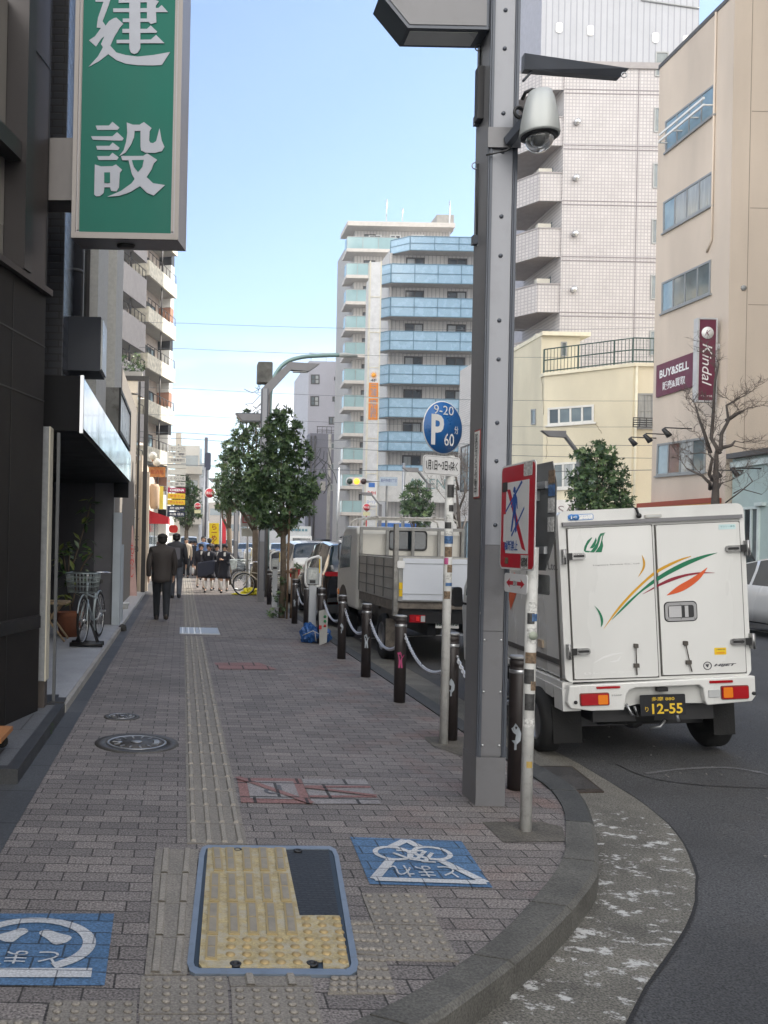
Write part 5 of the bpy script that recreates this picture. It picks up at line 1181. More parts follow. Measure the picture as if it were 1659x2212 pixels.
# --- parking sign
bsg = mat('sign_blue', (.015, .12, .36), .3, 0, .08, 6, dirt=.25); wsg = mat('sign_white_face', (.7, .7, .7), .35, 0, .06, 6)
Yp = 2914/(1607-1178)
T = thing('parking_sign', 'round blue timed parking sign on a white pole covered in stickers', 'sign', G(958, 1607))
base = G(958, 1607); topP = W(973, 985, base.y)
MB().tube([base, topP], .033, 16).build('pole', mat('pole_white', (.55, .55, .53), .5, 0, .15, 8, dirt=.35), T)
th = radians(28); RR = V((cos(th), sin(th), 0)); NN = RR.cross(ZU)
c = W(956, 924, base.y-.08); rd = .205
mb = MB(); mb.lathe([(rd, 0), (rd, .004)], c, 48, NN); mb.build('disc_rim', wsg, T)
dsc = MB().lathe([(rd*.965, .0045), (rd*.965, .006)], c, 48, NN).build('disc', bsg, T)
cf = c+NN*.006
text('9-20', cf+ZU*.135+RR*.0, RR, ZU, .205, .07, wsg, dsc, bold=.0)
text('P', cf+RR*-.06-ZU*.02, RR, ZU, .13, .235, wsg, dsc, bold=.03)
text('60', cf+RR*.062-ZU*.09, RR, ZU, .1, .095, wsg, dsc)
text('分', cf+RR*.135-ZU*.01, RR, ZU, .042, .06, wsg, dsc)
c = W(953.5, 1006, base.y-.08)
def rplate(c, R, w, h, r, t0, t1, m, par, name):
    N = R.cross(ZU); mb = MB(); pts = []
    for (sx, sz, st) in ((1, 1, 0), (-1, 1, 1), (-1, -1, 2), (1, -1, 3)):
        for k in range(5): a = (st+k/4)*pi/2; pts.append(c+R*(sx*(w/2-r)+r*cos(a))+ZU*(sz*(h/2-r)+r*sin(a))+N*t0)
    mb.prism(pts, N*(t1-t0)); return mb.build(name, m, par)
pl = rplate(c, RR, .385, .15, .03, 0, .004, wsg, T, 'sub_plate')
rplate(c, RR, .37, .135, .025, .0042, .0052, mat('thin_black', (.15, .15, .15), .5), pl, 'plate_border'); rplate(c, RR, .364, .129, .022, .0054, .006, wsg, pl, 'plate_face')
text('1月1日〜3日', c+NN*.006-RR*.055, RR, ZU, .22, .075, BLK, pl, bold=.035); text('を', c+NN*.006+RR*.075-ZU*.008, RR, ZU, .025, .04, BLK, pl); text('除く', c+NN*.006+RR*.125, RR, ZU, .075, .075, BLK, pl, bold=.03)
for dz in (-.02, .1): MB().bbox(W(968, 940 if dz > 0 else 1005, base.y-.032), (.03, 0, 0), (0, .012, 0), (0, 0, .01)).build('clamp', STEEL, T)
random.seed(5)
def stickers(x, y, zs, r, T, pols):
    for i, (z, h, w, mt, th0) in enumerate(pols):
        mb = MB(); n_ = 6
        for k in range(n_):
            a0 = th0-w/2+w*k/n_; a1 = th0-w/2+w*(k+1)/n_
            mb.add([(x(z)+cos(a0)*r, y-abs(0)+sin(a0)*r, z-h/2), (x(z)+cos(a1)*r, y+sin(a1)*r, z-h/2), (x(z)+cos(a1)*r, y+sin(a1)*r, z+h/2), (x(z)+cos(a0)*r, y+sin(a0)*r, z+h/2)], [[0, 1, 2, 3]])
        mb.build('sticker', mt, T)
stA = mat('sticker_black', (.05, .05, .05), .5, var=.6, vs=60, dirt=.4); stB = mat('sticker_white', (.6, .6, .58), .5, var=.5, vs=70, dirt=.8); stC = mat('sticker_blue', (.06, .14, .3), .5, var=.5, vs=70, dirt=.4); stD = mat('sticker_pink', (.5, .1, .25), .5); stE = mat('sticker_brown', (.2, .14, .09), .7, var=.6, vs=60, dirt=.6)
fx = lambda z: base.x+(topP.x-base.x)*(z/topP.z)
stickers(fx, base.y, None, .0345, T, [(W(965, yy_, base.y).z, h, w, m_, -pi/2+o) for yy_, h, w, m_, o in ((1061, .1, 1.8, stA, .1), (1098, .05, 1.3, stA, .3), (1120, .06, 1.2, stB, -.5), (1135, .05, 1.6, stA, -.5), (1152, .03, 2.6, stB, 0), (1166, .06, 2.8, stC, .0), (1192, .08, 1.8, stE, -.2), (1212, .05, 1., stD, -.7), (1228, .06, 1.4, stE, .3), (1245, .04, 1.6, stB, 0), (1285, .06, 1.5, stE, -.3), (1262, .025, 2., stC, .3))])
# --- no crossing sign
Yx = 4.76; base = G(1135, 1795); px_ = base.x
T = thing('no_crossing_sign', 'red bordered no crossing sign with blue walking figure on a stickered white pole', 'sign', base)
tp = W(1156, 1150, base.y)
tp = V((px_+.01, base.y, 1.55))
MB().tube([base, tp], .031, 16).build('pole', mat('pole_white', 0), T)
fx = lambda z: px_+.01*(z/1.55)
stickers(fx, base.y, None, .0325, T, [(G(1140, y_, 0).z*0+W(1140, y_, base.y).z, h, w, m_, -pi/2+o) for y_, h, w, m_, o in ((1310, .05, 1.6, stB, 0), (1335, .06, 1.2, stA, -.4), (1333, .04, 1., stC, .3), (1372, .085, 2.4, stB, .2), (1420, .06, 2.2, stE, -.1), (1460, .08, 1.8, stA, -.5), (1480, .05, 1.3, stE, .5), (1515, .09, 1.8, stA, -.2), (1560, .05, 2.6, stB, 0), (1649, .035, 1., mat('sticker_gold', (.4, .28, .08), .5), 0))])
mb = MB(); mb.lathe([(.024, 0), (.024, .001)], (fx(1.1), base.y-.0335, W(1140, 1372, base.y).z), 20, (0, -1, 0)); mb.build('round_sticker', mat('sticker_green_grey', (.3, .33, .27), .5), T)
X1 = 1.862; wx = lambda x, y: WX(x, y, X1)
TL, TR_, BR_, BL_ = wx(1085, 1008), wx(1160, 992), wx(1163, 1236), wx(1083, 1227)
ya, yb_ = TR_.y, TL.y; za = (TL.z+TR_.z)/2; zb = (BL_.z+BR_.z)/2
cS = V((X1, (ya+yb_)/2, (za+zb)/2)); wS, hS = yb_-ya, za-zb; RS = V((0, -1, 0)); 
p = rplate(cS, RS, wS, hS, .035, 0, .003, wsg, T, 'sign_plate')
red = mat('sign_red', (.5, .012, .03), .35, 0, .1, 8, dirt=.15)
rplate(cS, RS, wS*.955, hS*.965, .03, .0032, .004, red, p, 'red_border')
rplate(cS+V((0, 0, -.005)), RS, wS*.66, hS*.68, .002, .0042, .005, wsg, p, 'white_field')
def sp(s, t, o=.0055): return cS+RS*(s*wS/2)+ZU*(t*hS/2)+V((-o, 0, 0))
def spoly(mb, pts, o): mb.poly([sp(a, b, o) for a, b in pts])
# field coords from the photo: x 392..855 , y 230..1565 in the 3.16 zoom -> -1..1
def fz(x, y):
    yt = 275-(x-405)*.21; yb0 = 1540+(x-392)*.1
    return ((x-622)/231, 1-2*(y-yt)/(yb0-yt))
blu = mat('figure_blue', (.02, .09, .35), .4)
mb = MB(); spoly(mb, [fz(x, y) for x, y in ((480, 560), (525, 560), (745, 1330), (695, 1300))], .0052); mb.build('red_slash', red, p)
mb = MB()
for a in (((462, 830), (680, 440), (690, 470), (470, 850)), ((550, 1130), (718, 770), (722, 800), (560, 1150))): spoly(mb, [fz(x, y) for x, y in a], .0056)
mb.build('crossing_lines', blu, p)
mb = MB()
for a in (((572, 620), (605, 610), (625, 660), (635, 800), (625, 800), (612, 720), (610, 860), (570, 860), (572, 740), (556, 790), (540, 780), (560, 720)), ((572, 855), (592, 855), (580, 960), (562, 1085), (545, 1085), (560, 950)), ((592, 855), (612, 855), (618, 960), (628, 1075), (606, 1105), (604, 960)), ((575, 540), (590, 518), (604, 545), (600, 580), (590, 610), (574, 590)), ((568, 572), (610, 572), (608, 584), (568, 584))): FO = globals().get('FO', .0062)+.00015; spoly(mb, [fz(x, y) for x, y in a], FO)
mb.build('walking_figure', blu, p)
text('横断禁止', sp(*fz(550, 1260), .0), RS, ZU, wS*.4, hS*.1, blu, p, thick=.006, bold=.04)
q = rplate(sp(*fz(735, 1470), 0), RS, .1, .075, .002, .006, .0068, stB, p, 'sticker')
text('JOENJI', sp(*fz(735, 1450), 0), RS, ZU, .085, .028, BLK, q, thick=.0075, bold=.05); text('AIKAWA', sp(*fz(735, 1495), 0), RS, ZU, .085, .028, BLK, q, thick=.0075, bold=.05)
rplate(sp(*fz(452, 530), 0), RS, .08, .055, .01, .006, .007, stA, p, 'sticker'); rplate(sp(*fz(760, 300), 0), RS, .12, .075, .01, .006, .0065, stB, p, 'sticker')
rplate(sp(*fz(465, 1040), 0), RS, .05, .16, .004, .006, .0065, wsg, p, 'sticker')
rplate(sp(*fz(495, 1445), 0), RS, .05, .035, .004, .006, .0065, stE, p, 'sticker')
TL, TR_, BR_, BL_ = wx(1091, 1236), wx(1140, 1240), wx(1139, 1286), wx(1089, 1278)
cA = V((X1, (TL.y+TR_.y)/2, (TL.z+BR_.z)/2)); wA, hA = TL.y-TR_.y, TL.z-BL_.z-.005
p = rplate(cA, RS, wA, hA, .02, 0, .003, wsg, T, 'arrow_plate')
mb = MB(); ar = lambda s, t: cA+RS*(s*wA/2)+ZU*(t*hA/2)+V((-.004, 0, 0))
mb.poly([ar(-.8, 0), ar(-.45, .5), ar(-.52, .2), ar(.52, .2), ar(.45, .5), ar(.8, 0), ar(.45, -.5), ar(.52, -.2), ar(-.52, -.2), ar(-.45, -.5)]); mb.build('red_arrow', red, p)
rplate(cA, RS, .055, .05, .004, .0045, .005, wsg, p, 'label_patch'); text('区間内', cA, RS, ZU, .05, .03, BLK, p, thick=.0055)
# rear pair facing the road
X2s = 1.985
bkm = mat('sign_back', (.16, .165, .165), .5, .4, .15, 5, dirt=.3)
c2 = cS+V((X2s-X1, .03, 0)); pts = []
hw, hh2, ct = wS/2*.95, hS/2, .11
mb = MB(); mb.prism([c2+V((0, s*hw, t*hh2)) for s, t in ((-1, .62), (-1+ct/hw*.5, 1), (1, 1), (1, -1), (-1+ct/hw*1.1, -1), (-1, -.35))], (.004, 0, 0)); bk2 = mb.build('rear_sign_plate', bkm, T)
mb = MB(); 
for t in (.58, -.62): mb.box(X2s-.02, X2s-.001, c2.y-hw*.6, c2.y+hw*.9, c2.z+t*hh2-.02, c2.z+t*hh2+.02).box(X1+.0032, X1+.018, c2.y-hw*.9, c2.y+hw*.9, c2.z+t*hh2-.02, c2.z+t*hh2+.02)
mb.box(X2s-.03, X2s-.002, c2.y-.03, c2.y+.03, c2.z+.3*hh2, c2.z+.5*hh2); mb.build('sign_bracket', STEEL, T)
for (t, h, m_) in ((.2, .04, stB), (-.15, .04, stB), (.47, .03, stC), (.72, .035, stE)): MB().box(X2s-.0035, X2s-.0005, c2.y-hw*.93, c2.y-hw*.6, c2.z+t*hh2-h, c2.z+t*hh2+h).build('sticker', m_, T)
rplate(cA+V((X2s-X1, 0, 0)), RS, wA, hA, .02, 0, .003, bkm, T, 'rear_arrow_plate')
MB().box(X1+.004, X2s-.001, cA.y-.015, cA.y+.015, cA.z-.015, cA.z+.02).build('plate_arm', STEEL, T)
# --- bollards and chains
bol = mat('bollard_brown', (.028, .022, .021), .5, 0, .15, 6, fine=.1)
def bollard(first=None):
    T = thing('bollard', 'x', 'bollard', (0, 0, 0), 'brown steel bollards along the kerb')
    MB().lathe([(.0565, 0), (.0565, .775), (.052, .78), (.052, .792), (.0565, .797), (.0565, .828), (.05, .83), (.05, .838)], (0, 0, 0), 24).build('post', bol, T, local=True)
    MB().lathe([(.057, .745), (.058, .748), (.058, .765), (.057, .768)], (0, 0, 0), 24).build('silver_band', ALU, T, local=True)
    MB().lathe([(.0585, .838), (.0585, .85), (.05, .856), (0, .86)], (0, 0, 0), 24).build('cap', mat('cap_grey', (.3, .3, .3), .55, .4), T, local=True)
    MB().torus((.03, 0, .655), .022, .006, (0, 1, 0), 14, 6).tube([(.03, .05, .67), (.03, -.065, .67)], .012, 8).build('chain_eye', STEEL, T, local=True)
    return T
BY = [5.57, 6.95, 8.57, 10.15, 11.7, 13.45, 15.0, 16.6, 21.5, 24.2, 26]
BL = ['between the white sign pole and the kei lorry', 'just behind the white parking sign pole', 'with a pink dancing sticker', 'with a silver trumpet player sticker', 'with a silver bird sticker', 'behind the rolled paper poster', 'hidden behind the parking meter post', 'next to the wooden tree stakes', 'behind the second lamp column', 'third beyond the tree', 'farthest beyond the tree']
b0 = bollard(); bols = []
for i, y in enumerate(BY):
    b = b0 if i == 0 else copy_tree(b0)
    b.location = (2.168, y, 0); b['label'] = 'brown bollard '+BL[i]; bols.append(b)
def decal(T, pts, m_, z0, sc, r=.0572, a0=-pi/2-.25):
    mb = MB(); mb.poly([(cos(a0+x*sc/r)*r, sin(a0+x*sc/r)*r, z0+z*sc) for x, z in pts]); mb.build('sticker', m_, T, local=True)
def decal2(T, polys, m_, z0, sc, r=.0578, a0=-pi/2-.25):
    mb = MB()
    for pts in polys:
        n_ = 8
        xs_ = [p[0] for p in pts]; zs_ = [p[1] for p in pts]; z0_, z1_ = min(zs_), max(zs_)
        mb.poly([(cos(a0+x*sc/r)*(r+.0006), sin(a0+x*sc/r)*(r+.0006), z0+z*sc) for x, z in pts])
    mb.build('sticker', m_, T, local=True)
silv = mat('silver_sticker', (.4, .44, .48), .3, .3); pnk = mat('pink_sticker', (.42, .05, .16), .4)
fig = [[(-.2, -.9), (-.02, -.9), (.05, -.3), (.1, -.9), (.3, -.9), (.2, -.1), (.25, .35), (-.2, .35), (-.15, -.1)], [(-.2, .35), (.2, .35), (.12, .8), (.0, 1.0), (-.15, .85), (-.3, .75)], [(.2, .35), (.3, .25), (.5, .6), (.42, .65)]]
fish = [[(-.1, -1), (.05, -.95), (.05, -.6), (.3, -.3), (.35, .2), (.2, .6), (-.05, .9), (-.2, .6), (-.35, .5), (-.2, .25), (.0, .1), (-.05, -.3), (-.3, -.35), (-.1, -.55)]]
decal2(bols[1], fish, silv, .43, .075); decal2(bols[2], fig, pnk, .42, .085); decal2(bols[2], [[(-.1, .9), (-.4, .8), (-.1, .55)]], pnk, .42, .085); decal2(bols[3], fig, silv, .42, .085); decal2(bols[4], fish, silv, .42, .07); decal2(bols[7], fig, silv, .4, .07); decal2(bols[0], fish, silv, .35, .09, a0=-pi/2-.5)
def chain(p, q, sag, label):
    n_ = int((q-p).length*1.25/.032); mb = MB(); L = []
    for k in range(n_+1):
        t = k/n_; P = p.lerp(q, t); P.z -= sag*4*t*(1-t); L.append(P)
    for k in range(n_):
        d = (L[k+1]-L[k]).normalized(); c = (L[k]+L[k+1])/2; s = d.cross(ZU).normalized(); u = s.cross(d).normalized()
        ax = (s if k % 2 else u); side = d.cross(ax).normalized()
        pts = [c+d*(.024*cos(a))+side*(.0135*sin(a)) for a in [2*pi*j/8 for j in range(8)]]
        pts.append(pts[0]); mb.tube(pts, .0055, 5, cap=False)
    return mb.build('chain', mat('chain_steel', (.62, .63, .66), .3, .7, .1), label=label, cat='chain', group='chains between the bollards')
CL = ['nearest steel chain, partly behind the grey column', 'steel chain from the second bollard to the pink sticker bollard', 'steel chain between the pink and the trumpet sticker bollards', 'steel chain between the trumpet and bird sticker bollards', 'steel chain right of the rolled paper poster', 'short chain behind the paper poster', 'chain beside the tree stakes']
for i in range(7):
    p = V((2.21, BY[i]-.02, .655)); q = V((2.2, BY[i+1]-.05, .655)); chain(p, q, .22, CL[i])
# --- parking meters
def meter():
    T = thing('parking_meter', 'x', 'parking meter', (0, 0, 0), 'white parking meters on the footway edge')
    MB().rbox(-.06, .06, -.05, .05, 0, .88, .02).build('post', mat('meter_post', (.45, .47, .49), .5), T, local=True)
    mb = MB(); pts = [(-.075, 0, .86), (-.115, 0, .92), (-.115, 0, 1.2), (-.085, 0, 1.28), (.06, 0, 1.335), (.095, 0, 1.33), (.112, 0, 1.3), (.112, 0, .92), (.08, 0, .87), (-.075, 0, .86)]
    mb.tube(smooth_poly(pts, 3), .02, 8); mb.build('loop_frame', WHT, T, local=True)
    MB().rbox(-.095, .09, -.03, .04, .9, 1.16, .03, 'y').build('meter_body', mat('meter_grey', (.33, .35, .35), .5), T, local=True)
    MB().box(-.07, .065, -.034, -.0305, .98, 1.13).build('notice', mat('meter_notice', (.5, .52, .5), .5, var=.3, vs=40), T, local=True)
    MB().box(-.05, .04, -.034, -.0305, .915, .965).build('coin_panel', DARK, T, local=True)
    MB().box(.092, .11, -.022, -.0185, 1.08, 1.3).build('yellow_strip', mat('yellow_tape', (.7, .5, .02), .5), T, local=True)
    return T
m0 = meter()
for i, (px, Y, lb) in enumerate(((675, 13.7, 'white looped parking meter with a blue sheet bundle at its foot'), (593, 20.6, 'second white parking meter behind the leafy tree trunk'), (534, 28.6, 'third white parking meter beside the bicycles'))):
    t = m0 if i == 0 else copy_tree(m0); p = W(px, 1300, Y); t.location = (p.x, Y, 0); t['label'] = lb
    t.rotation_euler = (0, 0, radians(-8))
# blue bundle and paper
t = thing('blue_bundle', 'crumpled blue plastic sheet bundle tied round the parking meter foot', 'bundle', G(680, 1390))
random.seed(11); c = V((2.08, 13.5, 0)); mb = MB()
def blob(c, rx, ry, rz, m_, par, name, seed, amp=.18, seg=26, rings=16):
    random.seed(seed); ph = [random.uniform(0, 6.28) for _ in range(8)]; mb = MB(); vs = []; fs = []
    for i in range(rings+1):
        t = pi*i/rings
        for k in range(seg):
            w = 2*pi*k/seg
            d = 1+amp*(sin(5*w+ph[0]+3*t)*.5+sin(9*w+ph[1]-5*t)*.35+sin(3*t*2+ph[2]+w*2)*.4+random.uniform(-.15, .15))
            vs.append(c+V((rx*d*sin(t)*cos(w), ry*d*sin(t)*sin(w), max(-rz*.9, rz*d*cos(t)))))
    for i in range(rings):
        for k in range(seg):
            j = (k+1) % seg; fs.append([i*seg+k, (i+1)*seg+k, (i+1)*seg+j, i*seg+j])
    mb.add(vs, fs); return mb.build(name, m_, par)
blob(c+V((-.09, 0, .14)), .13, .12, .15, mat('blue_tarp', (.02, .09, .28), .45, 0, .25, 8), t, 'sheet', 2, .22)
blob(c+V((.1, .02, .12)), .16, .12, .13, mat('blue_tarp', 0), t, 'sheet', 3, .2)
mb = MB(); mb.tube([c+V((-.2, -.1, .12)), c+V((-.05, -.15, .2)), c+V((.1, -.14, .13)), c+V((.2, -.1, .16))], .006, 5); mb.tube([c+V((-.02, -.15, .18)), c+V((.0, -.17, .04))], .006, 5); mb.build('string', mat('string', (.5, .48, .4), .8), t)
t = thing('paper_poster', 'grey paper poster with green and red dots leaning on the blue bundle', 'poster', c+V((.12, -.18, 0)))
P = [W(x, y, 13.25) for x, y in ((689, 1320), (709, 1315), (706, 1388), (690, 1394))]
MB().prism(P, (0, .012, 0)).build('sheet', mat('poster_grey', (.4, .4, .38), .7, var=.1), t)
mb = MB()
for (x, y) in ((702, 1332), (702, 1342)): mb.lathe([(.022, 0), (.022, .003)], W(x, y, 13.245), 14, (0, -1, 0))
mb.build('green_dots', mat('poster_green', (.02, .22, .08), .6), t)
mb = MB(); mb.lathe([(.022, 0), (.022, .003)], W(702, 1352, 13.245), 14, (0, -1, 0)); p = W(692, 1355, 13.243); mb.box(p.x-.02, p.x+.02, 13.24, 13.244, p.z-.03, p.z+.03); mb.build('red_marks', mat('poster_red', (.5, .04, .04), .6), t)
# --- small litter
lt = thing('litter', 'crumpled brown leaf and paper scrap against the kerb in the gutter', 'litter', G(1268, 1938, -.1)); blob(G(1268, 1938, -.108)+V((0, 0, .012)), .035, .022, .012, mat('litter_brown', (.25, .2, .15), .8, var=.4, vs=60), lt, 'scrap', 4, .3, 12, 8)
wd_ = thing('weed', 'small bright green weed growing at the edge of the granite step', 'plant', G(98, 1590))
random.seed(9); mb = MB(); c = G(100, 1588)
for k in range(70):
    a = random.uniform(0, 6.28); r = random.uniform(0, .05); p = c+V((cos(a)*r, sin(a)*r, random.uniform(.01, .085))); d = V((cos(a+random.uniform(-1, 1)), sin(a), random.uniform(.1, 1))).normalized()*.03; s = d.cross(ZU).normalized()*.009
    mb.poly([p, p+d*.5+s, p+d, p+d*.5-s])
mb.build('leaves', mat('weed_green', (.1, .22, .03), .6), wd_)
rk_ = thing('rock', 'dark lump of stone at the end of the entrance floor edge', 'stone', G(265, 1364)); blob(G(265, 1364)+V((0, 0, .06)), .07, .06, .06, mat('dark_rock', (.04, .04, .038), .9), rk_, 'stone', 8, .2, 10, 7)
# utility poles etc.
def upole(x, ybase, ytop, Y, r, label, cat='utility pole', m_=None, name='utility_pole'):
    T = thing(name, label, cat, W(x, ybase, Y)); b = W(x, ybase, Y); t = W(x, ytop, Y); 
    MB().tube([V((b.x, Y, -.05)), V((b.x, Y, t.z))], [r, r*.8], 12).build('pole', m_ or CONC, T); return T, b.x, t.z
T, x, z = upole(569, 1280, 785, 24.5, .11, 'concrete utility pole topped by a grimy grey transformer box', m_=mat('grimy_pole', (.16, .155, .15), .8, var=.3, dirt=.3))
a, b = W(556, 784, 24.4), W(587, 829, 24.4)
MB().rbox(a.x, b.x, 24.2, 24.6, b.z, a.z, .04, 'y').build('transformer_box', mat('grimy_box', (.12, .12, .11), .8, var=.5, vs=4, dirt=.7), T, bevel=.01)
mb = MB()
for k in range(9):
    y0_ = 820+random.uniform(0, 90); p = W(563, y0_, 24.4); q = W(563-random.uniform(8, 40), y0_+random.uniform(0, 40), 24.4); mb.tube([p, (p+q)/2+V((0, 0, -.12)), q, q+V((.1, 0, -.05))], .008, 4)
mb.tube([W(566, 850, 24.35), W(575, 852, 24.35)], .12, 8); mb.build('loose_cables', DARK, T)
T = thing('street_light', 'curved pale green street light arm behind the leafy tree', 'street light', (2.4, 25.5, 0))
tl_ = mat('pale_green_steel', (.2, .3, .29), .5, .3)
MB().tube([V((W(583, 900, 25.5).x, 25.5, 0)), W(583, 870, 25.5)]+smooth_poly([W(x, y, 25.5) for x, y in ((584, 850), (592, 815), (615, 785), (650, 772), (700, 768), (735, 767))], 4), [.09]+[.07]*25 if False else .06, 10).build('pole', tl_, T)
MB().tube([W(732, 767, 25.5), W(745, 767, 25.5), W(772, 769, 25.5)], [.06, .08, .04], 10).build('lamp_head', mat('lamp_head_grey', (.35, .37, .36), .5), T)
T, x, z = upole(708, 1170, 938, 70, .16, 'slim concrete utility pole in front of the dark grey block')
T2_, x, z = upole(728, 1170, 1010, 66, .1, 'thin steel pole right of the slim utility pole', m_=STEEL)
mb = MB(); random.seed(4)
for k in range(10):
    p = W(708+random.uniform(-20, 4), 960+random.uniform(0, 80), 69.8); mb.tube([p, p+V((random.uniform(-.6, .6), 0, -.6)), p+V((random.uniform(-1, 1), 0, -1.4))], .03, 4)
mb.build('loose_cables', DARK, T)
MB().box(W(692, 1050, 69.7).x, W(702, 1050, 69.7).x, 69.5, 69.9, W(700, 1060, 69.7).z, W(700, 1040, 69.7).z).build('transformer', CONC, T)
upole(870, 1140, 1000, 60, .13, 'grey steel pole between the traffic light and the evergreen', m_=STEEL)
# traffic light
t = thing('traffic_light', 'horizontal traffic light showing amber in front of the apartments', 'traffic light', W(770, 1040, 50))
a, b = W(749, 1030, 50), W(792, 1049, 50)
MB().rbox(a.x, b.x, 50, 50.3, b.z, a.z, .2, 'y').build('housing', mat('signal_grey', (.5, .51, .52), .5), t)
for i, (nm, c_, em) in enumerate((('green_lamp', (.01, .03, .02), None), ('amber_lamp', (.9, .35, .02), (1, .35, .02)), ('red_lamp', (.03, .01, .01), None))):
    p = W(755.5+i*15, 1039.8, 49.98); MB().lathe([(.17, 0), (.16, .03), (0, .05)], p, 16, (0, -1, 0)).build(nm, mat('sig_'+nm, c_, .3, emit=em, es=1.6), t)
MB().tube([V((b.x, 50.2, (a.z+b.z)/2)), V((W(838, 1045, 50).x, 50.2, (a.z+b.z)/2+.1)), V((W(838, 1045, 50).x, 50.2, 0))], .07, 8).build('mast', STEEL, t)
t = thing('street_name_sign', 'blue and white street name plate beside the traffic light', 'sign', W(838, 1040, 50)); a, b = W(820, 1030, 50), W(858, 1050, 50)
pz = MB().box(a.x, b.x, 49.95, 50.0, b.z, a.z).build('plate', mat('pale_blue_plate', (.35, .42, .5), .5), t); text('高円寺南5丁目', ((a.x+b.x)/2, 49.95, a.z*.6+b.z*.4), XR, ZU, .9, .22, mat('navy_text', (.03, .05, .2), .5), pz)
# round hydrant signs and small far signs
for i, (x, y, Y, r, lb) in enumerate(((453, 1065, 38, 11, 'round red hydrant sign on a pole above the schoolgirls'), (427, 1093, 44, 7.5, 'smaller round red hydrant sign left of the pole'), (792, 1096, 52, 8.5, 'round red hydrant sign above the flatbed lorry'))):
    t = thing('hydrant_sign', lb, 'sign', W(x, y, Y), 'round red hydrant signs'); R = r/1880*Y; c = W(x, y, Y)
    MB().lathe([(R, 0), (R, .02)], c, 28, (0, -1, 0)).build('rim', WHT, t); MB().lathe([(R*.88, .021), (R*.88, .025)], c, 28, (0, -1, 0)).build('disc', red, t)
    text('消火栓', c+V((0, -.025, 0)), XR, ZU, R*1.5, R*.6, WHT, t, bold=.03)
    if i: MB().box(c.x-R*.9, c.x+R*.9, Y-.01, Y+.01, c.z-R*2.1, c.z-R*1.15).build('sub_plate', mat('cream_plate', (.6, .58, .35), .6), t)
    px_ = {0: 441, 1: 441, 2: 792}[i]; q = W(px_, y, Y+.05); MB().tube([V((q.x, Y+.05, 0)), V((q.x, Y+.05, c.z+R*(5 if i == 0 else 1)))], .05 if i < 2 else .04, 8).build('pole', [STEEL, STEEL, mat('red_pole', (.4, .03, .03), .5)][i], t)
    if i < 2: MB().box(min(q.x, c.x), max(q.x, c.x), Y+.02, Y+.06, c.z-.02, c.z+.02).build('arm', STEEL, t)
T, x, z = upole(441, 1180, 945, 39, .09, 'dark topped steel pole with a boxy signal behind the red round sign', m_=mat('dark_pole', (.1, .1, .12), .5))
a, b = W(443, 978, 39), W(455, 1015, 39); MB().rbox(a.x, b.x, 38.9, 39.2, b.z, a.z, .08, 'y').build('signal_box', mat('navy_box', (.03, .035, .07), .5), T)
upole(482, 1200, 985, 52, .1, 'far grey pole above the yellow banner', m_=STEEL)
# no cycle parking sign
t = thing('no_cycle_parking_sign', 'white no bicycle parking board on a pole in front of the tree trunks', 'sign', W(534, 1250, 26)); 
a, b = W(521, 1090, 26), W(549, 1138, 26); p = MB().box(a.x, b.x, 26, 26.03, b.z, a.z).build('board', wsg, t)
text('自転車放置', ((a.x+b.x)/2, 26, a.z-.06), XR, ZU, .3, .06, mat('navy_text', (.03, .05, .2), .5), p); text('禁止区域', ((a.x+b.x)/2, 26, a.z-.14), XR, ZU, .3, .06, mat('navy_text', (.03, .05, .2), .5), p)
a2, b2 = W(524, 1112, 26), W(546, 1130, 26); mb = MB(); mb.box(a2.x, b2.x, 25.985, 25.999, b2.z, a2.z); mb.build('red_box', red, p); mb = MB(); mb.box(a2.x+.03, b2.x-.03, 25.975, 25.984, b2.z+.03, a2.z-.03); mb.build('red_box_field', wsg, p)
mb = MB(); cz = (a2.z+b2.z)/2; cx = (a2.x+b2.x)/2
for s in (-1, 1): mb.torus((cx+s*.055, 25.972, cz-.01), .035, .004, (0, 1, 0), 14, 4)
mb.tube([(cx-.055, 25.97, cz), (cx, 25.97, cz+.03), (cx+.055, 25.97, cz)], .004, 4); mb.build('cycle_mark', BLK, p)
a, b = W(522, 1141, 26), W(549, 1159, 26); MB().box(a.x, b.x, 26, 26.03, b.z, a.z).build('lower_board', mat('pale_plate', (.5, .5, .45), .6), t)
MB().tube([V(((a.x+b.x)/2, 26.05, 0)), V(((a.x+b.x)/2, 26.05, 2.9))], .03, 8).build('pole', STEEL, t)
# banners
for i, (x0_, x1_, y0_, y1_, Y, c_, s_, lb) in enumerate(((452, 473, 1130, 1182, 40, (.75, .55, .0), 'らーめん', 'tall yellow ramen banner behind the schoolgirls'), (480, 488, 1122, 1174, 43, (.65, .03, .05), '', 'tall red banner right of the yellow banner'))):
    t = thing('banner', lb, 'banner', W(x0_, 1230, Y), 'shop banners'); P = [W(x, y, Y) for x, y in ((x0_, y0_), (x1_, y0_), (x1_, y1_), (x0_, y1_))]
    q = MB().prism(P, (0, .02, 0)).build('cloth', mat('banner_%d' % i, c_, .7, var=.1), t)
    if s_: text(s_, (P[0]+P[2])/2, XR, ZU, (P[1].x-P[0].x)*.6, (P[0].z-P[2].z)*.92, mat('banner_ink', (.3, .03, .01), .6), q, vert=True, bold=.04)
    MB().tube([V((P[0].x-.03, Y, 0)), V((P[0].x-.03, Y, P[0].z+.1))], .02, 6).build('pole', WHT, t)
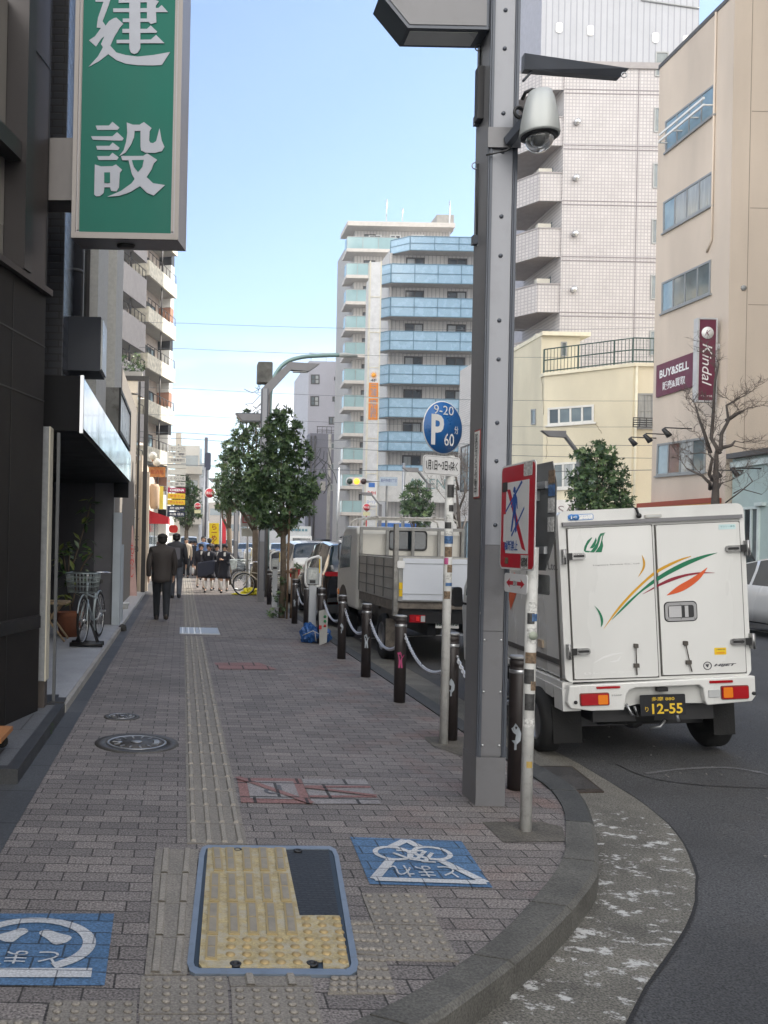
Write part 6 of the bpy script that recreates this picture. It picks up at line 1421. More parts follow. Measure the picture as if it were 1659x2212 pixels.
# stack sign on the left side
Ys = 44.0
t = thing('stacked_sign', 'tall stack of small tenant signs, white above, yellow and navy below, over the footway', 'sign', W(385, 1120, Ys))
rows = [(235, 335, 0, 'カトレヤビル'), (350, 430, 0, '千春'), (445, 545, 0, '公僕寿旅行'), (555, 640, 0, ''), (655, 750, 0, ''), (765, 855, 0, 'くらいる'), (868, 955, 0, 'くまや'), (972, 1060, 1, 'CHEENA'), (1072, 1170, 2, 'やきとん'), (1182, 1275, 2, 'やっちゃん'), (1290, 1375, 3, '居酒屋'), (1392, 1480, 3, '和風 徳兵')]
cm = [mat('stack_white', (.45, .44, .4), .6), mat('stack_maroon', (.3, .01, .06), .5), mat('stack_yellow', (.7, .45, .01), .5), mat('stack_navy', (.01, .02, .06), .5)]
for y0_, y1_, c_, s_ in rows:
    k = .04*((y0_-235)/1250)
    a = W((508/4.4233+550)/1.8228+1-(y0_-235)*.0012, (y0_/4.4233+1700)/1.8228, Ys); b = W((822/4.4233+550)/1.8228-(y0_-235)*.0026, (y1_/4.4233+1700)/1.8228, Ys)
    x0_, x1_ = W(363.5, 1000, Ys).x, W(401.5, 1000, Ys).x
    q = MB().box(x0_, x1_, Ys, Ys+.2, b.z, a.z).build('tenant_sign', cm[c_], t)
    if s_: text(s_, ((x0_+x1_)/2+.03, Ys, (a.z+b.z)/2), XR, ZU, .72, (a.z-b.z)*.55, [mat('dark_text', 0), WHT, mat('red_text', 0), WHT][c_], q, bold=.03)
MB().box(x0_-.06, x0_-.005, Ys+.02, Ys+.18, b.z-.2, W(380, 960, Ys).z).build('frame', STEEL, t)
# street-wall wires
def wire(pts, r, label): 
    P = []
    for a, b in zip(pts, pts[1:]):
        for k in range(12):
            s = k/12; p = a.lerp(b, s); p.z -= .25*4*s*(1-s)*(b-a).length/30; P.append(p)
    P.append(pts[-1]); return MB().tube(P, r, 5, cap=False).build('overhead_wire', mat('wire_grey', (.1, .11, .12), .6), label=label, cat='wire', group='overhead wires across the street')
wl_ = ['highest', 'second highest', 'third', 'fourth', 'fifth', 'sixth', 'lowest']
for i, (yl, yr) in enumerate(((697, 708), (752, 770), (838, 866), (896, 922), (934, 962), (946, 990), (1003, 1015))):
    wire([W(300, yl-2, 42.), W(394, yl+1, 42.), W(1420, yr, 40.3)], .009 if i < 4 else (.013 if i < 6 else .018), wl_[i]+' overhead wire crossing the street against the sky')
# lamp columns across the road
def lampR(px, py, Y, label, fl=1):
    T = thing('lamp_column', label, 'lamp post', W(px, 1180, Y), 'grey lamp columns across the road'); p = W(px, py, Y); X = p.x
    MB().box(X-.09, X+.09, Y, Y+.2, .0, p.z-.4).build('shaft', gp, T)
    MB().prism([(X-.09, Y, p.z-.4), (X+.09, Y, p.z-.55), (X-fl*.5, Y, p.z+.2), (X-fl*.62, Y, p.z+.25)] if fl > 0 else [(X+.09, Y, p.z-.4), (X-.09, Y, p.z-.55), (X+.5, Y, p.z+.2), (X+.62, Y, p.z+.25)], (0, .2, 0)).build('lamp_arm', gp, T)
    MB().prism([(X-fl*.5, Y+.01, p.z+.1), (X-fl*1.0, Y+.01, p.z+.12), (X-fl*1.25, Y+.01, p.z+.3), (X-fl*.5, Y+.01, p.z+.3)], (0, .18, 0)).build('lamp_head', gp, T)
lampR(1258, 952, 27, 'grey lamp column rising behind the evergreen before the cream building')
lampR(928, 1025, 40, 'grey lamp column right of the round evergreen across the road'); lampR(822, 1075, 52, 'far grey lamp column right of the hydrant sign above the flatbed lorry')
# ================================================================ VEHICLES
cw = mat('car_white', (.67, .67, .65), .28, 0, .07, 1.6, coat=.6, streak=.3); ckk = mat('car_black', (.008, .008, .01), .12, 0, .05, 2, coat=1.); 
rimm = mat('wheel_rim', (.4, .4, .41), .35, .85, .1); redl = mat('tail_red', (.35, .005, .01), .15, spec=.8); ambl = mat('lamp_amber', (.75, .2, .01), .15, spec=.8); clr = mat('lamp_clear', (.45, .46, .46), .12, spec=.9)
def wheel(par, x, y, R, w, side, style='steel', loc=True):
    """wheel axle along x; side = -1 left"""
    a = MB(); pr = [(R*.62, -w/2*.9), (R*.9, -w/2), (R*.985, -w/2*.75), (R, -w/2*.5), (R, w/2*.5), (R*.985, w/2*.75), (R*.9, w/2), (R*.62, w/2*.9), (R*.6, 0)]
    a.lathe(pr, (x, y, R), 36, (side, 0, 0)); ty = a.build('tyre', RUB, par, local=True)
    m = MB(); m.lathe([(R*.63, w/2*.82), (R*.6, w/2*.95), (R*.55, w/2*.7), (R*.52, w/2*.45), (R*.3, w/2*.5), (R*.24, w/2*.8), (0, w/2*.82)], (x, y, R), 28, (side, 0, 0))
    if style == 'spoke':
        m = MB(); m.m(rimm).lathe([(R*.66, w/2*.8), (R*.63, w/2*.97), (R*.6, w/2*.8), (R*.58, w/2*.2)], (x, y, R), 32, (side, 0, 0)).lathe([(R*.12, w/2*.85), (0, w/2*.9)], (x, y, R), 16, (side, 0, 0))
        m.m(BLK).lathe([(R*.58, w/2*.15), (0, w/2*.15)], (x, y, R), 24, (side, 0, 0)).m(rimm)
        for k in range(5):
            for s in (-.13, .13):
                t = 2*pi*k/5+s*.4; u = V((0, cos(t), sin(t))); t2 = 2*pi*k/5+s*1.6; u2 = V((0, cos(t2), sin(t2))); c = V((x+side*w/2*.8, y, R))
                n_ = V((0, -u.z, u.y))*R*.035; m.prism([c+u*R*.1-n_, c+u*R*.1+n_, c+u2*R*.6+n_, c+u2*R*.6-n_], (-side*.02, 0, 0))
    m.build('rim', rimm, ty, local=True)
    if style == 'steel':
        h = MB()
        for k in range(8):
            t = 2*pi*k/8; h.lathe([(R*.055, 0), (R*.05, .002)], (x+side*w/2*.5, y+cos(t)*R*.42, R+sin(t)*R*.42), 8, (side, 0, 0))
        h.build('rim_holes', BLK, ty, local=True)
    return ty
# ---- kei box lorry -------------------------------------------------
YT = 6.6; KS = F*1.8228*1.62/YT
o = W((978/1.62+2000)/1.8228, (1787/1.62+1900)/1.8228, YT)
T = thing('box_lorry', 'small white refrigerated box lorry with green and orange swooshes, parked by the kerb', 'lorry', o, rot=(0, -.066, -.064))
def RZ(X, Y, ly=0.): return V((((X-978)+(1787-Y)*.047)/KS, ly, (-(X-978)*.047+(1787-Y))/KS))
RX, RU = V((1, 0, 0)), V((0, 0, 1))
c0, c1 = RZ(392, 1288), RZ(1455, 150)
bx0, bx1, bz0, bz1 = RZ(380, 1290).x, RZ(1512, 1215).x, RZ(900, 1255).z, RZ(900, 163).z
BLn = 2.25
MB().rbox(bx0, bx1, 0, BLn, bz0, bz1, .05, 'y', 5).build('cargo_box', cw, T, local=True)
mb = MB()
mb.rbox(bx0-.006, bx1+.006, -.03, -.001, bz0, bz1+.004, .055, 'y', 5); fr_ = mb.build('rear_frame', mat('frame_white', (.66, .66, .64), .4), T, local=True)
a, b = RZ(350, 270), RZ(1455, 220); zt = (a.z+b.z)/2
mb = MB(); mb.box(bx0+.02, bx1-.02, -.06, -.031, zt-.012, zt+.016); mb.build('gutter_trim', mat('trim_grey', (.2, .2, .21), .4, .5), T, local=True)
def door(X0, Y0, X1, Y1, name='rear_door'):
    a, b = RZ(X0, Y0), RZ(X1, Y1); m = MB(); m.rbox(min(a.x, b.x), max(a.x, b.x), -.045, -.031, min(a.z, b.z), max(a.z, b.z), .012, 'y')
    return m.build(name, cw, T, local=True)
dl = door(382, 298, 944, 1232); dr = door(927, 276, 1478, 1200)
mb = MB()
for d_ in (dl, dr):
    xs_ = [v.co.x for v in d_.data.vertices]; zs_ = [v.co.z for v in d_.data.vertices]; x0_, x1_, z0_, z1_ = min(xs_), max(xs_), min(zs_), max(zs_)
    mb.box(x0_-.009, x0_-.001, -.036, -.0312, z0_, z1_).box(x1_+.001, x1_+.009, -.036, -.0312, z0_, z1_).box(x0_-.009, x1_+.009, -.036, -.0312, z0_-.009, z0_-.001).box(x0_-.009, x1_+.009, -.036, -.0312, z1_+.001, z1_+.005)
mb.build('door_seal', mat('seal_grey', (.07, .065, .06), .7), T, local=True)
hgm = mat('hinge_steel', (.35, .35, .35), .3, .9, .25, 20)
for (X0, Y0, X1, Y1, s) in ((355, 430, 480, 515, -1), (385, 1030, 510, 1125, -1), (1350, 385, 1480, 455, 1), (1385, 965, 1512, 1045, 1)):
    a, b = RZ(X0, Y0), RZ(X1, Y1); zc_ = (a.z+b.z)/2; xe = a.x if s < 0 else b.x
    m = MB(); m.box(xe-.012, xe+.012, -.075, -.031, zc_-.055, zc_+.055); m.tube([(xe, -.07, zc_-.058), (xe, -.07, zc_+.058)], .01, 8)
    m.rbox(min(xe, xe-s*.155), max(xe, xe-s*.155), -.068, -.0455, zc_-.024, zc_+.024, .02, 'y', 4); hg = m.build('hinge', hgm, T, local=True)
    m = MB(); m.box(min(xe-s*.015, xe-s*.055), max(xe-s*.015, xe-s*.055), -.073, -.0685, zc_-.026, zc_+.026); m.rbox(min(xe-s*.065, xe-s*.145), max(xe-s*.065, xe-s*.145), -.071, -.0685, zc_-.009, zc_+.009, .008, 'y'); m.build('hinge_cover', BLK, hg, local=True)
a, b = RZ(985, 882), RZ(1170, 757)
m = MB(); m.rbox(a.x, b.x, -.052, -.0455, a.z, b.z, .03, 'y', 5); hd = m.build('latch_plate', mat('latch_alu', (.42, .42, .43), .35, .7), T, local=True)
m = MB(); m.rbox(a.x-.007, b.x+.007, -.0475, -.0455, a.z-.007, b.z+.007, .033, 'y', 5); m.build('latch_gasket', BLK, hd, local=True)
m = MB(); m.rbox(a.x+.02, b.x-.02, -.0535, -.0522, a.z+.022, b.z-.022, .015, 'y', 4); m.build('latch_recess', DARK, hd, local=True)
m = MB(); m.box(a.x+.024, a.x+.115, -.058, -.0537, a.z+.027, b.z-.027).box(a.x+.14, a.x+.165, -.058, -.0537, a.z+.027, b.z-.027); m.build('latch_handle', mat('latch_light', (.55, .55, .56), .35, .5), hd, local=True)
m = MB()
for sx in (.012, .5, .988):
    for sz in (.1, .9): m.lathe([(.005, 0), (.003, .003)], (a.x+.012+(b.x-a.x-.024)*sx, -.052, a.z+(b.z-a.z)*sz), 8, (0, -1, 0))
m.build('latch_screws', hgm, hd, local=True)
for (X0, Y0, X1, Y1) in ((800, 1035, 806, 1222), (1103, 1015, 1132, 1198)):
    a, b = RZ(X0, Y0), RZ(X1, Y1); m = MB(); m.rbox(a.x-.014, a.x+.014, -.07, -.0455, a.z-.02, a.z+.012, .006, 'y').tube([a+V((0, -.06, 0)), b+V((0, -.06, .06))], .004, 6).box((a.x+b.x)/2+.0-.018+ (b.x-a.x)*.2, (a.x+b.x)/2+.018+(b.x-a.x)*.2, -.066, -.0455, b.z+.055, b.z+.085).tube([b+V((0, -.06, .06)), b+V((.012 if X0 > 900 else 0, -.06, 0))], .005, 6)
    m.build('door_stay', mat('stay_dark', (.1, .09, .08), .5, .5), T, local=True)
def rpoly(pts, m_, name, ly=-.0462, sm=2, par=T):
    P = [RZ(x, y, ly) for x, y in pts]; return MB().poly(P).build(name, m_, par, local=True)
gy, gg_, go_, gm_ = mat('swoosh_yellow', (.6, .31, .01), .4), mat('swoosh_green', (.0, .16, .07), .4), mat('swoosh_orange', (.65, .1, .02), .4), mat('swoosh_maroon', (.25, .01, .03), .4)
def crv(up, lo): 
    A_ = smooth_poly([V((x, y, 0)) for x, y in up], 4); B_ = smooth_poly([V((x, y, 0)) for x, y in lo], 4); return [(p.x, p.y) for p in A_]+[(p.x, p.y) for p in B_]
def clipx(pts, lim, keep):
    out = []; n_ = len(pts)
    for i in range(n_):
        a, b = pts[i], pts[(i+1) % n_]; ia = (a[0] <= lim) == (keep < 0); ib = (b[0] <= lim) == (keep < 0)
        if ia: out.append(a)
        if ia != ib: t = (lim-a[0])/(b[0]-a[0]); out.append((lim, a[1]+(b[1]-a[1])*t))
    return out
SW = [(gy, crv([(605, 932), (680, 815), (760, 718), (850, 628), (920, 566), (1000, 520), (1080, 485), (1142, 469)], [(1142, 473), (1060, 508), (935, 578), (850, 648), (750, 752), (665, 855), (607, 933)])),
      (gg_, crv([(655, 873), (740, 775), (830, 690), (920, 612), (1020, 547), (1120, 497), (1220, 463), (1302, 447)], [(1302, 449), (1200, 490), (1100, 537), (1000, 590), (920, 640), (830, 705), (745, 790), (656, 876)])),
      (gm_, crv([(845, 710), (900, 675), (945, 645), (1020, 608), (1110, 583), (1200, 571), (1285, 574)], [(1285, 576), (1200, 581), (1110, 598), (1020, 630), (940, 664), (890, 690), (846, 712)])),
      (go_, crv([(992, 717), (1060, 660), (1130, 618), (1190, 578), (1238, 542)], [(1240, 545), (1205, 600), (1160, 645), (1100, 685), (1050, 705), (994, 719)])),
      (gy, crv([(840, 462), (858, 500), (858, 540), (840, 575), (817, 604)], [(816, 603), (838, 560), (847, 530), (846, 500), (840, 464)])),
      (gg_, crv([(548, 786), (580, 820), (600, 865), (600, 900), (589, 922)], [(587, 920), (588, 890), (580, 850), (565, 815), (548, 788)]))]
for i, (m_, p_) in enumerate(SW):
    L_ = clipx(p_, 925-10, -1); R_2 = clipx(p_, 937-5, 1); ly = -.0462-.0004*i
    m = MB()
    if len(L_) > 2: m.poly([RZ(x, y, ly) for x, y in L_])
    if len(R_2) > 2: m.poly([RZ(x, y, ly) for x, y in R_2])
    m.build('swoosh', m_, T, local=True)
for i, p_ in enumerate(([(530, 352), (505, 372), (486, 410), (482, 436), (492, 446), (512, 448), (528, 440), (494, 436), (505, 402), (535, 354)], [(557, 352), (545, 380), (518, 422), (540, 420), (553, 402), (562, 372)],
    [(616, 320), (585, 327), (572, 350), (563, 385), (545, 415), (520, 447), (545, 448), (567, 420), (579, 380), (588, 345), (614, 322)], [(614, 323), (596, 340), (590, 372), (580, 405), (552, 447), (592, 446), (602, 405), (597, 372), (601, 345)])):
    rpoly(p_, gg_, 'logo_leaf', -.0462-.0003*i)
def rtext(s, X0, Y0, X1, Y1, m_, ly=-.0465, **k):
    a, b = RZ(X0, Y1), RZ(X1, Y0); m = MB(); tmesh(m, s, V(((a.x+b.x)/2, ly, (a.z+b.z)/2)), RX, RU, abs(b.x-a.x), abs(b.z-a.z), thick=.0, **k); return m.build('lettering', m_, T, local=True)
rtext('Logistics Service Co., Ltd.', 540, 512, 830, 536, mat('lettering_grey', (.12, .11, .12), .5)); rtext('LSレンタカー', 488, 1196, 780, 1225, mat('ghost_white', (.78, .78, .77), .4))
for q in (([(530, 1160), (600, 1110), (660, 1088), (735, 1082), (665, 1100), (600, 1122)]), ([(640, 1142), (690, 1130), (715, 1100), (700, 1135), (670, 1145)])): rpoly(q, mat('ghost_white', 0), 'ghost_mark')
def rbox_(X0, Y0, X1, Y1, l0, l1, m_, name, par=T, r=.006):
    a, b = RZ(X0, Y1), RZ(X1, Y0); x0_, x1_ = min(a.x, b.x), max(a.x, b.x); z0_, z1_ = min(a.z, b.z), max(a.z, b.z)
    return MB().rbox(x0_, x1_, l1, l0, z0_, z1_, min(r, (z1_-z0_)/2.1), 'y', 4).build(name, m_, par, local=True)
s = rbox_(388, 200, 545, 246, -.031, -.033, mat('jc_blue', (.05, .2, .5), .4), 'sticker', r=.012); rbox_(392, 204, 541, 242, -.0332, -.034, WHT, 'sticker_face', s)
m = MB()
for dx in (408, 436): m.lathe([(.024, 0), (.024, .0015)], RZ(dx+2, 224, -.0342), 20, (0, -1, 0))
m.build('sticker_discs', mat('jc_blue', 0), s, local=True); rtext('ジャパン', 460, 208, 528, 222, mat('jc_blue', 0), -.0345); rtext('コールド', 475, 226, 538, 240, mat('jc_blue', 0), -.0345); rtext('jc', 402, 212, 444, 236, WHT, -.0362)
s = rbox_(1310, 266, 1412, 303, -.0455, -.0465, mat('pale_cyan', (.5, .65, .66), .4), 'sticker'); rtext('デンソー東京', 1320, 274, 1406, 290, mat('teal_ink', (.02, .18, .2), .4), -.0472)
rbox_(1285, 1045, 1355, 1092, -.0455, -.0465, mat('sticker_yellow', (.75, .5, .01), .4), 'sticker'); rtext('この車輌保冷庫車', 1291, 1052, 1350, 1064, mat('dark_text', 0), -.0472); rtext('定温輸送車', 1296, 1072, 1345, 1084, mat('red_text', 0), -.0472)
rtext('HIJET', 1281, 1143, 1417, 1169, mat('dark_text', 0), -.047, bold=.04, shear=.3)
c = RZ(1242, 1161, -.047); m = MB(); m.torus(c, .028, .003, (0, 1, 0), 24, 6); m.poly([c+V((x, -.001, z)) for x, z in ((-.016, .012), (.012, .012), (.002, -.014), (-.01, -.004))]); m.build('badge', mat('dark_text', 0), T, local=True)
rbox_(862, 203, 960, 228, -.031, -.05, mat('alu_lamp', (.5, .49, .46), .4, .5), 'top_marker_lamp'); rbox_(868, 209, 954, 222, -.0502, -.053, clr, 'marker_lens')
a = RZ(817, 215, -.06); m = MB(); m.sphere(a, .02, sc=(1, .9, 1)).tube([a+V((0, .01, .01)), a+V((-.006, .02, .055)), a+V((-.015, .05, .06))], .009, 8); m.build('rear_camera', BLK, T, local=True)
# bumper and lights
bp_ = [(385, 1294), (1518, 1219), (1522, 1345), (1500, 1378), (1230, 1406), (1218, 1385), (1204, 1300), (1180, 1280), (790, 1302), (755, 1318), (735, 1350), (722, 1444), (520, 1452), (392, 1438), (372, 1400)]
m = MB(); m.prism([RZ(x, y, -.075) for x, y in bp_], (0, .1, 0)); m.build('bumper', cw, T, local=True, bevel=.008)
m = MB(); m.prism([RZ(x, y, -.02) for x, y in ((720, 1302), (1210, 1275), (1225, 1400), (1100, 1402), (1080, 1400), (820, 1412), (722, 1440))], (0, .02, 0)); m.build('bumper_recess', mat('recess_white', (.5, .5, .48), .5), T, local=True)
for (q, s) in (((455, 1338, 622, 1416), 1), ((1316, 1281, 1470, 1364), -1)):
    l_ = rbox_(*q, -.0752, -.09, redl, 'tail_light', r=.012)
    w_ = q[2]-q[0]; xa_ = q[0]+w_*.62 if s > 0 else q[0]+w_*.04
    rbox_(xa_, q[1]+8, xa_+w_*.34, q[3]-8, -.0902, -.0925, ambl, 'amber_lens', l_, .008); rbox_(q[0]-6, q[1]-6, q[2]+6, q[3]+6, -.0751, -.080, mat('lamp_rim', (.15, .04, .03), .4), 'lamp_rim', l_, .014)
rbox_(550, 1290, 695, 1311, -.0752, -.082, redl, 'reflector'); rbox_(1240, 1245, 1380, 1268, -.0752, -.082, redl, 'reflector'); rbox_(1236, 1306, 1300, 1356, -.0752, -.084, clr, 'reverse_light')
for q in ((422, 1398), (1508, 1327)): MB().sphere(RZ(*q, -.08), .014).build('parking_sensor', BLK, T, local=True)
rbox_(930, 1296, 992, 1326, -.03, -.07, BLK, 'plate_lamp')
rtext('S200P', 645, 1344, 708, 1356, mat('lettering_grey', 0), -.0762)
p_ = rbox_(823, 1335, 1092, 1480, -.07, -.078, mat('plate_black', (.01, .011, .014), .4), 'number_plate', r=.01)
ylw = mat('plate_yellow', (.75, .5, .03), .5)
a = RZ(955, 1408, -.0785)
rtext('多摩 880', 888, 1352, 1026, 1384, ylw, -.0785, bold=.01); rtext('り', 850, 1420, 868, 1452, ylw, -.0785); rtext('12-55', 893, 1392, 1076, 1466, ylw, -.0785, bold=.02)
# chassis, wheels
WR = .262; wy = .47
tl, tr_ = RZ(240, 1540), 0
xl_w = (W(1178.5, 1500, YT+wy).x-o.x)-(-.064*0)+.02; 
for side, x_ in ((-1, -.71), (1, .60)):
    for y_ in (wy, wy+1.9): wheel(T, x_, y_, WR, .155, side)
m = MB(); m.box(-.45, .45, .1, 3.0, .3, .42).box(-.55, .55, wy-.05, wy+.05, .2, .32); m.sphere((0, wy, .26), .1); m.build('chassis', DARK, T, local=True)
MB().lathe([(.25, -.07), (.27, 0), (.25, .07)], (-.06, .35, .3), 30, (.0, .25, 1)).build('spare_tyre', RUB, T, local=True)
m = MB(); m.box(-.72, -.5, .2, .215, .12, .42); m.build('mud_flap', RUB, T, local=True); MB().box(.5, .66, .2, .215, .15, .42).build('mud_flap', RUB, T, local=True)
m = MB(); m.tube([(-.25, -.03, .46), (-.22, -.05, .38), (-.18, -.05, .37), (-.19, -.03, .44)], .01, 6).tube([(.11, -.03, .44), (.11, -.05, .35), (.12, -.05, .32)], .012, 6).tube([(.09, .1, .3), (.05, .1, .25), (-.02, .12, .24)], .012, 6); m.build('tow_hooks', STEEL, T, local=True)
m = MB(); m.box(bx0-.02, bx0+.06, .0, BLn+.05, bz0-.05, bz0-.002); m.box(bx0-.03, bx0+.1, -.02, .16, bz0-.22, bz0-.052); m.build('lower_rail', mat('frame_white', 0), T, local=True)
m = MB(); m.prism([(bx0-.03, .16, bz0-.05), (bx0-.03, .8, bz0-.05), (bx0-.03, .78, bz0-.12), (bx0-.03, .68, bz0-.02-.1), (bx0-.03, .2, bz0-.15)], (.12, 0, 0)); m.build('wheel_arch', cw, T, local=True)
m = MB(); m.box(bx0-.012, bx0-.001, .05, BLn-.05, bz0+.12, bz0+.16).box(bx0-.01, bx0-.001, .05, .07, bz0, bz1-.1); m.build('side_trim', mat('trim_dark', (.08, .075, .07), .5), T, local=True)
MB().box(bx0-.018, bx0-.001, .42, .52, bz0+.21, bz0+.27).build('side_marker', mat('side_marker_m', (.5, .4, .3), .3), T, local=True)
m = MB()
for q in ([(.9, .75), (1.25, .45), (1.3, .6), (1.1, .8)], [(1.35, .35), (1.9, .1), (1.6, .4)], [(.55, .95), (1.2, .85), (1.3, .9)]): m.poly([V((bx0-.003, y_, bz0+z_)) for y_, z_ in q])
m.build('swoosh', go_, T, local=True)
m = MB(); tmesh(m, 'Co., Ltd.', V((bx0-.002, .28, bz1-.42)), (0, -1, 0), ZU, .5, .07, thick=.001); m.build('lettering', mat('lettering_grey', 0), T, local=True)
# cab
cy0 = BLn+.08; prof = [(cy0, .34), (cy0, 1.68), (cy0+.1, 1.74), (cy0+.62, 1.72), (cy0+.98, 1.2), (cy0+1.02, .95), (cy0+1.0, .34)]
hwc = lambda z_: .64 if z_ < 1 else .64-.17*(z_-1)
m = MB(); n_ = len(prof); m.add([(-hwc(z_)+.03, y_, z_) for y_, z_ in prof]+[(hwc(z_)+.03, y_, z_) for y_, z_ in prof], [list(range(n_)), list(range(2*n_-1, n_-1, -1))]+[[(i+1) % n_, i, i+n_, (i+1) % n_+n_] for i in range(n_)]); m.build('cab', cw, T, local=True, bevel=.03)
m = MB(); m.poly([(-hwc(z_)+.025, y_, z_) for y_, z_ in ((cy0+.12, 1.1), (cy0+.12, 1.58), (cy0+.6, 1.58), (cy0+.84, 1.15), (cy0+.82, 1.1))]); m.build('door_window', GLASS, T, local=True)
m = MB(); m.rbox(-.76, -.65, cy0+.75, cy0+.83, .98, 1.2, .03, 'y').tube([(-.66, cy0+.79, 1.02), (-.58, cy0+.8, 1.0)], .014, 6); m.build('door_mirror', BLK, T, local=True)
# ---- generic lofted car ------------------------------------------
def interp(tab, y):
    if y <= tab[0][0]: return tab[0][1]
    for (a, va), (b, vb) in zip(tab, tab[1:]):
        if y <= b:
            t = (y-a)/(b-a); t = t*t*(3-2*t)*.35+t*.65; return va+(vb-va)*t
    return tab[-1][1]
def car(name, label, cat, L, Wd, zsh, zrf, wids, green, glass_y, ends, paint, wheels, R, loc, rz=0., style='spoke', group=None, wr=.8, zlow=.24):
    T = thing(name, label, cat, loc, group, rot=(0, 0, rz)); w = Wd/2
    N_ = 64; rows = []
    for i in range(N_+1):
        y = -L/2+L*i/N_; wd = w*interp(wids, y); zs = interp(zsh, y); zr_ = max(interp(zrf, y), zs+.015); zl_ = zlow
        for yc in wheels:
            Ra = R+.06
            if abs(y-yc) < Ra: zl_ = max(zl_, R+sqrt(Ra*Ra-(y-yc)**2))
        g = (zr_-zs)/.5; g = min(1, g); tw = 1-(1-wr)*g
        half = [(wd*.72, zl_), (wd*.96, zl_+.02), (wd*1.0, max(zl_+.03, .5)), (wd*1.0, zl_*0+max(zl_+.04, zs*.8)), (wd*.985, max(zl_+.05, zs-.06)), (wd*.95, zs), (wd*(.95*.3+tw*.7*.97), zs+(zr_-zs)*.55), (wd*tw*.97, zr_-.05*g), (wd*tw*.88, zr_-.012*g), (wd*.45, zr_+.012*g)]
        ring = [(-x, z) for x, z in half]+[(0, zr_+.02*g)]+[(x, z) for x, z in reversed(half)]
        rows.append([V((x, y, z)) for x, z in ring])
    m_ = len(rows[0]); body = MB(); gl = MB(); body.smooth = True; gl.smooth = True
    body.v = [p for r in rows for p in r]; gl.v = list(body.v); body.m(paint); gl.m(GLASS)
    for i in range(N_):
        y = -L/2+L*(i+.5)/N_
        for k in range(m_-1):
            f = [i*m_+k, i*m_+k+1, (i+1)*m_+k+1, (i+1)*m_+k]
            side = k in (5, 6, m_-7, m_-8); topp = 6 <= k <= m_-8
            isg = (side and any(a <= y <= b for a, b in green)) or (topp and any(a <= y <= b for a, b in glass_y))
            t_ = gl if isg else body; t_.f.append(f); t_.mi.append(0); t_.sm.append(True)
    for i in (0, N_): body.f.append([i*m_+k for k in range(m_)] if i else [i*m_+k for k in range(m_)][::-1]); body.mi.append(0); body.sm.append(False)
    def comp(b):
        used = sorted({i for f in b.f for i in f}); mp_ = {o_: n for n, o_ in enumerate(used)}; b.v = [b.v[i] for i in used]; b.f = [[mp_[i] for i in f] for f in b.f]; return b
    comp(body).build('body', None, T, local=True); comp(gl).build('windows', None, T, local=True)
    MB().box(-w*.7, w*.7, -L/2+.15, L/2-.15, zlow-.03, zlow+.25).build('underbody', BLK, T, local=True)
    for yc in wheels:
        for s in (-1, 1): wheel(T, s*(w-.12), yc, R, .22, s, style)
    ends(T, L, w); return T
def lampbox(T, x0, x1, y, z0, z1, m_, name, s=-1, d=.03): return MB().rbox(x0, x1, min(y, y+s*d), max(y, y+s*d), z0, z1, min((z1-z0)*.4, .04), 'y').build(name, m_, T, local=True)
def suv_end(T, L, w):
    y = -L/2
    for s in (-1, 1): lampbox(T, min(s*w*.45, s*w*.97), max(s*w*.45, s*w*.97), y+.03, .98, 1.07, redl, 'tail_light', d=.06); lampbox(T, min(s*w*.6, s*w*.9), max(s*w*.6, s*w*.9), y, .42, .47, redl, 'reflector'); MB().torus((s*w*.55, y-.02, .3), .045, .012, (0, 1, 0)).build('exhaust', CHR, T, local=True)
    lampbox(T, -.17, .17, y, .72, .88, WHT, 'number_plate'); lampbox(T, -w*.9, w*.9, y+.02, .25, .55, DARK, 'bumper', d=.05); lampbox(T, -.25, .25, y, 1.0, 1.02, CHR, 'badge')
    MB().tube([(-w*.75, -L*.35, 1.69), (-w*.75, L*.12, 1.7)], .02, 6).build('roof_rail', BLK, T, local=True)
def plain_end(T, L, w):
    for y, s, m_ in ((-L/2, -1, redl), (L/2, 1, clr)):
        for q in (-1, 1): lampbox(T, min(q*w*.6, q*w*.95), max(q*w*.6, q*w*.95), y-s*.03, .7, .95, m_, 'tail_light' if s < 0 else 'headlight', s, .05)
        lampbox(T, -.17, .17, y, .5, .64, WHT, 'number_plate', s)
sv = dict(zsh=[(-2.3, .95), (-1.9, 1.05), (1.0, 1.0), (2.2, .8), (2.3, .65)], zrf=[(-2.3, 1.0), (-2.15, 1.2), (-1.75, 1.62), (-.5, 1.68), (.35, 1.62), (1.15, 1.08), (2.1, .88), (2.3, .66)], wids=[(-2.3, .86), (-2.05, .97), (0, 1), (1.8, .97), (2.3, .78)], green=[(-1.7, -.75), (-.62, .15), (.25, .95)], glass_y=[(-2.13, -1.78), (.4, 1.1)])
car('parked_car', 'black sport utility vehicle parked in front of the flatbed lorry', 'car', 4.55, 1.84, ends=suv_end, paint=ckk, wheels=(-1.35, 1.4), R=.34, loc=(3.72, 19.5, zroad(3.7)), **sv)
car('parked_car', 'white wagon parked beyond the black vehicle, behind the leafy tree', 'car', 4.5, 1.76, ends=plain_end, paint=cw, wheels=(-1.35, 1.4), R=.32, loc=(3.7, 25.3, zroad(3.7)), **sv)
sd_ = dict(zsh=[(-2.3, .8), (-1.9, .93), (1.0, .9), (2.2, .68), (2.3, .6)], zrf=[(-2.3, .85), (-1.9, .98), (-1.1, 1.3), (-.3, 1.43), (.4, 1.38), (1.2, .95), (2.1, .75), (2.3, .62)], wids=[(-2.3, .8), (-1.95, .95), (0, 1), (1.8, .96), (2.3, .76)], green=[(-1.35, -.6), (-.5, .9)], glass_y=[(-1.75, -1.1), (.45, 1.15)])
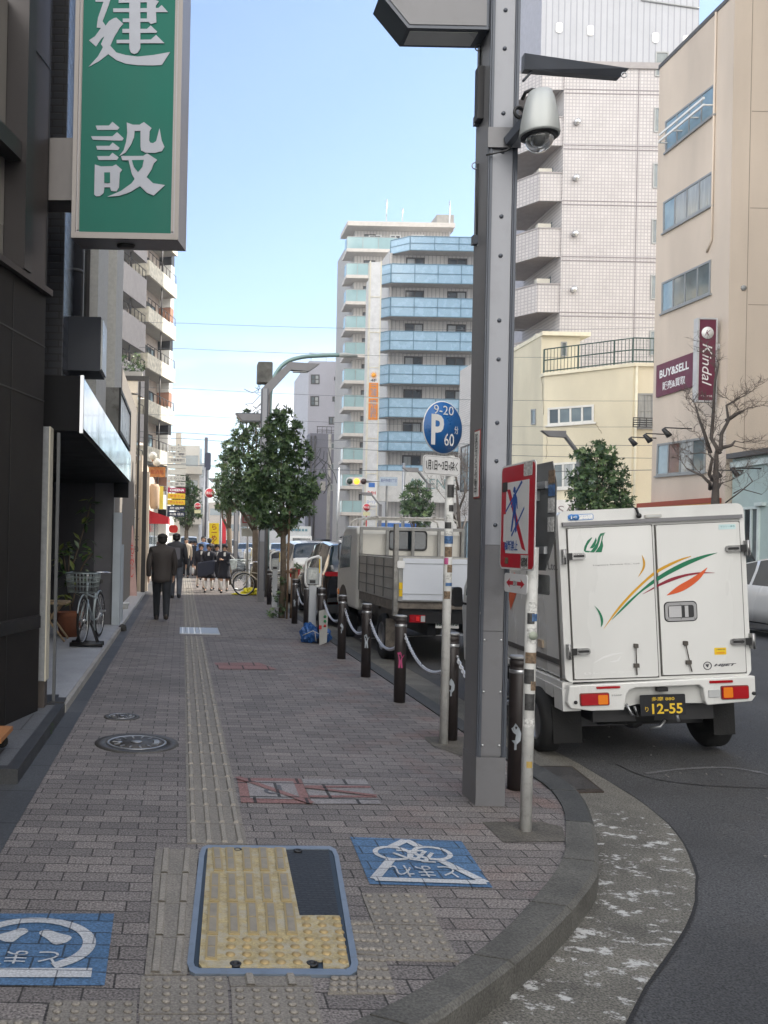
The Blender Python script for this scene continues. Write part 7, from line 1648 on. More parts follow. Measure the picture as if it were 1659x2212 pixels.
car('parked_car', 'white low coupe with five spoke alloy wheels at the right edge', 'car', 4.6, 1.8, ends=plain_end, paint=cw, wheels=(-1.4, 1.35), R=.35, loc=(11.2, 15.3, .03), rz=pi, **sd_)
mv = dict(zsh=[(-2.2, 1.0), (1.4, .98), (2.1, .9), (2.2, .8)], zrf=[(-2.2, 1.1), (-2.1, 1.5), (-1.8, 1.76), (.6, 1.78), (1.0, 1.7), (1.75, 1.05), (2.2, .85)], wids=[(-2.2, .9), (-2.0, .97), (0, 1), (1.8, .96), (2.2, .8)], green=[(-1.95, -.9), (-.8, .2), (.3, 1.2)], glass_y=[(-2.17, -1.98), (1.02, 1.7)])
car('parked_car', 'tall white minivan behind the white coupe', 'car', 4.4, 1.75, ends=plain_end, paint=cw, wheels=(-1.35, 1.35), R=.31, loc=(11.5, 20.6, .03), style='steel', **mv)
car('van', 'white van with a white roof far off behind the pedestrians', 'van', 4.4, 1.75, ends=plain_end, paint=cw, wheels=(-1.35, 1.35), R=.31, loc=(.55, 74, .1), rz=pi, style='steel', **mv)
car('van', 'white van driving on the far road left of the lamp columns', 'van', 4.4, 1.75, ends=plain_end, paint=cw, wheels=(-1.35, 1.35), R=.31, loc=(5.1, 97, zroad(5)), rz=pi, style='steel', **mv)
car('car', 'small pale car on the far road behind the no parking board', 'car', 4.2, 1.7, ends=plain_end, paint=mat('car_silver', (.4, .43, .47), .25, .3), wheels=(-1.35, 1.35), R=.31, loc=(5.3, 72, zroad(5)), rz=pi, **sd_)
car('car', 'dark car on the far road left of the white lorry', 'car', 4.5, 1.7, ends=plain_end, paint=ckk, wheels=(-1.35, 1.35), R=.31, loc=(8.1, 73, zroad(8)), rz=pi, **sd_)
# ---- far lorry
T = thing('box_lorry', 'distant white box lorry facing the camera in front of the grey blocks', 'lorry', (10.7, 78, .0))
MB().rbox(-1.05, 1.05, 1.6, 6, .9, 3.05, .06, 'y').build('cargo_box', mat('lorry_white', (.6, .62, .62), .5), T, local=True)
m = MB(); m.prism([(-.95, y_, z_) for y_, z_ in ((0, .5), (.02, 1.2), (.25, 2.15), (1.5, 2.2), (1.5, .5))], (1.9, 0, 0)); m.build('cab', cw, T, local=True, bevel=.06)
m = MB(); m.prism([(-.85, .02, 1.25), (.85, .02, 1.25), (.8, .2, 1.95), (-.8, .2, 1.95)], (0, -.03, 0)); m.build('windscreen', GLASS, T, local=True)
MB().box(-1, 1, -.06, .02, .35, .6).build('bumper', cw, T, local=True)
for s in (-1, 1): lampbox(T, s*.75-.15, s*.75+.15, -.0, .75, .95, clr, 'headlight'); wheel(T, s*.75, .8, .38, .22, s); wheel(T, s*.75, 4.6, .38, .22, s)
m = MB()
for k in range(5): m.box(-.7+k*.3, -.5+k*.3, 1.56, 1.595, 2.6, 2.8)
m.build('reefer_grille', mat('reefer_marks', (.1, .25, .3), .5), T, local=True)
# ---- flatbed lorry
def ZF(x, y): return ((x/1.659+1000)/1.8228, (y/1.659+1900)/1.8228)
T = thing('flatbed_lorry', 'white flatbed lorry with aluminium sides and a roof rack, parked behind the bollards', 'lorry', (3.75, 11.8, zroad(3.2)))
lx0, lx1, yg = 2.9, 4.65, 11.8
alb = mat('bed_alu', (.42, .415, .39), .42, .45, .15, 6, dirt=.25); wb = mat('gate_white', (.62, .65, .7), .45, 0, .05, 2); rust = mat('rusty_grey', (.22, .19, .16), .7, .2, .35, 9, dirt=.7)
zg0, zg1 = W(*ZF(1000, 775), yg).z, W(*ZF(1000, 485), yg).z
MB().box(lx0+.05, lx1, yg, yg+2.6, zg0-.1, zg0).build('bed', rust, T)
g_2 = MB().rbox(lx0+.03, lx1, yg-.04, yg-.001, zg0, zg1, .01, 'y').build('tailgate', alb, T)
a, b = W(*ZF(975, 490), yg-.05), W(*ZF(1415, 765), yg-.05); MB().box(a.x, lx1-.04, yg-.055, yg-.041, zg0+.02, zg1-.02).build('gate_panel', wb, g_2)
m = MB(); m.box(a.x, lx1-.04, yg-.062, yg-.0552, zg1-.09, zg1-.085).box(a.x, lx1-.04, yg-.062, yg-.0552, zg0+.1, zg0+.105); m.build('gate_lines', WF, g_2)
for y_ in (675, 722): p = W(*ZF(962, y_), yg-.05); MB().box(p.x-.03, p.x+.03, yg-.05, yg-.0412, p.z-.045, p.z+.045).build('warning_sticker', mat('sticker_yellow', 0), g_2)
p = W(*ZF(958, 535), yg-.05); MB().rbox(p.x-.05, p.x+.05, yg-.075, yg-.0412, p.z-.05, p.z+.05, .02, 'y').build('gate_latch', WHT, g_2)
sd2 = MB(); ys1 = 14.25; sd2.box(lx0, lx0+.028, yg+.05, ys1, zg0, zg1-.02); sp_ = sd2.build('side_gate', alb, T)
m = MB()
for k in range(5): y_ = yg+.1+(ys1-yg-.15)*k/4; m.box(lx0-.012, lx0-.001, y_, y_+.03, zg0+.02, zg1-.03)
for k in range(1, 5): z_ = zg0+(zg1-zg0)*k/4; m.box(lx0-.009, lx0-.0005, yg+.1, ys1-.02, z_-.006, z_+.006)
m.build('side_ribs', mat('rib_dark', (.16, .16, .15), .5, .4), sp_)
m = MB(); MB().box(lx1-.05, lx1, yg, ys1, zg0-.14, zg0-.102).build('side_rail', rust, T); m.box(lx0+.01, lx0+.05, yg, ys1, zg0-.14, zg0-.002); m.build('side_rail', rust, T)
m = MB(); p = W(*ZF(905, 300), yg+.02); m.box(lx0-.035, lx0+.02, yg-.06, yg+.03, zg0-.2, 1.83); m.build('corner_post', mat('post_dirty', (.3, .29, .27), .5, .4, .3, 10, dirt=.5), T)
m = MB(); m.box(lx0+.1, lx1-.1, yg+.05, yg+2.5, zg0-.3, zg0-.101).box(lx0+.5, lx0+.62, yg+.2, 16, .3, .6).box(lx1-.62, lx1-.5, yg+.2, 16, .3, .6); m.build('chassis', BLK, T)
l_ = lampbox(T, 0, 0, 0, 0, 0, redl, 'x') if False else None
a, b = W(*ZF(1012, 912), yg+.05), W(*ZF(1115, 865), yg+.05)
m = MB().rbox(a.x, b.x, yg+.02, yg+.06, a.z, b.z, .01, 'y').build('tail_light', redl, T); MB().box(b.x-.06, b.x-.005, yg+.01, yg+.0195, a.z+.01, b.z-.01).build('reverse_lens', clr, m); MB().box(a.x+.09, b.x-.08, yg+.012, yg+.0195, a.z+.02, b.z-.02).build('lit_lens', mat('red_bright', (.8, .03, .03), .3), m)
a, b = W(*ZF(1185, 950), yg+.1), W(*ZF(1338, 868), yg+.1); pl = MB().box(a.x, b.x, yg+.09, yg+.1, a.z, b.z).build('number_plate', WHT, T)
dgr = mat('plate_green', (.02, .12, .06), .5); text('足立 100', ((a.x+b.x)/2, yg+.09, b.z-.055), XR, ZU, .2, .05, dgr, pl); text('は 71-93', ((a.x+b.x)/2, yg+.09, a.z+.075), XR, ZU, .28, .085, dgr, pl, bold=.02)
def wheelW(x, y, R, w, side): wheel(T, x-T.location.x, y-T.location.y, R, w, side, 'steel')
wheelW(3.02, 12.7, .33, .2, -1); wheelW(4.5, 12.7, .33, .2, 1); wheelW(3.02, 15.6, .33, .2, -1); wheelW(4.5, 15.6, .33, .2, 1)
m = MB(); m.tube([(3.0, 12.28, .62), (3.0, 12.4, .72), (3.0, 12.7, .76), (3.0, 13.0, .72), (3.0, 13.12, .6)], .03, 6); m.box(2.9, 3.15, 12.3, 12.32, .1, .5); m.build('mudguard', rust, T)
# cab
cyb = 14.45; prof = [(cyb, .45), (cyb, 1.72), (cyb+.08, 1.84), (cyb+1.0, 1.86), (cyb+1.35, 1.72), (cyb+1.75, 1.1), (cyb+1.8, .45)]
m = MB(); m.prism([(lx0-.0, y_, z_) for y_, z_ in prof], (1.72, 0, 0)); m.build('cab', mat('cab_cream', (.62, .6, .54), .35, 0, .06, 3, dirt=.1), T, bevel=.05)
m = MB(); m.prism([(lx0-.006, y_, z_) for y_, z_ in ((cyb+.55, 1.15), (cyb+.5, 1.7), (cyb+1.25, 1.68), (cyb+1.55, 1.2), (cyb+1.5, 1.1))], (.005, 0, 0)); m.build('side_window', MID, T)
rwm = MB(); a, b = W(*ZF(885, 432), cyb), W(*ZF(1120, 325), cyb); rwm.rbox(a.x, b.x, cyb-.02, cyb-.001, a.z, b.z, .05, 'y', 4); rwm.build('rear_window', GLASS, T)
m = MB(); m.rbox(a.x-.03, b.x+.03, cyb-.014, cyb-.0005, a.z-.03, b.z+.03, .07, 'y', 4); m.build('window_seal', BLK, T)
fr2 = mat('guard_grey', (.26, .26, .25), .5, .4, .2, 8, dirt=.3); m = MB()
for x_ in (lx0+.02, lx0+.45, lx0+.87, lx0+1.3, lx1-.06): m.box(x_, x_+.045, 14.3, 14.35, zg0, 1.8)
for z_ in (1.32, 1.78): m.box(lx0+.02, lx1-.02, 14.295, 14.355, z_, z_+.05)
m.build('cab_guard', fr2, T); MB().box(lx0+.07, lx1-.07, 14.36, 14.39, zg0, 1.31).build('head_board', mat('old_wood', (.16, .12, .09), .8, 0, .4, 6, dirt=.6), T)
m = MB()
for y_ in (14.4, 14.9, 15.5): m.tube([(lx0+.1, y_, 1.86), (lx0+.12, y_, 1.95), (lx0+.2, y_, 1.99), (lx1-.2, y_, 1.99), (lx1-.12, y_, 1.95), (lx1-.1, y_, 1.86)], .016, 6)
for x_ in (lx0+.3, lx0+.7, lx1-.5): m.tube([(x_, 14.3, 2.01), (x_, 15.6, 2.01)], .014, 6)
m.build('roof_rack', mat('rack_white', (.5, .48, .44), .6, 0, .3, 20, dirt=.7), T)
a, b = W(730, 1211, 16.3), W(748.5, 1173, 16.3); m = MB(); m.rbox(a.x, b.x, 16.25, 16.31, a.z, b.z, .04, 'y', 4); mi = m.build('wing_mirror', BLK, T); MB().rbox(a.x+.015, b.x-.015, 16.24, 16.249, a.z+.02, b.z-.02, .03, 'y', 4).build('mirror_glass', mat('mirror', (.7, .72, .74), .03, 1), mi)
MB().tube([((a.x+b.x)/2, 16.3, b.z), ((a.x+b.x)/2+.02, 16.3, b.z+.12), (lx0+.02, 16.1, b.z+.1)], .012, 6).build('mirror_arm', DARK, T)
MB().box(lx0-.02, lx0-.001, 16.0, 16.12, .62, .72).build('side_repeater', ambl, T)
m = MB(); m.prism([(lx0-.003, y_, z_) for y_, z_ in [(15.6-.43*cos(k*pi/10), .42+.4*sin(k*pi/10)) for k in range(11)]], (.02, 0, 0)); m.build('wheel_arch', BLK, T)
# ================================================================ TREES AND PLANTS
bark = mat('bark', (.13, .1, .07), .9, 0, .35, 10, bump=.8, bs=40, fine=.3); bark2 = mat('bark_grey', (.09, .075, .065), .9, 0, .35, 10, bump=.8, bs=40)
LG = [mat('leaf_dark', (.036, .074, .026), .5, 0, .3, 8), mat('leaf_mid', (.068, .125, .042), .45, 0, .3, 8), mat('leaf_light', (.12, .18, .065), .45, 0, .3, 8)]
def leaf_mb(mb, c, d, L, w, m_, up=V((0, 0, 1))):
    s = d.cross(up); s = s.normalized() if s.length > .05 else V((1, 0, 0)); n_ = s.cross(d).normalized()
    mid = c+d*L*.5+n_*L*.06; tip = c+d*L
    mb.m(m_); mb.add([c, mid+s*w, tip, mid-s*w, mid-n_*w*.35], [[0, 4, 2, 1], [0, 3, 2, 4]])
def crown(mb, blobs, Y, dens, leaf, seed=1, dy=1.0, Lm=LG, pts=None):
    rn = random.Random(seed)
    for (x, y, r) in blobs:
        c = W(x, y, Y); R = r/F*Y; n_ = int(dens*R*R)+6
        ph = [rn.uniform(0, 6.28) for _ in range(4)]
        c = c+V((0, rn.uniform(-.3, .3)*R*dy, 0))
        for k in range(n_):
            d = V((rn.gauss(0, 1), rn.gauss(0, 1), rn.gauss(0, 1))).normalized()
            rad = R*(rn.uniform(.25, 1)**.45)*(1+.22*sin(3*math.atan2(d.z, d.x)+ph[0])+.15*sin(5*d.y+ph[1]))
            p = c+V((d.x*rad, d.y*rad*dy, d.z*rad)); g = rn.random(); mi = 0 if g < .42 else (1 if g < .82 else 2)
            q = (d*.5+V((rn.gauss(0, .5), rn.gauss(0, .5), rn.gauss(.25, .4)))).normalized(); a = q.cross(V((.3, .5, .8))).normalized(); b = q.cross(a)
            nl = rn.randint(5, 7)
            for j in range(nl):
                w_ = 2*pi*j/nl+rn.random(); dd = (a*cos(w_)+b*sin(w_)+q*.45).normalized(); leaf_mb(mb, p, dd, leaf*rn.uniform(.75, 1.2), leaf*.19, Lm[mi], q)
def limbs(mb, base, blobs, Y, r0, fork, rn):
    f = base+V((0, 0, fork))
    mb.tube([base-V((0, 0, .05)), base+V((.02, 0, fork*.5)), f], [r0*1.15, r0, r0*.85], 10)
    for (x, y, r) in blobs:
        c = W(x, y, Y); m_ = f.lerp(c, .5)+V((rn.uniform(-.1, .1), 0, -.05)); mb.tube([f-V((0, 0, .1)), m_, c], [r0*.55, r0*.35, r0*.12], 6)
def tree(label, bx, by, Y, blobs, dens, leaf, r0, fork, seed, group=None, name='street_tree', by_=None, dy=1., bm=bark):
    T = thing(name, label, 'tree', W(bx, by, Y), group); mb = MB(); crown(mb, blobs, Y, dens, leaf, seed, dy); mb.build('crown', None, T)
    b = W(bx, by, Y); b.z = 0.0; mb = MB(); limbs(mb, b, blobs, Y, r0, fork, random.Random(seed)); mb.build('trunk', bm, T); return T
nb = [(612, 898, 20), (640, 925, 16), (596, 925, 30), (605, 958, 42), (652, 985, 27), (565, 1003, 33), (600, 1030, 58), (652, 1050, 38), (548, 1050, 30), (598, 1092, 52), (648, 1092, 30), (560, 1090, 32), (672, 1070, 16), (618, 1128, 24), (575, 1130, 16), (628, 955, 20)]
T = tree('leafy evergreen street tree with supporting stakes beside the brown bollards', 608, 1335, 17.8, nb, 1250, .1, .062, 1.75, 3)
for sh_ in ((602, 1290, 10), (610, 1318, 9), (588, 1325, 10), (612, 1255, 8), (640, 1225, 9)): mb = MB(); crown(mb, [sh_], 17.7, 500, .07, sh_[0]); mb.build('low_shoot', None, T)
st = mat('stake_wood', (.2, .13, .08), .85, 0, .3, 8, streak=.2)
for i, (x, y0_, y1_) in enumerate(((619, 1335, 1090), (636, 1338, 1235), (629, 1338, 1228))):
    t = thing('tree_stake', ['tall thin wooden stake against the leafy tree', 'short wooden stake nearest the road beside the leafy tree', 'short wooden stake just right of the leafy tree trunk'][i], 'stake', W(x, y0_, 17.7), 'wooden stakes by the leafy tree'); p = W(x, y0_, 17.6+.1*i); MB().tube([V((p.x, 17.6+.1*i, 0)), V((p.x+.02, 17.6+.1*i, W(x, y1_, 17.6).z))], .035 if i else .022, 8).build('stake', st, t)
    if i == 2: MB().tube([V((p.x-.2, 17.78, .95)), V((p.x+.12, 17.78, .95))], .035, 8).build('cross_bar', st, t)
tree('bushy street tree with thick brown trunk left of the lamp column', 549, 1278, 25.5, [(530, 900, 15), (552, 905, 16), (520, 940, 22), (545, 950, 26), (505, 985, 24), (530, 1000, 32), (500, 1040, 26), (525, 1050, 34), (545, 1080, 28), (505, 1085, 22), (485, 1065, 14)], 800, .11, .1, 1.9, 5)
tree('slender street tree with dark trunk behind the bicycles', 493, 1262, 31, [(500, 965, 18), (488, 1000, 22), (482, 1050, 24), (495, 1085, 24), (478, 1090, 16)], 520, .13, .1, 2., 6)
tree('dark tree on the left beyond the stacked tenant sign', 402, 1180, 58, [(398, 1050, 20), (415, 1062, 16), (392, 1082, 22), (415, 1095, 22), (400, 1115, 22), (425, 1108, 10)], 240, .22, .15, 2.2, 7)
tree('round evergreen across the road in front of the cream building', 1290, 1190, 26, [(1290, 965, 14), (1262, 985, 20), (1310, 985, 20), (1290, 1005, 34), (1250, 1030, 22), (1322, 1025, 30), (1280, 1050, 42), (1342, 1060, 20), (1248, 1070, 26), (1310, 1085, 38), (1270, 1095, 36), (1350, 1090, 16)], 520, .14, .09, 1.6, 9)
tree('smaller evergreen across the road left of the parking sign', 900, 1190, 38, [(902, 1050, 16), (885, 1070, 18), (915, 1072, 18), (895, 1095, 24), (922, 1100, 15), (878, 1108, 14), (908, 1118, 22)], 300, .18, .1, 1.6, 10)
def bare(label, px, py, Y, spec, r0, seed, twigs=3):
    T = thing('bare_tree', label, 'tree', W(px, 1190, Y)); rn = random.Random(seed); mb = MB(); tw = MB()
    b = W(px, py, Y); mb.tube([V((b.x, Y, 0)), b]+[W(x, y, Y) for x, y in spec[0][1:]], [r0]*2+[r0*(1-.8*k/max(1, len(spec[0])-1)) for k in range(1, len(spec[0]))], 8)
    def twig(p, d, L, r, lev):
        pts = [p]; q = p; dd = d.copy()
        for k in range(4):
            dd = (dd+V((rn.gauss(0, .25), rn.gauss(0, .25), rn.gauss(.08, .2)))).normalized(); q = q+dd*L/4; pts.append(q)
        tw.tube(pts, [r, r*.85, r*.7, r*.5, r*.3], 4, cap=False)
        if lev > 0:
            for k in range(1, 5):
                for _ in range(2):
                    e = (dd+V((rn.gauss(0, .9), rn.gauss(0, .7), rn.gauss(.2, .6)))).normalized(); twig(pts[k], e, L*rn.uniform(.4, .65), r*.55, lev-1)
    for br_ in spec[1:]:
        P = [W(x, y, Y)+V((0, rn.uniform(-.25, .25), 0)) for x, y in br_]; n_ = len(P); mb.tube(P, [r0*.55*(1-.6*k/(n_-1)) for k in range(n_)], 6)
        for k in range(1, n_):
            for _ in range(twigs):
                dd = (P[k]-P[k-1]).normalized()+V((rn.gauss(0, .6), rn.gauss(0, .5), rn.gauss(.2, .5))); twig(P[k], dd.normalized(), rn.uniform(.5, .9)*Y/24, r0*.12, 2)
    mb.build('trunk', bark2, T); tw.build('twigs', mat('twig', (.11, .085, .07), .9), T)
def zt_(x, y): return Z2(x, y)
bare('bare pruned street tree in front of the beige office block', 1545, 1088, 24.4, [[(1545, 1088), zt_(1325, 1050), zt_(1330, 860), zt_(1330, 840)], [zt_(1330, 870), zt_(1310, 770), zt_(1320, 600), zt_(1320, 400), zt_(1325, 300)], [zt_(1330, 850), zt_(1370, 740), zt_(1395, 660), zt_(1400, 560), zt_(1450, 520)], [zt_(1320, 860), zt_(1270, 730), zt_(1240, 640), zt_(1225, 560)], [zt_(1315, 1090), zt_(1270, 1060), zt_(1240, 1010), zt_(1170, 960)], [zt_(1325, 1040), zt_(1290, 1000), zt_(1290, 900), zt_(1270, 875)], [zt_(1340, 1110), zt_(1380, 1060), zt_(1400, 1050)], [zt_(1395, 660), zt_(1450, 610), zt_(1480, 600)], [zt_(1340, 840), zt_(1400, 820), zt_(1440, 790)]], .11, 21, 1)
bare('second bare tree in front of the mint shop', 1583, 1130, 21.5, [[(1577, 1110), zt_(1425, 1180)], [zt_(1425, 1180), zt_(1470, 1100), zt_(1520, 1050), zt_(1570, 990)], [zt_(1460, 1120), zt_(1530, 1090), zt_(1600, 1130)]], .035, 22, 1)
bare('thin bare tree behind the white parking sign pole', 992, 1150, 30, [[(992, 1190), (990, 1100), (985, 1050)], [(990, 1130), (975, 1090), (968, 1060)], [(990, 1110), (1002, 1070), (1008, 1040)], [(987, 1060), (980, 1020)], [(990, 1160), (1010, 1120)]], .09, 23, 2)
# plant in the recess, potted shrub over the rack
LB = [mat('rubber_leaf_dark', (.03, .07, .02), .3, 0, .3, 10), mat('rubber_leaf', (.06, .12, .03), .3, 0, .3, 10), mat('rubber_leaf_yellow', (.16, .2, .04), .35, 0, .3, 10)]
pt = thing('potted_plant', 'tall large leaved plant in a terracotta pot inside the recessed entrance', 'plant', W(155, 1362, 13)); YP = 13.0
c = W(150, 1358, YP); c.z = .085; rn = random.Random(31)
MB().lathe([(.15, 0), (.2, .3), (.21, .36), (.19, .36), (.18, .3)], c, 24).build('pot', mat('terracotta_pot', (.22, .08, .04), .8, fine=.2), pt)
mb = MB(); lf = MB()
stems = [[(152, 1320), (150, 1250), (170, 1180), (188, 1120), (196, 1088)], [(150, 1310), (148, 1240), (150, 1200)], [(155, 1310), (175, 1230), (200, 1195)], [(152, 1300), (140, 1220), (135, 1190)]]
for s_ in stems:
    P = [W(x, y, YP) for x, y in s_]; mb.tube(smooth_poly(P, 3), .012, 6)
    for k, (x, y) in enumerate(s_[1:] ):
        for j in range(9 if k else 4):
            p = W(x+rn.uniform(-12, 12), y+rn.uniform(-14, 16), YP+rn.uniform(-.12, .12)); d = V((rn.gauss(0, .8), rn.gauss(-.2, .5), rn.gauss(-.1, .6))).normalized(); leaf_mb(lf, p, d, rn.uniform(.12, .2), .035, LB[min(2, int(rn.random()**1.3*3))], V((0, -.4, 1)))
for j in range(14): p = W(150+rn.uniform(-15, 15), 1275+rn.uniform(-25, 30), YP); leaf_mb(lf, p, V((rn.gauss(0, 1), rn.gauss(0, .4), rn.gauss(0, .5))).normalized(), .16, .035, LB[rn.randint(0, 2)], V((0, -.4, 1)))
mb.build('stem', bark, pt); lf.build('leaves', None, pt)
sb = thing('potted_shrub', 'bushy trailing shrub in a planter above the sign rack', 'plant', (-1.8, 26, 5.3)); mb = MB()
crown(mb, [(270, 785, 16), (290, 778, 18), (300, 795, 14), (262, 800, 12), (282, 800, 14), (308, 790, 8)], 25.5, 330, .08, 12, .6); mb.build('foliage', None, sb)
a, b = W(250, 806, 25.5), W(308, 818, 25.5); MB().box(a.x-.4, b.x, 25.2, 25.9, b.z-.0, a.z).build('planter', CONC, sb)
# ================================================================ BICYCLES
def bicycle(label, loc, rz, frame_m, basket=False, name='bicycle', group=None, lean=0.):
    T = thing(name, label, 'bicycle', loc, group, rot=(lean, 0, rz)); R = .33      # local x forward
    for x, nm in ((-.52, 'rear_wheel'), (.52, 'front_wheel')):
        w_ = MB().torus((x, 0, R), R-.02, .018, (0, 1, 0), 32, 6).build(nm, RUB, T, local=True)
        m = MB(); m.torus((x, 0, R), R-.045, .009, (0, 1, 0), 32, 4).lathe([(.025, -.03), (.025, .03)], (x, 0, R), 10, (0, 1, 0))
        for k in range(16): t = 2*pi*k/16; m.tube([(x, .02*(-1)**k, R), (x+cos(t)*(R-.04), 0, R+sin(t)*(R-.04))], .0022, 3, cap=False)
        m.build('rim_and_spokes', ALU, w_, local=True)
    bb = V((-.08, 0, .29)); st_ = V((-.25, 0, .72)); hd0, hd1 = V((.34, 0, .62)), V((.3, 0, .84))
    m = MB(); m.tube([bb, st_], .016, 8).tube([bb, hd0], .018, 8).tube([st_-V((-.03, 0, .12)), hd0+V((0, 0, .06))], .014, 8).tube([hd0, hd1], .02, 8)
    for s in (-.05, .05): m.tube([bb+V((0, s*.6, 0)), V((-.52, s, R))], .009, 6).tube([st_-V((0, 0, .05)), V((-.52, s, R))], .008, 6).tube([hd0+V((.0, s*.5, -.02)), V((.52, s, R))], .012, 6)
    m.build('frame', frame_m, T, local=True)
    MB().tube([hd1, hd1+V((-.02, 0, .14))], .012, 6).tube(smooth_poly([V((.08, -.28, .97)), V((.22, -.22, .98)), V((.29, 0, .98)), V((.22, .22, .98)), V((.08, .28, .97))], 4), .011, 6).build('handlebar', CHR, T, local=True)
    m = MB(); m.rbox(-.4, -.14, -.08, .08, .8, .86, .06, 'z', 4); m.tube([st_, V((-.27, 0, .8))], .012, 6); m.build('saddle', BLK, T, local=True)
    MB().lathe([(.085, -.004), (.085, .004)], bb+V((0, -.05, 0)), 20, (0, 1, 0)).tube([bb+V((0, -.07, 0)), bb+V((.1, -.08, -.12))], .009, 6).tube([bb+V((0, .07, 0)), bb+V((-.1, .08, .12))], .009, 6).box(.06, .14, -.16, -.08, .155, .18).box(-.22, -.14, .08, .16, .4, .425).build('crank', ALU, T, local=True)
    MB().torus((-.52, 0, R), R+.02, .012, (0, 1, 0), 20, 5, -.3, 2.2).build('mudguard', frame_m, T, local=True); MB().torus((.52, 0, R), R+.02, .012, (0, 1, 0), 20, 5, -1.2, 1.2).build('mudguard', frame_m, T, local=True)
    if basket:
        m = MB(); x0, x1, y0, y1, z0, z1 = .38, .7, -.2, .2, .72, .98
        for k in range(9): t = k/8; m.tube([(x0, y0+.03+(y1-y0-.06)*t, z0), (x0-.02, y0+(y1-y0)*t, z1)], .004, 4).tube([(x1, y0+.03+(y1-y0-.06)*t, z0), (x1+.03, y0+(y1-y0)*t, z1)], .004, 4)
        for k in range(7): t = k/6; m.tube([(x0+(x1-x0)*t, y0+.03, z0), (x0-.02+(x1-x0+.05)*t, y0, z1)], .004, 4).tube([(x0+(x1-x0)*t, y1-.03, z0), (x0-.02+(x1-x0+.05)*t, y1, z1)], .004, 4)
        for z in (z0, .8, .86, .92, z1):
            q = (z-z0)/(z1-z0); a = .03*(1-q); m.tube([(x0-.02*q, y0+a, z), (x1+.03*q, y0+a, z), (x1+.03*q, y1-a, z), (x0-.02*q, y1-a, z), (x0-.02*q, y0+a, z)], .005 if z < z1 else .009, 4)
        m.build('basket', mat('basket_steel', (.33, .38, .38), .4, .6), T, local=True)
    return T
cyan = mat('bike_silver', (.4, .46, .48), .35, .5)
p = G(190, 1385, .085)
bt = bicycle('silver shopping bicycle with wire basket held in a black floor stand', (p.x+.05, 12.35, .1), -pi/2-.12, cyan, True)
t = thing('cycle_stand', 'black floor stand under the silver bicycle wheel', 'cycle stand', (p.x, 11.8, .085)); 
mb = MB(); c = V((bt.location.x+.0, 11.82, .085))
for dy in (-.12, .12): mb.tube([c+V((-.22, dy, .035)), c+V((.22, dy, .035))], .03, 10)
mb.build('feet', BLK, t); mb = MB()
for s in (-1, 1): mb.tube([c+V((s*.15, -.1, .04)), c+V((s*.05, -.05, .32)), c+V((s*.15, .1, .04))], .012, 6)
mb.build('hoops', BLK, t)
for i, (x, y, rz, m_, lb) in enumerate(((528, 1288, -.35, mat('bike_cream', (.5, .45, .35), .4), 'cream framed bicycle parked by the street trees'), (512, 1275, -.6, BLK, 'black bicycle with front wheel towards the schoolgirls'))):
    g = G(x, y); bicycle(lb, (g.x+.5, g.y, 0), pi+rz*.3 if i == 0 else pi+.5, m_, i == 1, group='bicycles by the trees')
# wooden folding table in the recess
t = thing('folding_table', 'small wooden folding table beside the terracotta pot', 'table', W(125, 1362, 12.5)); wd2 = mat('pale_wood', (.35, .26, .16), .7, 0, .25, 5, streak=.1)
a = W(98, 1303, 12.4); b = W(147, 1300, 12.4); MB().box(b.x-.55, b.x, 12.2, 12.7, a.z, a.z+.03).build('top', wd2, t)
for y_ in (12.25, 12.65): MB().tube([(b.x-.5, y_, .09), (b.x-.08, y_, a.z)], .016, 5).build('leg', wd2, t); MB().tube([(b.x-.02, y_, .09), (b.x-.42, y_, a.z)], .016, 5).build('leg', wd2, t)
mt = thing('door_mat', 'two dark mats lying at the near end of the entrance floor', 'mat', G(115, 1512, .09)); 
for (x0_, y0_, x1_, y1_) in ((97, 1502, 122, 1522), (113, 1510, 138, 1520)): P = [G(x0_, y0_, .09), G(x1_+5, y0_, .09), G(x1_, y1_, .09), G(x0_-8, y1_, .09)]; MB().prism(P, (0, 0, .008 if x0_ < 100 else .016)).build('mat', mat('slate_mat', (.03, .03, .032), .7, fine=.2), mt)
yb = thing('yellow_bag', 'crumpled bright yellow net bag lying by the lamp column foot', 'bag', G(540, 1286)); blob(G(542, 1287)+V((0, .3, .1)), .22, .2, .11, mat('yellow_net', (.75, .65, .02), .6, 0, .2, 20), yb, 'bag', 6, .3); blob(G(522, 1287)+V((0, .3, .03)), .25, .12, .03, mat('yellow_net', 0), yb, 'loose_end', 7, .3)
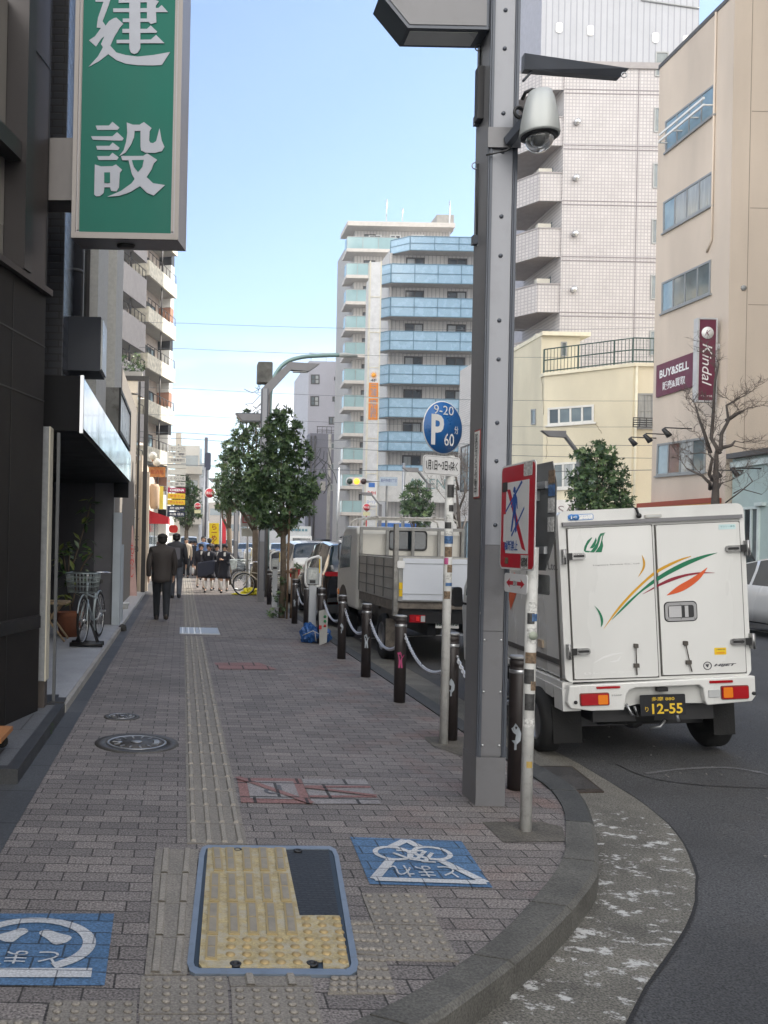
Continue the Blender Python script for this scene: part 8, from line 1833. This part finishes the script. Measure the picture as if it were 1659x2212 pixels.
# ================================================================ PEOPLE
skinm = mat('skin', (.5, .3, .21), .55, 0, .08); hairm = mat('hair_black', (.012, .01, .009), .5); 
def skel(name, verts, edges, m_, par, sub=1, root=0):
    me = bpy.data.meshes.new(name); me.from_pydata([tuple(v[0]) for v in verts], edges, []); me.materials.append(m_)
    o = bpy.data.objects.new(name, me); COL.objects.link(o); o.parent = par
    md = o.modifiers.new('skin', 'SKIN'); md.use_smooth_shade = True
    sv_ = me.skin_vertices[0].data if me.skin_vertices else None
    if sv_ is None:
        me.skin_vertices.new() if hasattr(me.skin_vertices, 'new') else None
        bm = bmesh.new(); bm.from_mesh(me); lay = bm.verts.layers.skin.verify()
        for v, s in zip(bm.verts, verts): r = s[1] if isinstance(s[1], tuple) else (s[1], s[1]); v[lay].radius = r; v[lay].use_root = (v.index == root)
        bm.to_mesh(me); bm.free()
    else:
        for d, s in zip(sv_, verts): r = s[1] if isinstance(s[1], tuple) else (s[1], s[1]); d.radius = r; d.use_root = False
        sv_[root].use_root = True
    s2 = o.modifiers.new('sub', 'SUBSURF'); s2.levels = sub; s2.render_levels = sub; return o
def person(label, loc, rz, h=1.65, stride=.22, top=None, bottom=None, skirt=None, hat=None, hairlen=0, arms=((-.06, .0), (.06, .0)), vest=None, elbows=None, shoes=BLK, socks=None, coat_len=.0, collar=None, hairc=None, blk=1.):
    T = thing('person', label, 'person', loc, rot=(0, 0, rz)); k = h/1.65     # local +y = facing
    def P(x, y, z): return V((x*k, y*k, z*k))
    hw = .09; v = []; e = []
    def A(p, r): v.append((p, tuple(q*k for q in r) if isinstance(r, tuple) else r*k)); return len(v)-1
    def chain_(i, lst):
        for p, r in lst:
            j = A(p, r); e.append((i, j)); i = j
        return i
    pel = A(P(0, 0, .88), (.14*blk, .105)); che = chain_(pel, [(P(0, 0, 1.05), (.13*blk, .1)), (P(0, .0, 1.25), (.155*blk, .115)), (P(0, -.01, 1.36), (.13*blk, .085))])
    nk = chain_(che, [(P(0, 0, 1.43), .052), (P(0, .01, 1.48), .055), (P(0, .02, 1.54), (.076, .088)), (P(0, .012, 1.6), (.07, .085)), (P(0, .0, 1.635), .045)])
    feet = []; leg_pts = []
    for s, st_ in ((-1, stride), (1, -stride)):
        kn = P(s*hw, st_*.55+.03, .48); an = P(s*hw*.95, st_+(-.02 if st_ > 0 else -.06), .09 if st_ > 0 else .13)
        chain_(pel, [(P(s*hw, 0, .82), (.085, .09)), (P(s*hw, st_*.3+.01, .65), .072), (kn, .055), (kn.lerp(an, .4)+V((0, -.015*k, 0)), .052), (an, .036), (an+V((0, .1*k, -.05*k)), (.036, .026)), (an+V((0, .16*k, -.055*k)), (.032, .018))]); leg_pts.append((s, kn, an)); feet.append(an)
    armp = []
    for s, (sw, lift) in zip((-1, 1), arms):
        sh = P(s*.165*blk, -.01, 1.36); el = P(s*(.2*blk+.02), sw*1.2-.03, 1.1+lift*.1); wr_ = (elbows[0] if s < 0 else elbows[1]) if elbows and (elbows[0] if s < 0 else elbows[1]) else None
        wr_ = P(*wr_) if wr_ else P(s*.22*blk, sw*2+.06, .86+lift)
        hn = wr_+(wr_-el).normalized()*.07*k
        i = chain_(che, [(sh, .052), (el, .038), (wr_, .024), (hn, (.03, .018))]); armp.append((sh, el, wr_, hn)); dn = (wr_-el).normalized(); sd = V((0, 1, 0)) if abs(dn.z) > .6 else V((0, 0, 1))
        for q in range(4): chain_(i, [(hn+dn*.045*k+sd*(q-1.5)*.017*k, .0085), (hn+dn*(.085-.008*abs(q-1.5))*k+sd*(q-1.5)*.018*k+V((-s*.012*k, 0, 0)), .007)])
        chain_(i, [(hn+dn*.01*k+sd*.04*k, .0095), (hn+dn*.045*k+sd*.052*k, .008)])
    skel('body', v, e, skinm, T)
    def cl(name, lst, m_, sub=1):
        vv = []; ee = []
        for c_ in lst:
            prev = c_[0]
            for it in c_[1:]:
                vv.append((it[0], tuple(q*k for q in it[1]) if isinstance(it[1], tuple) else it[1]*k)); j = len(vv)-1
                if prev is not None: ee.append((prev, j))
                prev = j
        return skel(name, vv, ee, m_, T, sub)
    if bottom:
        cl('trousers', [[None, (P(0, 0, 1.06), (.165*blk, .13)), (P(0, 0, .9), (.17*blk, .14))]]+[[1, (P(s*hw, 0, .8), (.105, .115)), (kn.lerp(P(s*hw, 0, .82), .5), .098), (kn, .08), (kn.lerp(an, .5), .072), (an+V((0, -.01*k, .0)), .062), (an+V((0, -.01*k, -.045*k)), .06)] for s, kn, an in leg_pts], bottom)
    if top:
        lo = .84-coat_len
        cl('jacket', [[None, (P(0, 0, lo-.07), (.195*blk, .155)), (P(0, 0, lo), (.195*blk, .155)), (P(0, 0, 1.0), (.175*blk, .145)), (P(0, 0, 1.22), (.198*blk, .152)), (P(0, -.01, 1.36), (.185*blk, .125)), (P(0, -.008, 1.43), (.1, .095)), (P(0, -.004, 1.475), .082)]]+[[4, (a+V((0, 0, -.01)), .082), (b, .064), (c_.lerp(b, .1), .052), (c_, .05)] for a, b, c_, d_ in armp], top)
    if vest: MB().rbox(-.1*k, .1*k, -.16*k, -.13*k, 1.0*k, 1.3*k, .04*k, 'y').build('back_panel', vest, T, local=True)
    if skirt:
        pr = [(.135*blk*k, .95*k), (.16*blk*k, .8*k), (.2*blk*k, .6*k), (.225*blk*k, .5*k), (.215*blk*k, .5*k), (.15*k, .8*k)]
        m = MB(); seg = 36; vs = []; fs = []
        for r, z in pr:
            for q in range(seg): t_ = 2*pi*q/seg; rr = r*(1+(.06 if z < .7*k else .02)*(1 if q % 3 == 0 else -.4)); vs.append(V((rr*cos(t_), rr*sin(t_)*.8, z)))
        for i in range(len(pr)-1):
            for q in range(seg): j = (q+1) % seg; fs.append([i*seg+q, i*seg+j, (i+1)*seg+j, (i+1)*seg+q])
        m.smooth = True; m.add(vs, fs).build('skirt', skirt, T, local=True)
    if socks:
        for s, kn, an in leg_pts: m = MB(); d_ = kn-an; m.tube([an+V((0, 0, .02*k)), an+d_*.45+V((0, -.015*k, 0)), an+d_*.82], [.043*k, .06*k, .058*k], 10).build('sock', socks, T, local=True)
    for s, kn, an in leg_pts: m = MB(); m.sphere(an+V((0, .055*k, -.05*k)), .062*k, 10, 7, (.85, 2.1, .68)); m.sphere(an+V((0, -.01*k, -.02*k)), .055*k, 10, 7, (.85, 1.1, 1.2)); m.build('shoe', shoes, T, local=True)
    hc = P(0, .008, 1.565); m = MB(); hr = .098*k
    m.lathe([(hr*1.0, -.01*k if not hairlen else -hairlen*k), (hr*1.03, .01*k), (hr*.93, .04*k), (hr*.58, .066*k), (0, .078*k)], hc+V((0, -.024*k, .022*k)), 18); 
    m.sphere(hc+V((0, -.035*k, -.02*k)), hr*.95, 14, 8, (1, .85, .95)); m.build('hair', hairc or hairm, T, local=True)
    fz_ = MB(); fz_.sphere(hc+V((0, .088*k, -.03*k)), .014*k, 8, 6, (.8, 1, 1.4)); fz_.build('nose', skinm, T, local=True)
    for s in (-1, 1): MB().sphere(hc+V((s*.03*k, .082*k, -.005*k)), .009*k, 8, 6, (1.3, .6, .8)).build('eye', BLK, T, local=True); MB().sphere(hc+V((s*.083*k, .01*k, -.02*k)), .022*k, 8, 6, (.4, .8, 1.2)).build('ear', skinm, T, local=True)
    MB().box(-.022*k, .022*k, hc.y+.084*k, hc.y+.09*k, hc.z-.065*k, hc.z-.058*k).build('mouth', mat('lips', (.35, .12, .1), .5), T, local=True)
    if hat: MB().lathe([(.118*k, .012*k), (.128*k, .008*k), (.1*k, .014*k), (.098*k, .05*k), (.09*k, .068*k), (0, .074*k)], hc+V((0, 0, .05*k)), 22).build('hat', hat, T, local=True)
    if collar: m = MB(); m.box(-.035*k, .035*k, .1*k, .128*k, 1.28*k, 1.41*k); m.build('collar', collar, T, local=True)
    return T, armp, k
navy = mat('navy_cloth', (.012, .013, .022), .85, bump=.2); dkj = mat('quilted_jacket', (.04, .033, .03), .75, 0, .15, 6, bump=.5, bs=30); dkt = mat('dark_trousers', (.012, .014, .018), .85); jean = mat('grey_jeans', (.07, .08, .1), .85, 0, .3, 9)
g = G(350, 1341); person('walking person seen from behind in a dark brown quilted jacket and black trousers', (g.x-.02, g.y, 0), .05, 1.66, .2, dkj, dkt, arms=((-.02, .02), (.05, .02)), coat_len=.06, blk=1.14, elbows=((-.25, .02, .84), (.23, .1, .86)), shoes=mat('brown_shoe', (.03, .022, .018), .6), hairc=mat('cap_black', (.02, .018, .016), .8))
g = G(379, 1294); person('person ahead in a dark jacket with grey backpack and blue grey jeans', (g.x, g.y, 0), 0, 1.72, .2, mat('black_jacket', (.015, .015, .02), .6), jean, arms=((.03, .02), (-.05, .02)), vest=mat('grey_bag', (.12, .12, .14), .7), blk=1.12)
g = G(338, 1290); person('person with dark brown hair mostly hidden behind the brown jacket walker', (g.x, 25.5, 0), 0, 1.5, .15, mat('plum_jacket', (.05, .02, .02), .8), dkt, hairc=mat('hair_brown', (.05, .02, .015), .5), hairlen=.12)
wsock = mat('white_sock', (.7, .68, .66), .8)
gl_ = [(433, 1272.5, .24, 'schoolgirl in a long navy coat and round hat, leftmost of the group', ((-.2, .05, .8), None)), (450, 1279, -.18, 'schoolgirl with white collar carrying the large navy bag', ((-.12, .2, 1.05), (.12, .2, 1.0))), (467, 1276.6, .15, 'schoolgirl with her hands up, partly behind her friends', ((-.05, .2, 1.2), (.1, .22, 1.18))), (484, 1280.7, -.2, 'schoolgirl on the right of the group with a white bag on her arm', ((.05, .2, 1.15), (-.28, .1, .98)))]
for i, (x, y, sw, lb, eb) in enumerate(gl_):
    g = G(x, y); person(lb, (g.x, g.y, 0), pi+[.1, -.15, .2, -.1][i], 1.42, sw, navy, None, skirt=navy, hat=navy, hairlen=.05, socks=wsock, collar=WHT, elbows=eb, coat_len=.05, blk=1.12)
g = G(448, 1277); t = thing('school_bag', 'large navy shoulder bag held in front of two schoolgirls', 'bag', (g.x-.05, 26.0, .65))
a, b = W(427, 1240, 25.85), W(463, 1212, 25.85); m = MB(); m.prism([(a.x, 25.8, a.z-.12), (b.x, 25.8, a.z+.02), (b.x+.02, 25.8, b.z+.03), (a.x-.02, 25.8, b.z-.06)], (0, .14, 0)); m.build('bag', mat('bag_navy', (.02, .024, .045), .7), t, bevel=.03)
MB().tube([V((a.x+.12, 25.85, b.z-.05)), V(((a.x+b.x)/2+.1, 25.8, b.z+.35)), V((b.x-.08, 25.85, b.z))], .012, 6).build('strap', navy, t)
t = thing('tote_bag', 'white and green tote bag on the arm of the right schoolgirl', 'bag', W(505, 1235, 25.6)); a, b = W(497, 1232, 25.55), W(513, 1208, 25.55); m = MB(); m.prism([(a.x+.03, 25.5, a.z), (b.x-.04, 25.5, a.z+.05), (b.x, 25.5, b.z-.03), (a.x-.02, 25.5, b.z)], (0, .12, 0)); m.build('bag', mat('tote_white', (.55, .6, .6), .7, 0, .3, 15), t, bevel=.02)
m = MB(); m.tube([V((a.x+.05, 25.55, b.z)), V((a.x+.0, 25.55, b.z+.12)), V((b.x-.08, 25.55, b.z))], .008, 5); m.build('handle', WHT, t)
for i, (x, Y, rz, h_, tp_, bt_, sk_, lb) in enumerate(((402, 36, pi, 1.62, mat('cream_top', (.45, .38, .3), .8), dkt, None, 'person in a cream and black top far down the footway'), (413, 38, pi, 1.5, navy, None, navy, 'schoolgirl in navy with white socks further down the footway'), (421, 40, pi, 1.5, navy, None, navy, 'second distant schoolgirl beside the first'), (439, 33, pi, 1.7, mat('blue_shirt', (.1, .18, .38), .7), dkt, None, 'person in a light blue shirt behind the schoolgirls'), (452, 36, .0, 1.65, mat('black_jacket', 0), dkt, None, 'person in black behind the blue shirt'))):
    g = W(x, 1200, Y); person(lb, (g.x, Y, 0), rz, h_, .18, tp_, bt_, skirt=sk_, socks=wsock if sk_ else None, hat=navy if sk_ else None)
for i, (x, Y, lb) in enumerate(((688, 74, 'distant person standing right of the white lorry'), (782, 60, 'distant person in dark clothes by the hydrant sign'))):
    g = W(x, 1180, Y); person(lb, (g.x, Y, .05), 0, 1.65, .1, dkj, dkt)
# ================================================================ LEFT SHOPS FURTHER ON
T = thing('shop_building', 'sunlit cream shop with red awning and grey post beyond the sign rack', 'building', (-2, 30, 0))
MB().box(-9, -1.25, 26.2, 43.5, 0, 4.1).build('wall', mat('sun_cream', (.55, .47, .38), .8), T)
a = W(309, 1019, 27).x; b = W(326, 1019, 27).x; MB().box(a, b, 26.0, 26.19, 0, W(317, 1019, 26).z).build('pilaster', mat('sun_cream', 0), T)
MB().box(-1.24, -1.18, 31, 36, .2, 2.6).build('shop_window', MID, T); MB().box(-1.24, -1.18, 37, 42, .2, 2.6).build('shop_window', MID, T)
p0, p1 = W(318, 1101, 28), W(364, 1120, 28); aw = mat('awning_red', (.42, .015, .03), .7)
z_ = p0.z; m = MB(); m.add([(p0.x, 28, z_), (p1.x, 28, z_-.22), (p1.x, 28, z_-.45), (p0.x, 28, z_-.45), (p0.x, 31, z_), (p1.x, 31, z_-.22), (p1.x, 31, z_-.45)], [[0, 1, 2, 3], [0, 4, 5, 1], [1, 5, 6, 2]]); m.build('awning', aw, T)
MB().box(p0.x-.02, p1.x, 27.98, 31, z_-.02, z_+.0).build('awning_edge', WHT, T) if False else None
m = MB()
for x_, r_b in ((334, .09),): 
    p, q = W(x_, 1046, 27.6), W(x_, 1099, 27.6); m.lathe([(.1, 0), (.15, .12), (.17, p.z-q.z-.1), (.12, p.z-q.z)], (p.x, 27.6, q.z), 16)
m.build('hanging_lantern', mat('beige_lantern', (.5, .36, .25), .8), T)
p, q = W(345, 1050, 28), W(352, 1100, 28); MB().box(p.x, q.x, 28, 28.05, q.z, p.z).build('yellow_flag', mat('flag_yellow', (.7, .6, .1), .7), T)
p, q = W(322, 1009, 27.5), W(357, 1031, 27.5); sg = MB().box(p.x, q.x, 27.4, 27.5, q.z, p.z).build('crab_sign', mat('orange_sign', (.5, .2, .06), .6, 0, .4, 12), T)
text('居酒屋', ((p.x+q.x)/2, 27.4, (p.z+q.z)/2), XR, ZU, .4, .14, mat('banner_ink', 0), sg)
for i, (x_, y_) in enumerate(((330, 985), (339, 999))):
    p = W(x_, y_, 27.3); t = thing('globe_lamp', ['left globe lamp on a thin orange stem above the cream shop', 'right globe lamp on a thin orange stem above the cream shop'][i], 'lamp', p, 'globe lamps'); MB().sphere(p, .13).build('globe', mat('globe_glass', (.6, .58, .52), .2), t); MB().tube([p-V((0, 0, .13)), V((p.x, p.y, 4.0))], .02, 6).build('stem', mat('orange_sign', 0), t)
t = thing('red_lantern', 'big red paper lantern sign at a shop in front of the white van', 'lantern', W(374, 1142, 45)); p, q = W(365, 1134, 45), W(384, 1151, 45); MB().rbox(p.x, q.x, 45, 45.4, q.z, p.z, .15, 'y').build('lantern', mat('lantern_red', (.75, .03, .02), .6), t); q2 = W(365, 1158, 45); MB().box(p.x, q.x-.05, 45.02, 45.3, q2.z, q.z-.01).build('sub_sign', WHT, t)
MB().tube([V(((p.x+q.x)/2, 45.2, 0)), V(((p.x+q.x)/2, 45.2, q2.z))], .04, 6).build('pole', STEEL, t)
# far closing buildings
fa_ = mat('far_white', (.5, .49, .46), .8, 0, .15, .3); 
for i, (x0_, x1_, yt_, Y, lb, m_) in enumerate(((380, 392, 935, 90, 'narrow pale building edge far down the left side', mat('far_cream', (.55, .5, .42), .8)), (385, 432, 962, 105, 'white apartment block with sloping balconies far down the street', fa_), (432, 452, 1000, 150, 'grey white building at the far end of the street', mat('far_grey', (.33, .34, .36), .8)), (452, 520, 1085, 170, 'low far building behind the lamp columns', mat('far_tan', (.4, .36, .32), .8)), (520, 660, 1120, 190, 'long low building closing the far end of the road', mat('far_grey2', (.28, .29, .31), .8)))):
    T = thing('far_building', lb, 'building', W(x0_, 1170, Y)); p, q = W(x0_, yt_, Y), W(x1_, yt_, Y)
    MB().box(p.x, q.x, Y, Y+14, -.1, p.z).build('wall', m_, T); n_ = int((p.z-3)/3)
    for k in range(n_): z = p.z-1.2-3*k; MB().box(p.x+.2, q.x-.2, Y-.06, Y-.001, z-1.3, z).build('window_band', GLASSL if i % 2 else MID, T)
    if i == 1:
        for k in range(n_): z = p.z-2.6-3*k; MB().box(p.x-.2, q.x+.3, Y-1.3, Y-.07, z-.9, z).build('balcony', m_, T)
t = thing('roof_billboard', 'pale rooftop billboard with blue characters far down the street', 'sign', W(425, 1000, 120)); p, q = W(405, 968, 120), W(436, 1002, 120); b_2 = MB().box(p.x, q.x, 120, 120.4, q.z, p.z).build('panel', mat('billboard_blue', (.4, .5, .58), .6), t)
text('王漢薬', ((p.x+q.x)/2, 120, (p.z+q.z)/2), XR, ZU, 1.5, .8, mat('jc_blue', 0), b_2); m = MB(); 
for x_ in (p.x+.2, q.x-.3): m.box(x_, x_+.15, 120.1, 120.3, 0, q.z)
m.build('supports', STEEL, t)
# ---------------------------------------------------------------- light haze
hz = MB().box(-110, 130, -50, 330, -3, 62).build('haze', bpy.data.materials.new('haze_air'), kind='stuff')
hm = hz.data.materials[0]; hm.use_nodes = True; hn = hm.node_tree
for n_ in list(hn.nodes):
    if n_.type != 'OUTPUT_MATERIAL': hn.nodes.remove(n_)
pv = hn.nodes.new('ShaderNodeVolumePrincipled'); pv.inputs['Color'].default_value = (.9, .94, 1, 1); pv.inputs['Density'].default_value = .0008; pv.inputs['Anisotropy'].default_value = .3
hn.links.new(pv.outputs[0], [n_ for n_ in hn.nodes if n_.type == 'OUTPUT_MATERIAL'][0].inputs['Volume'])
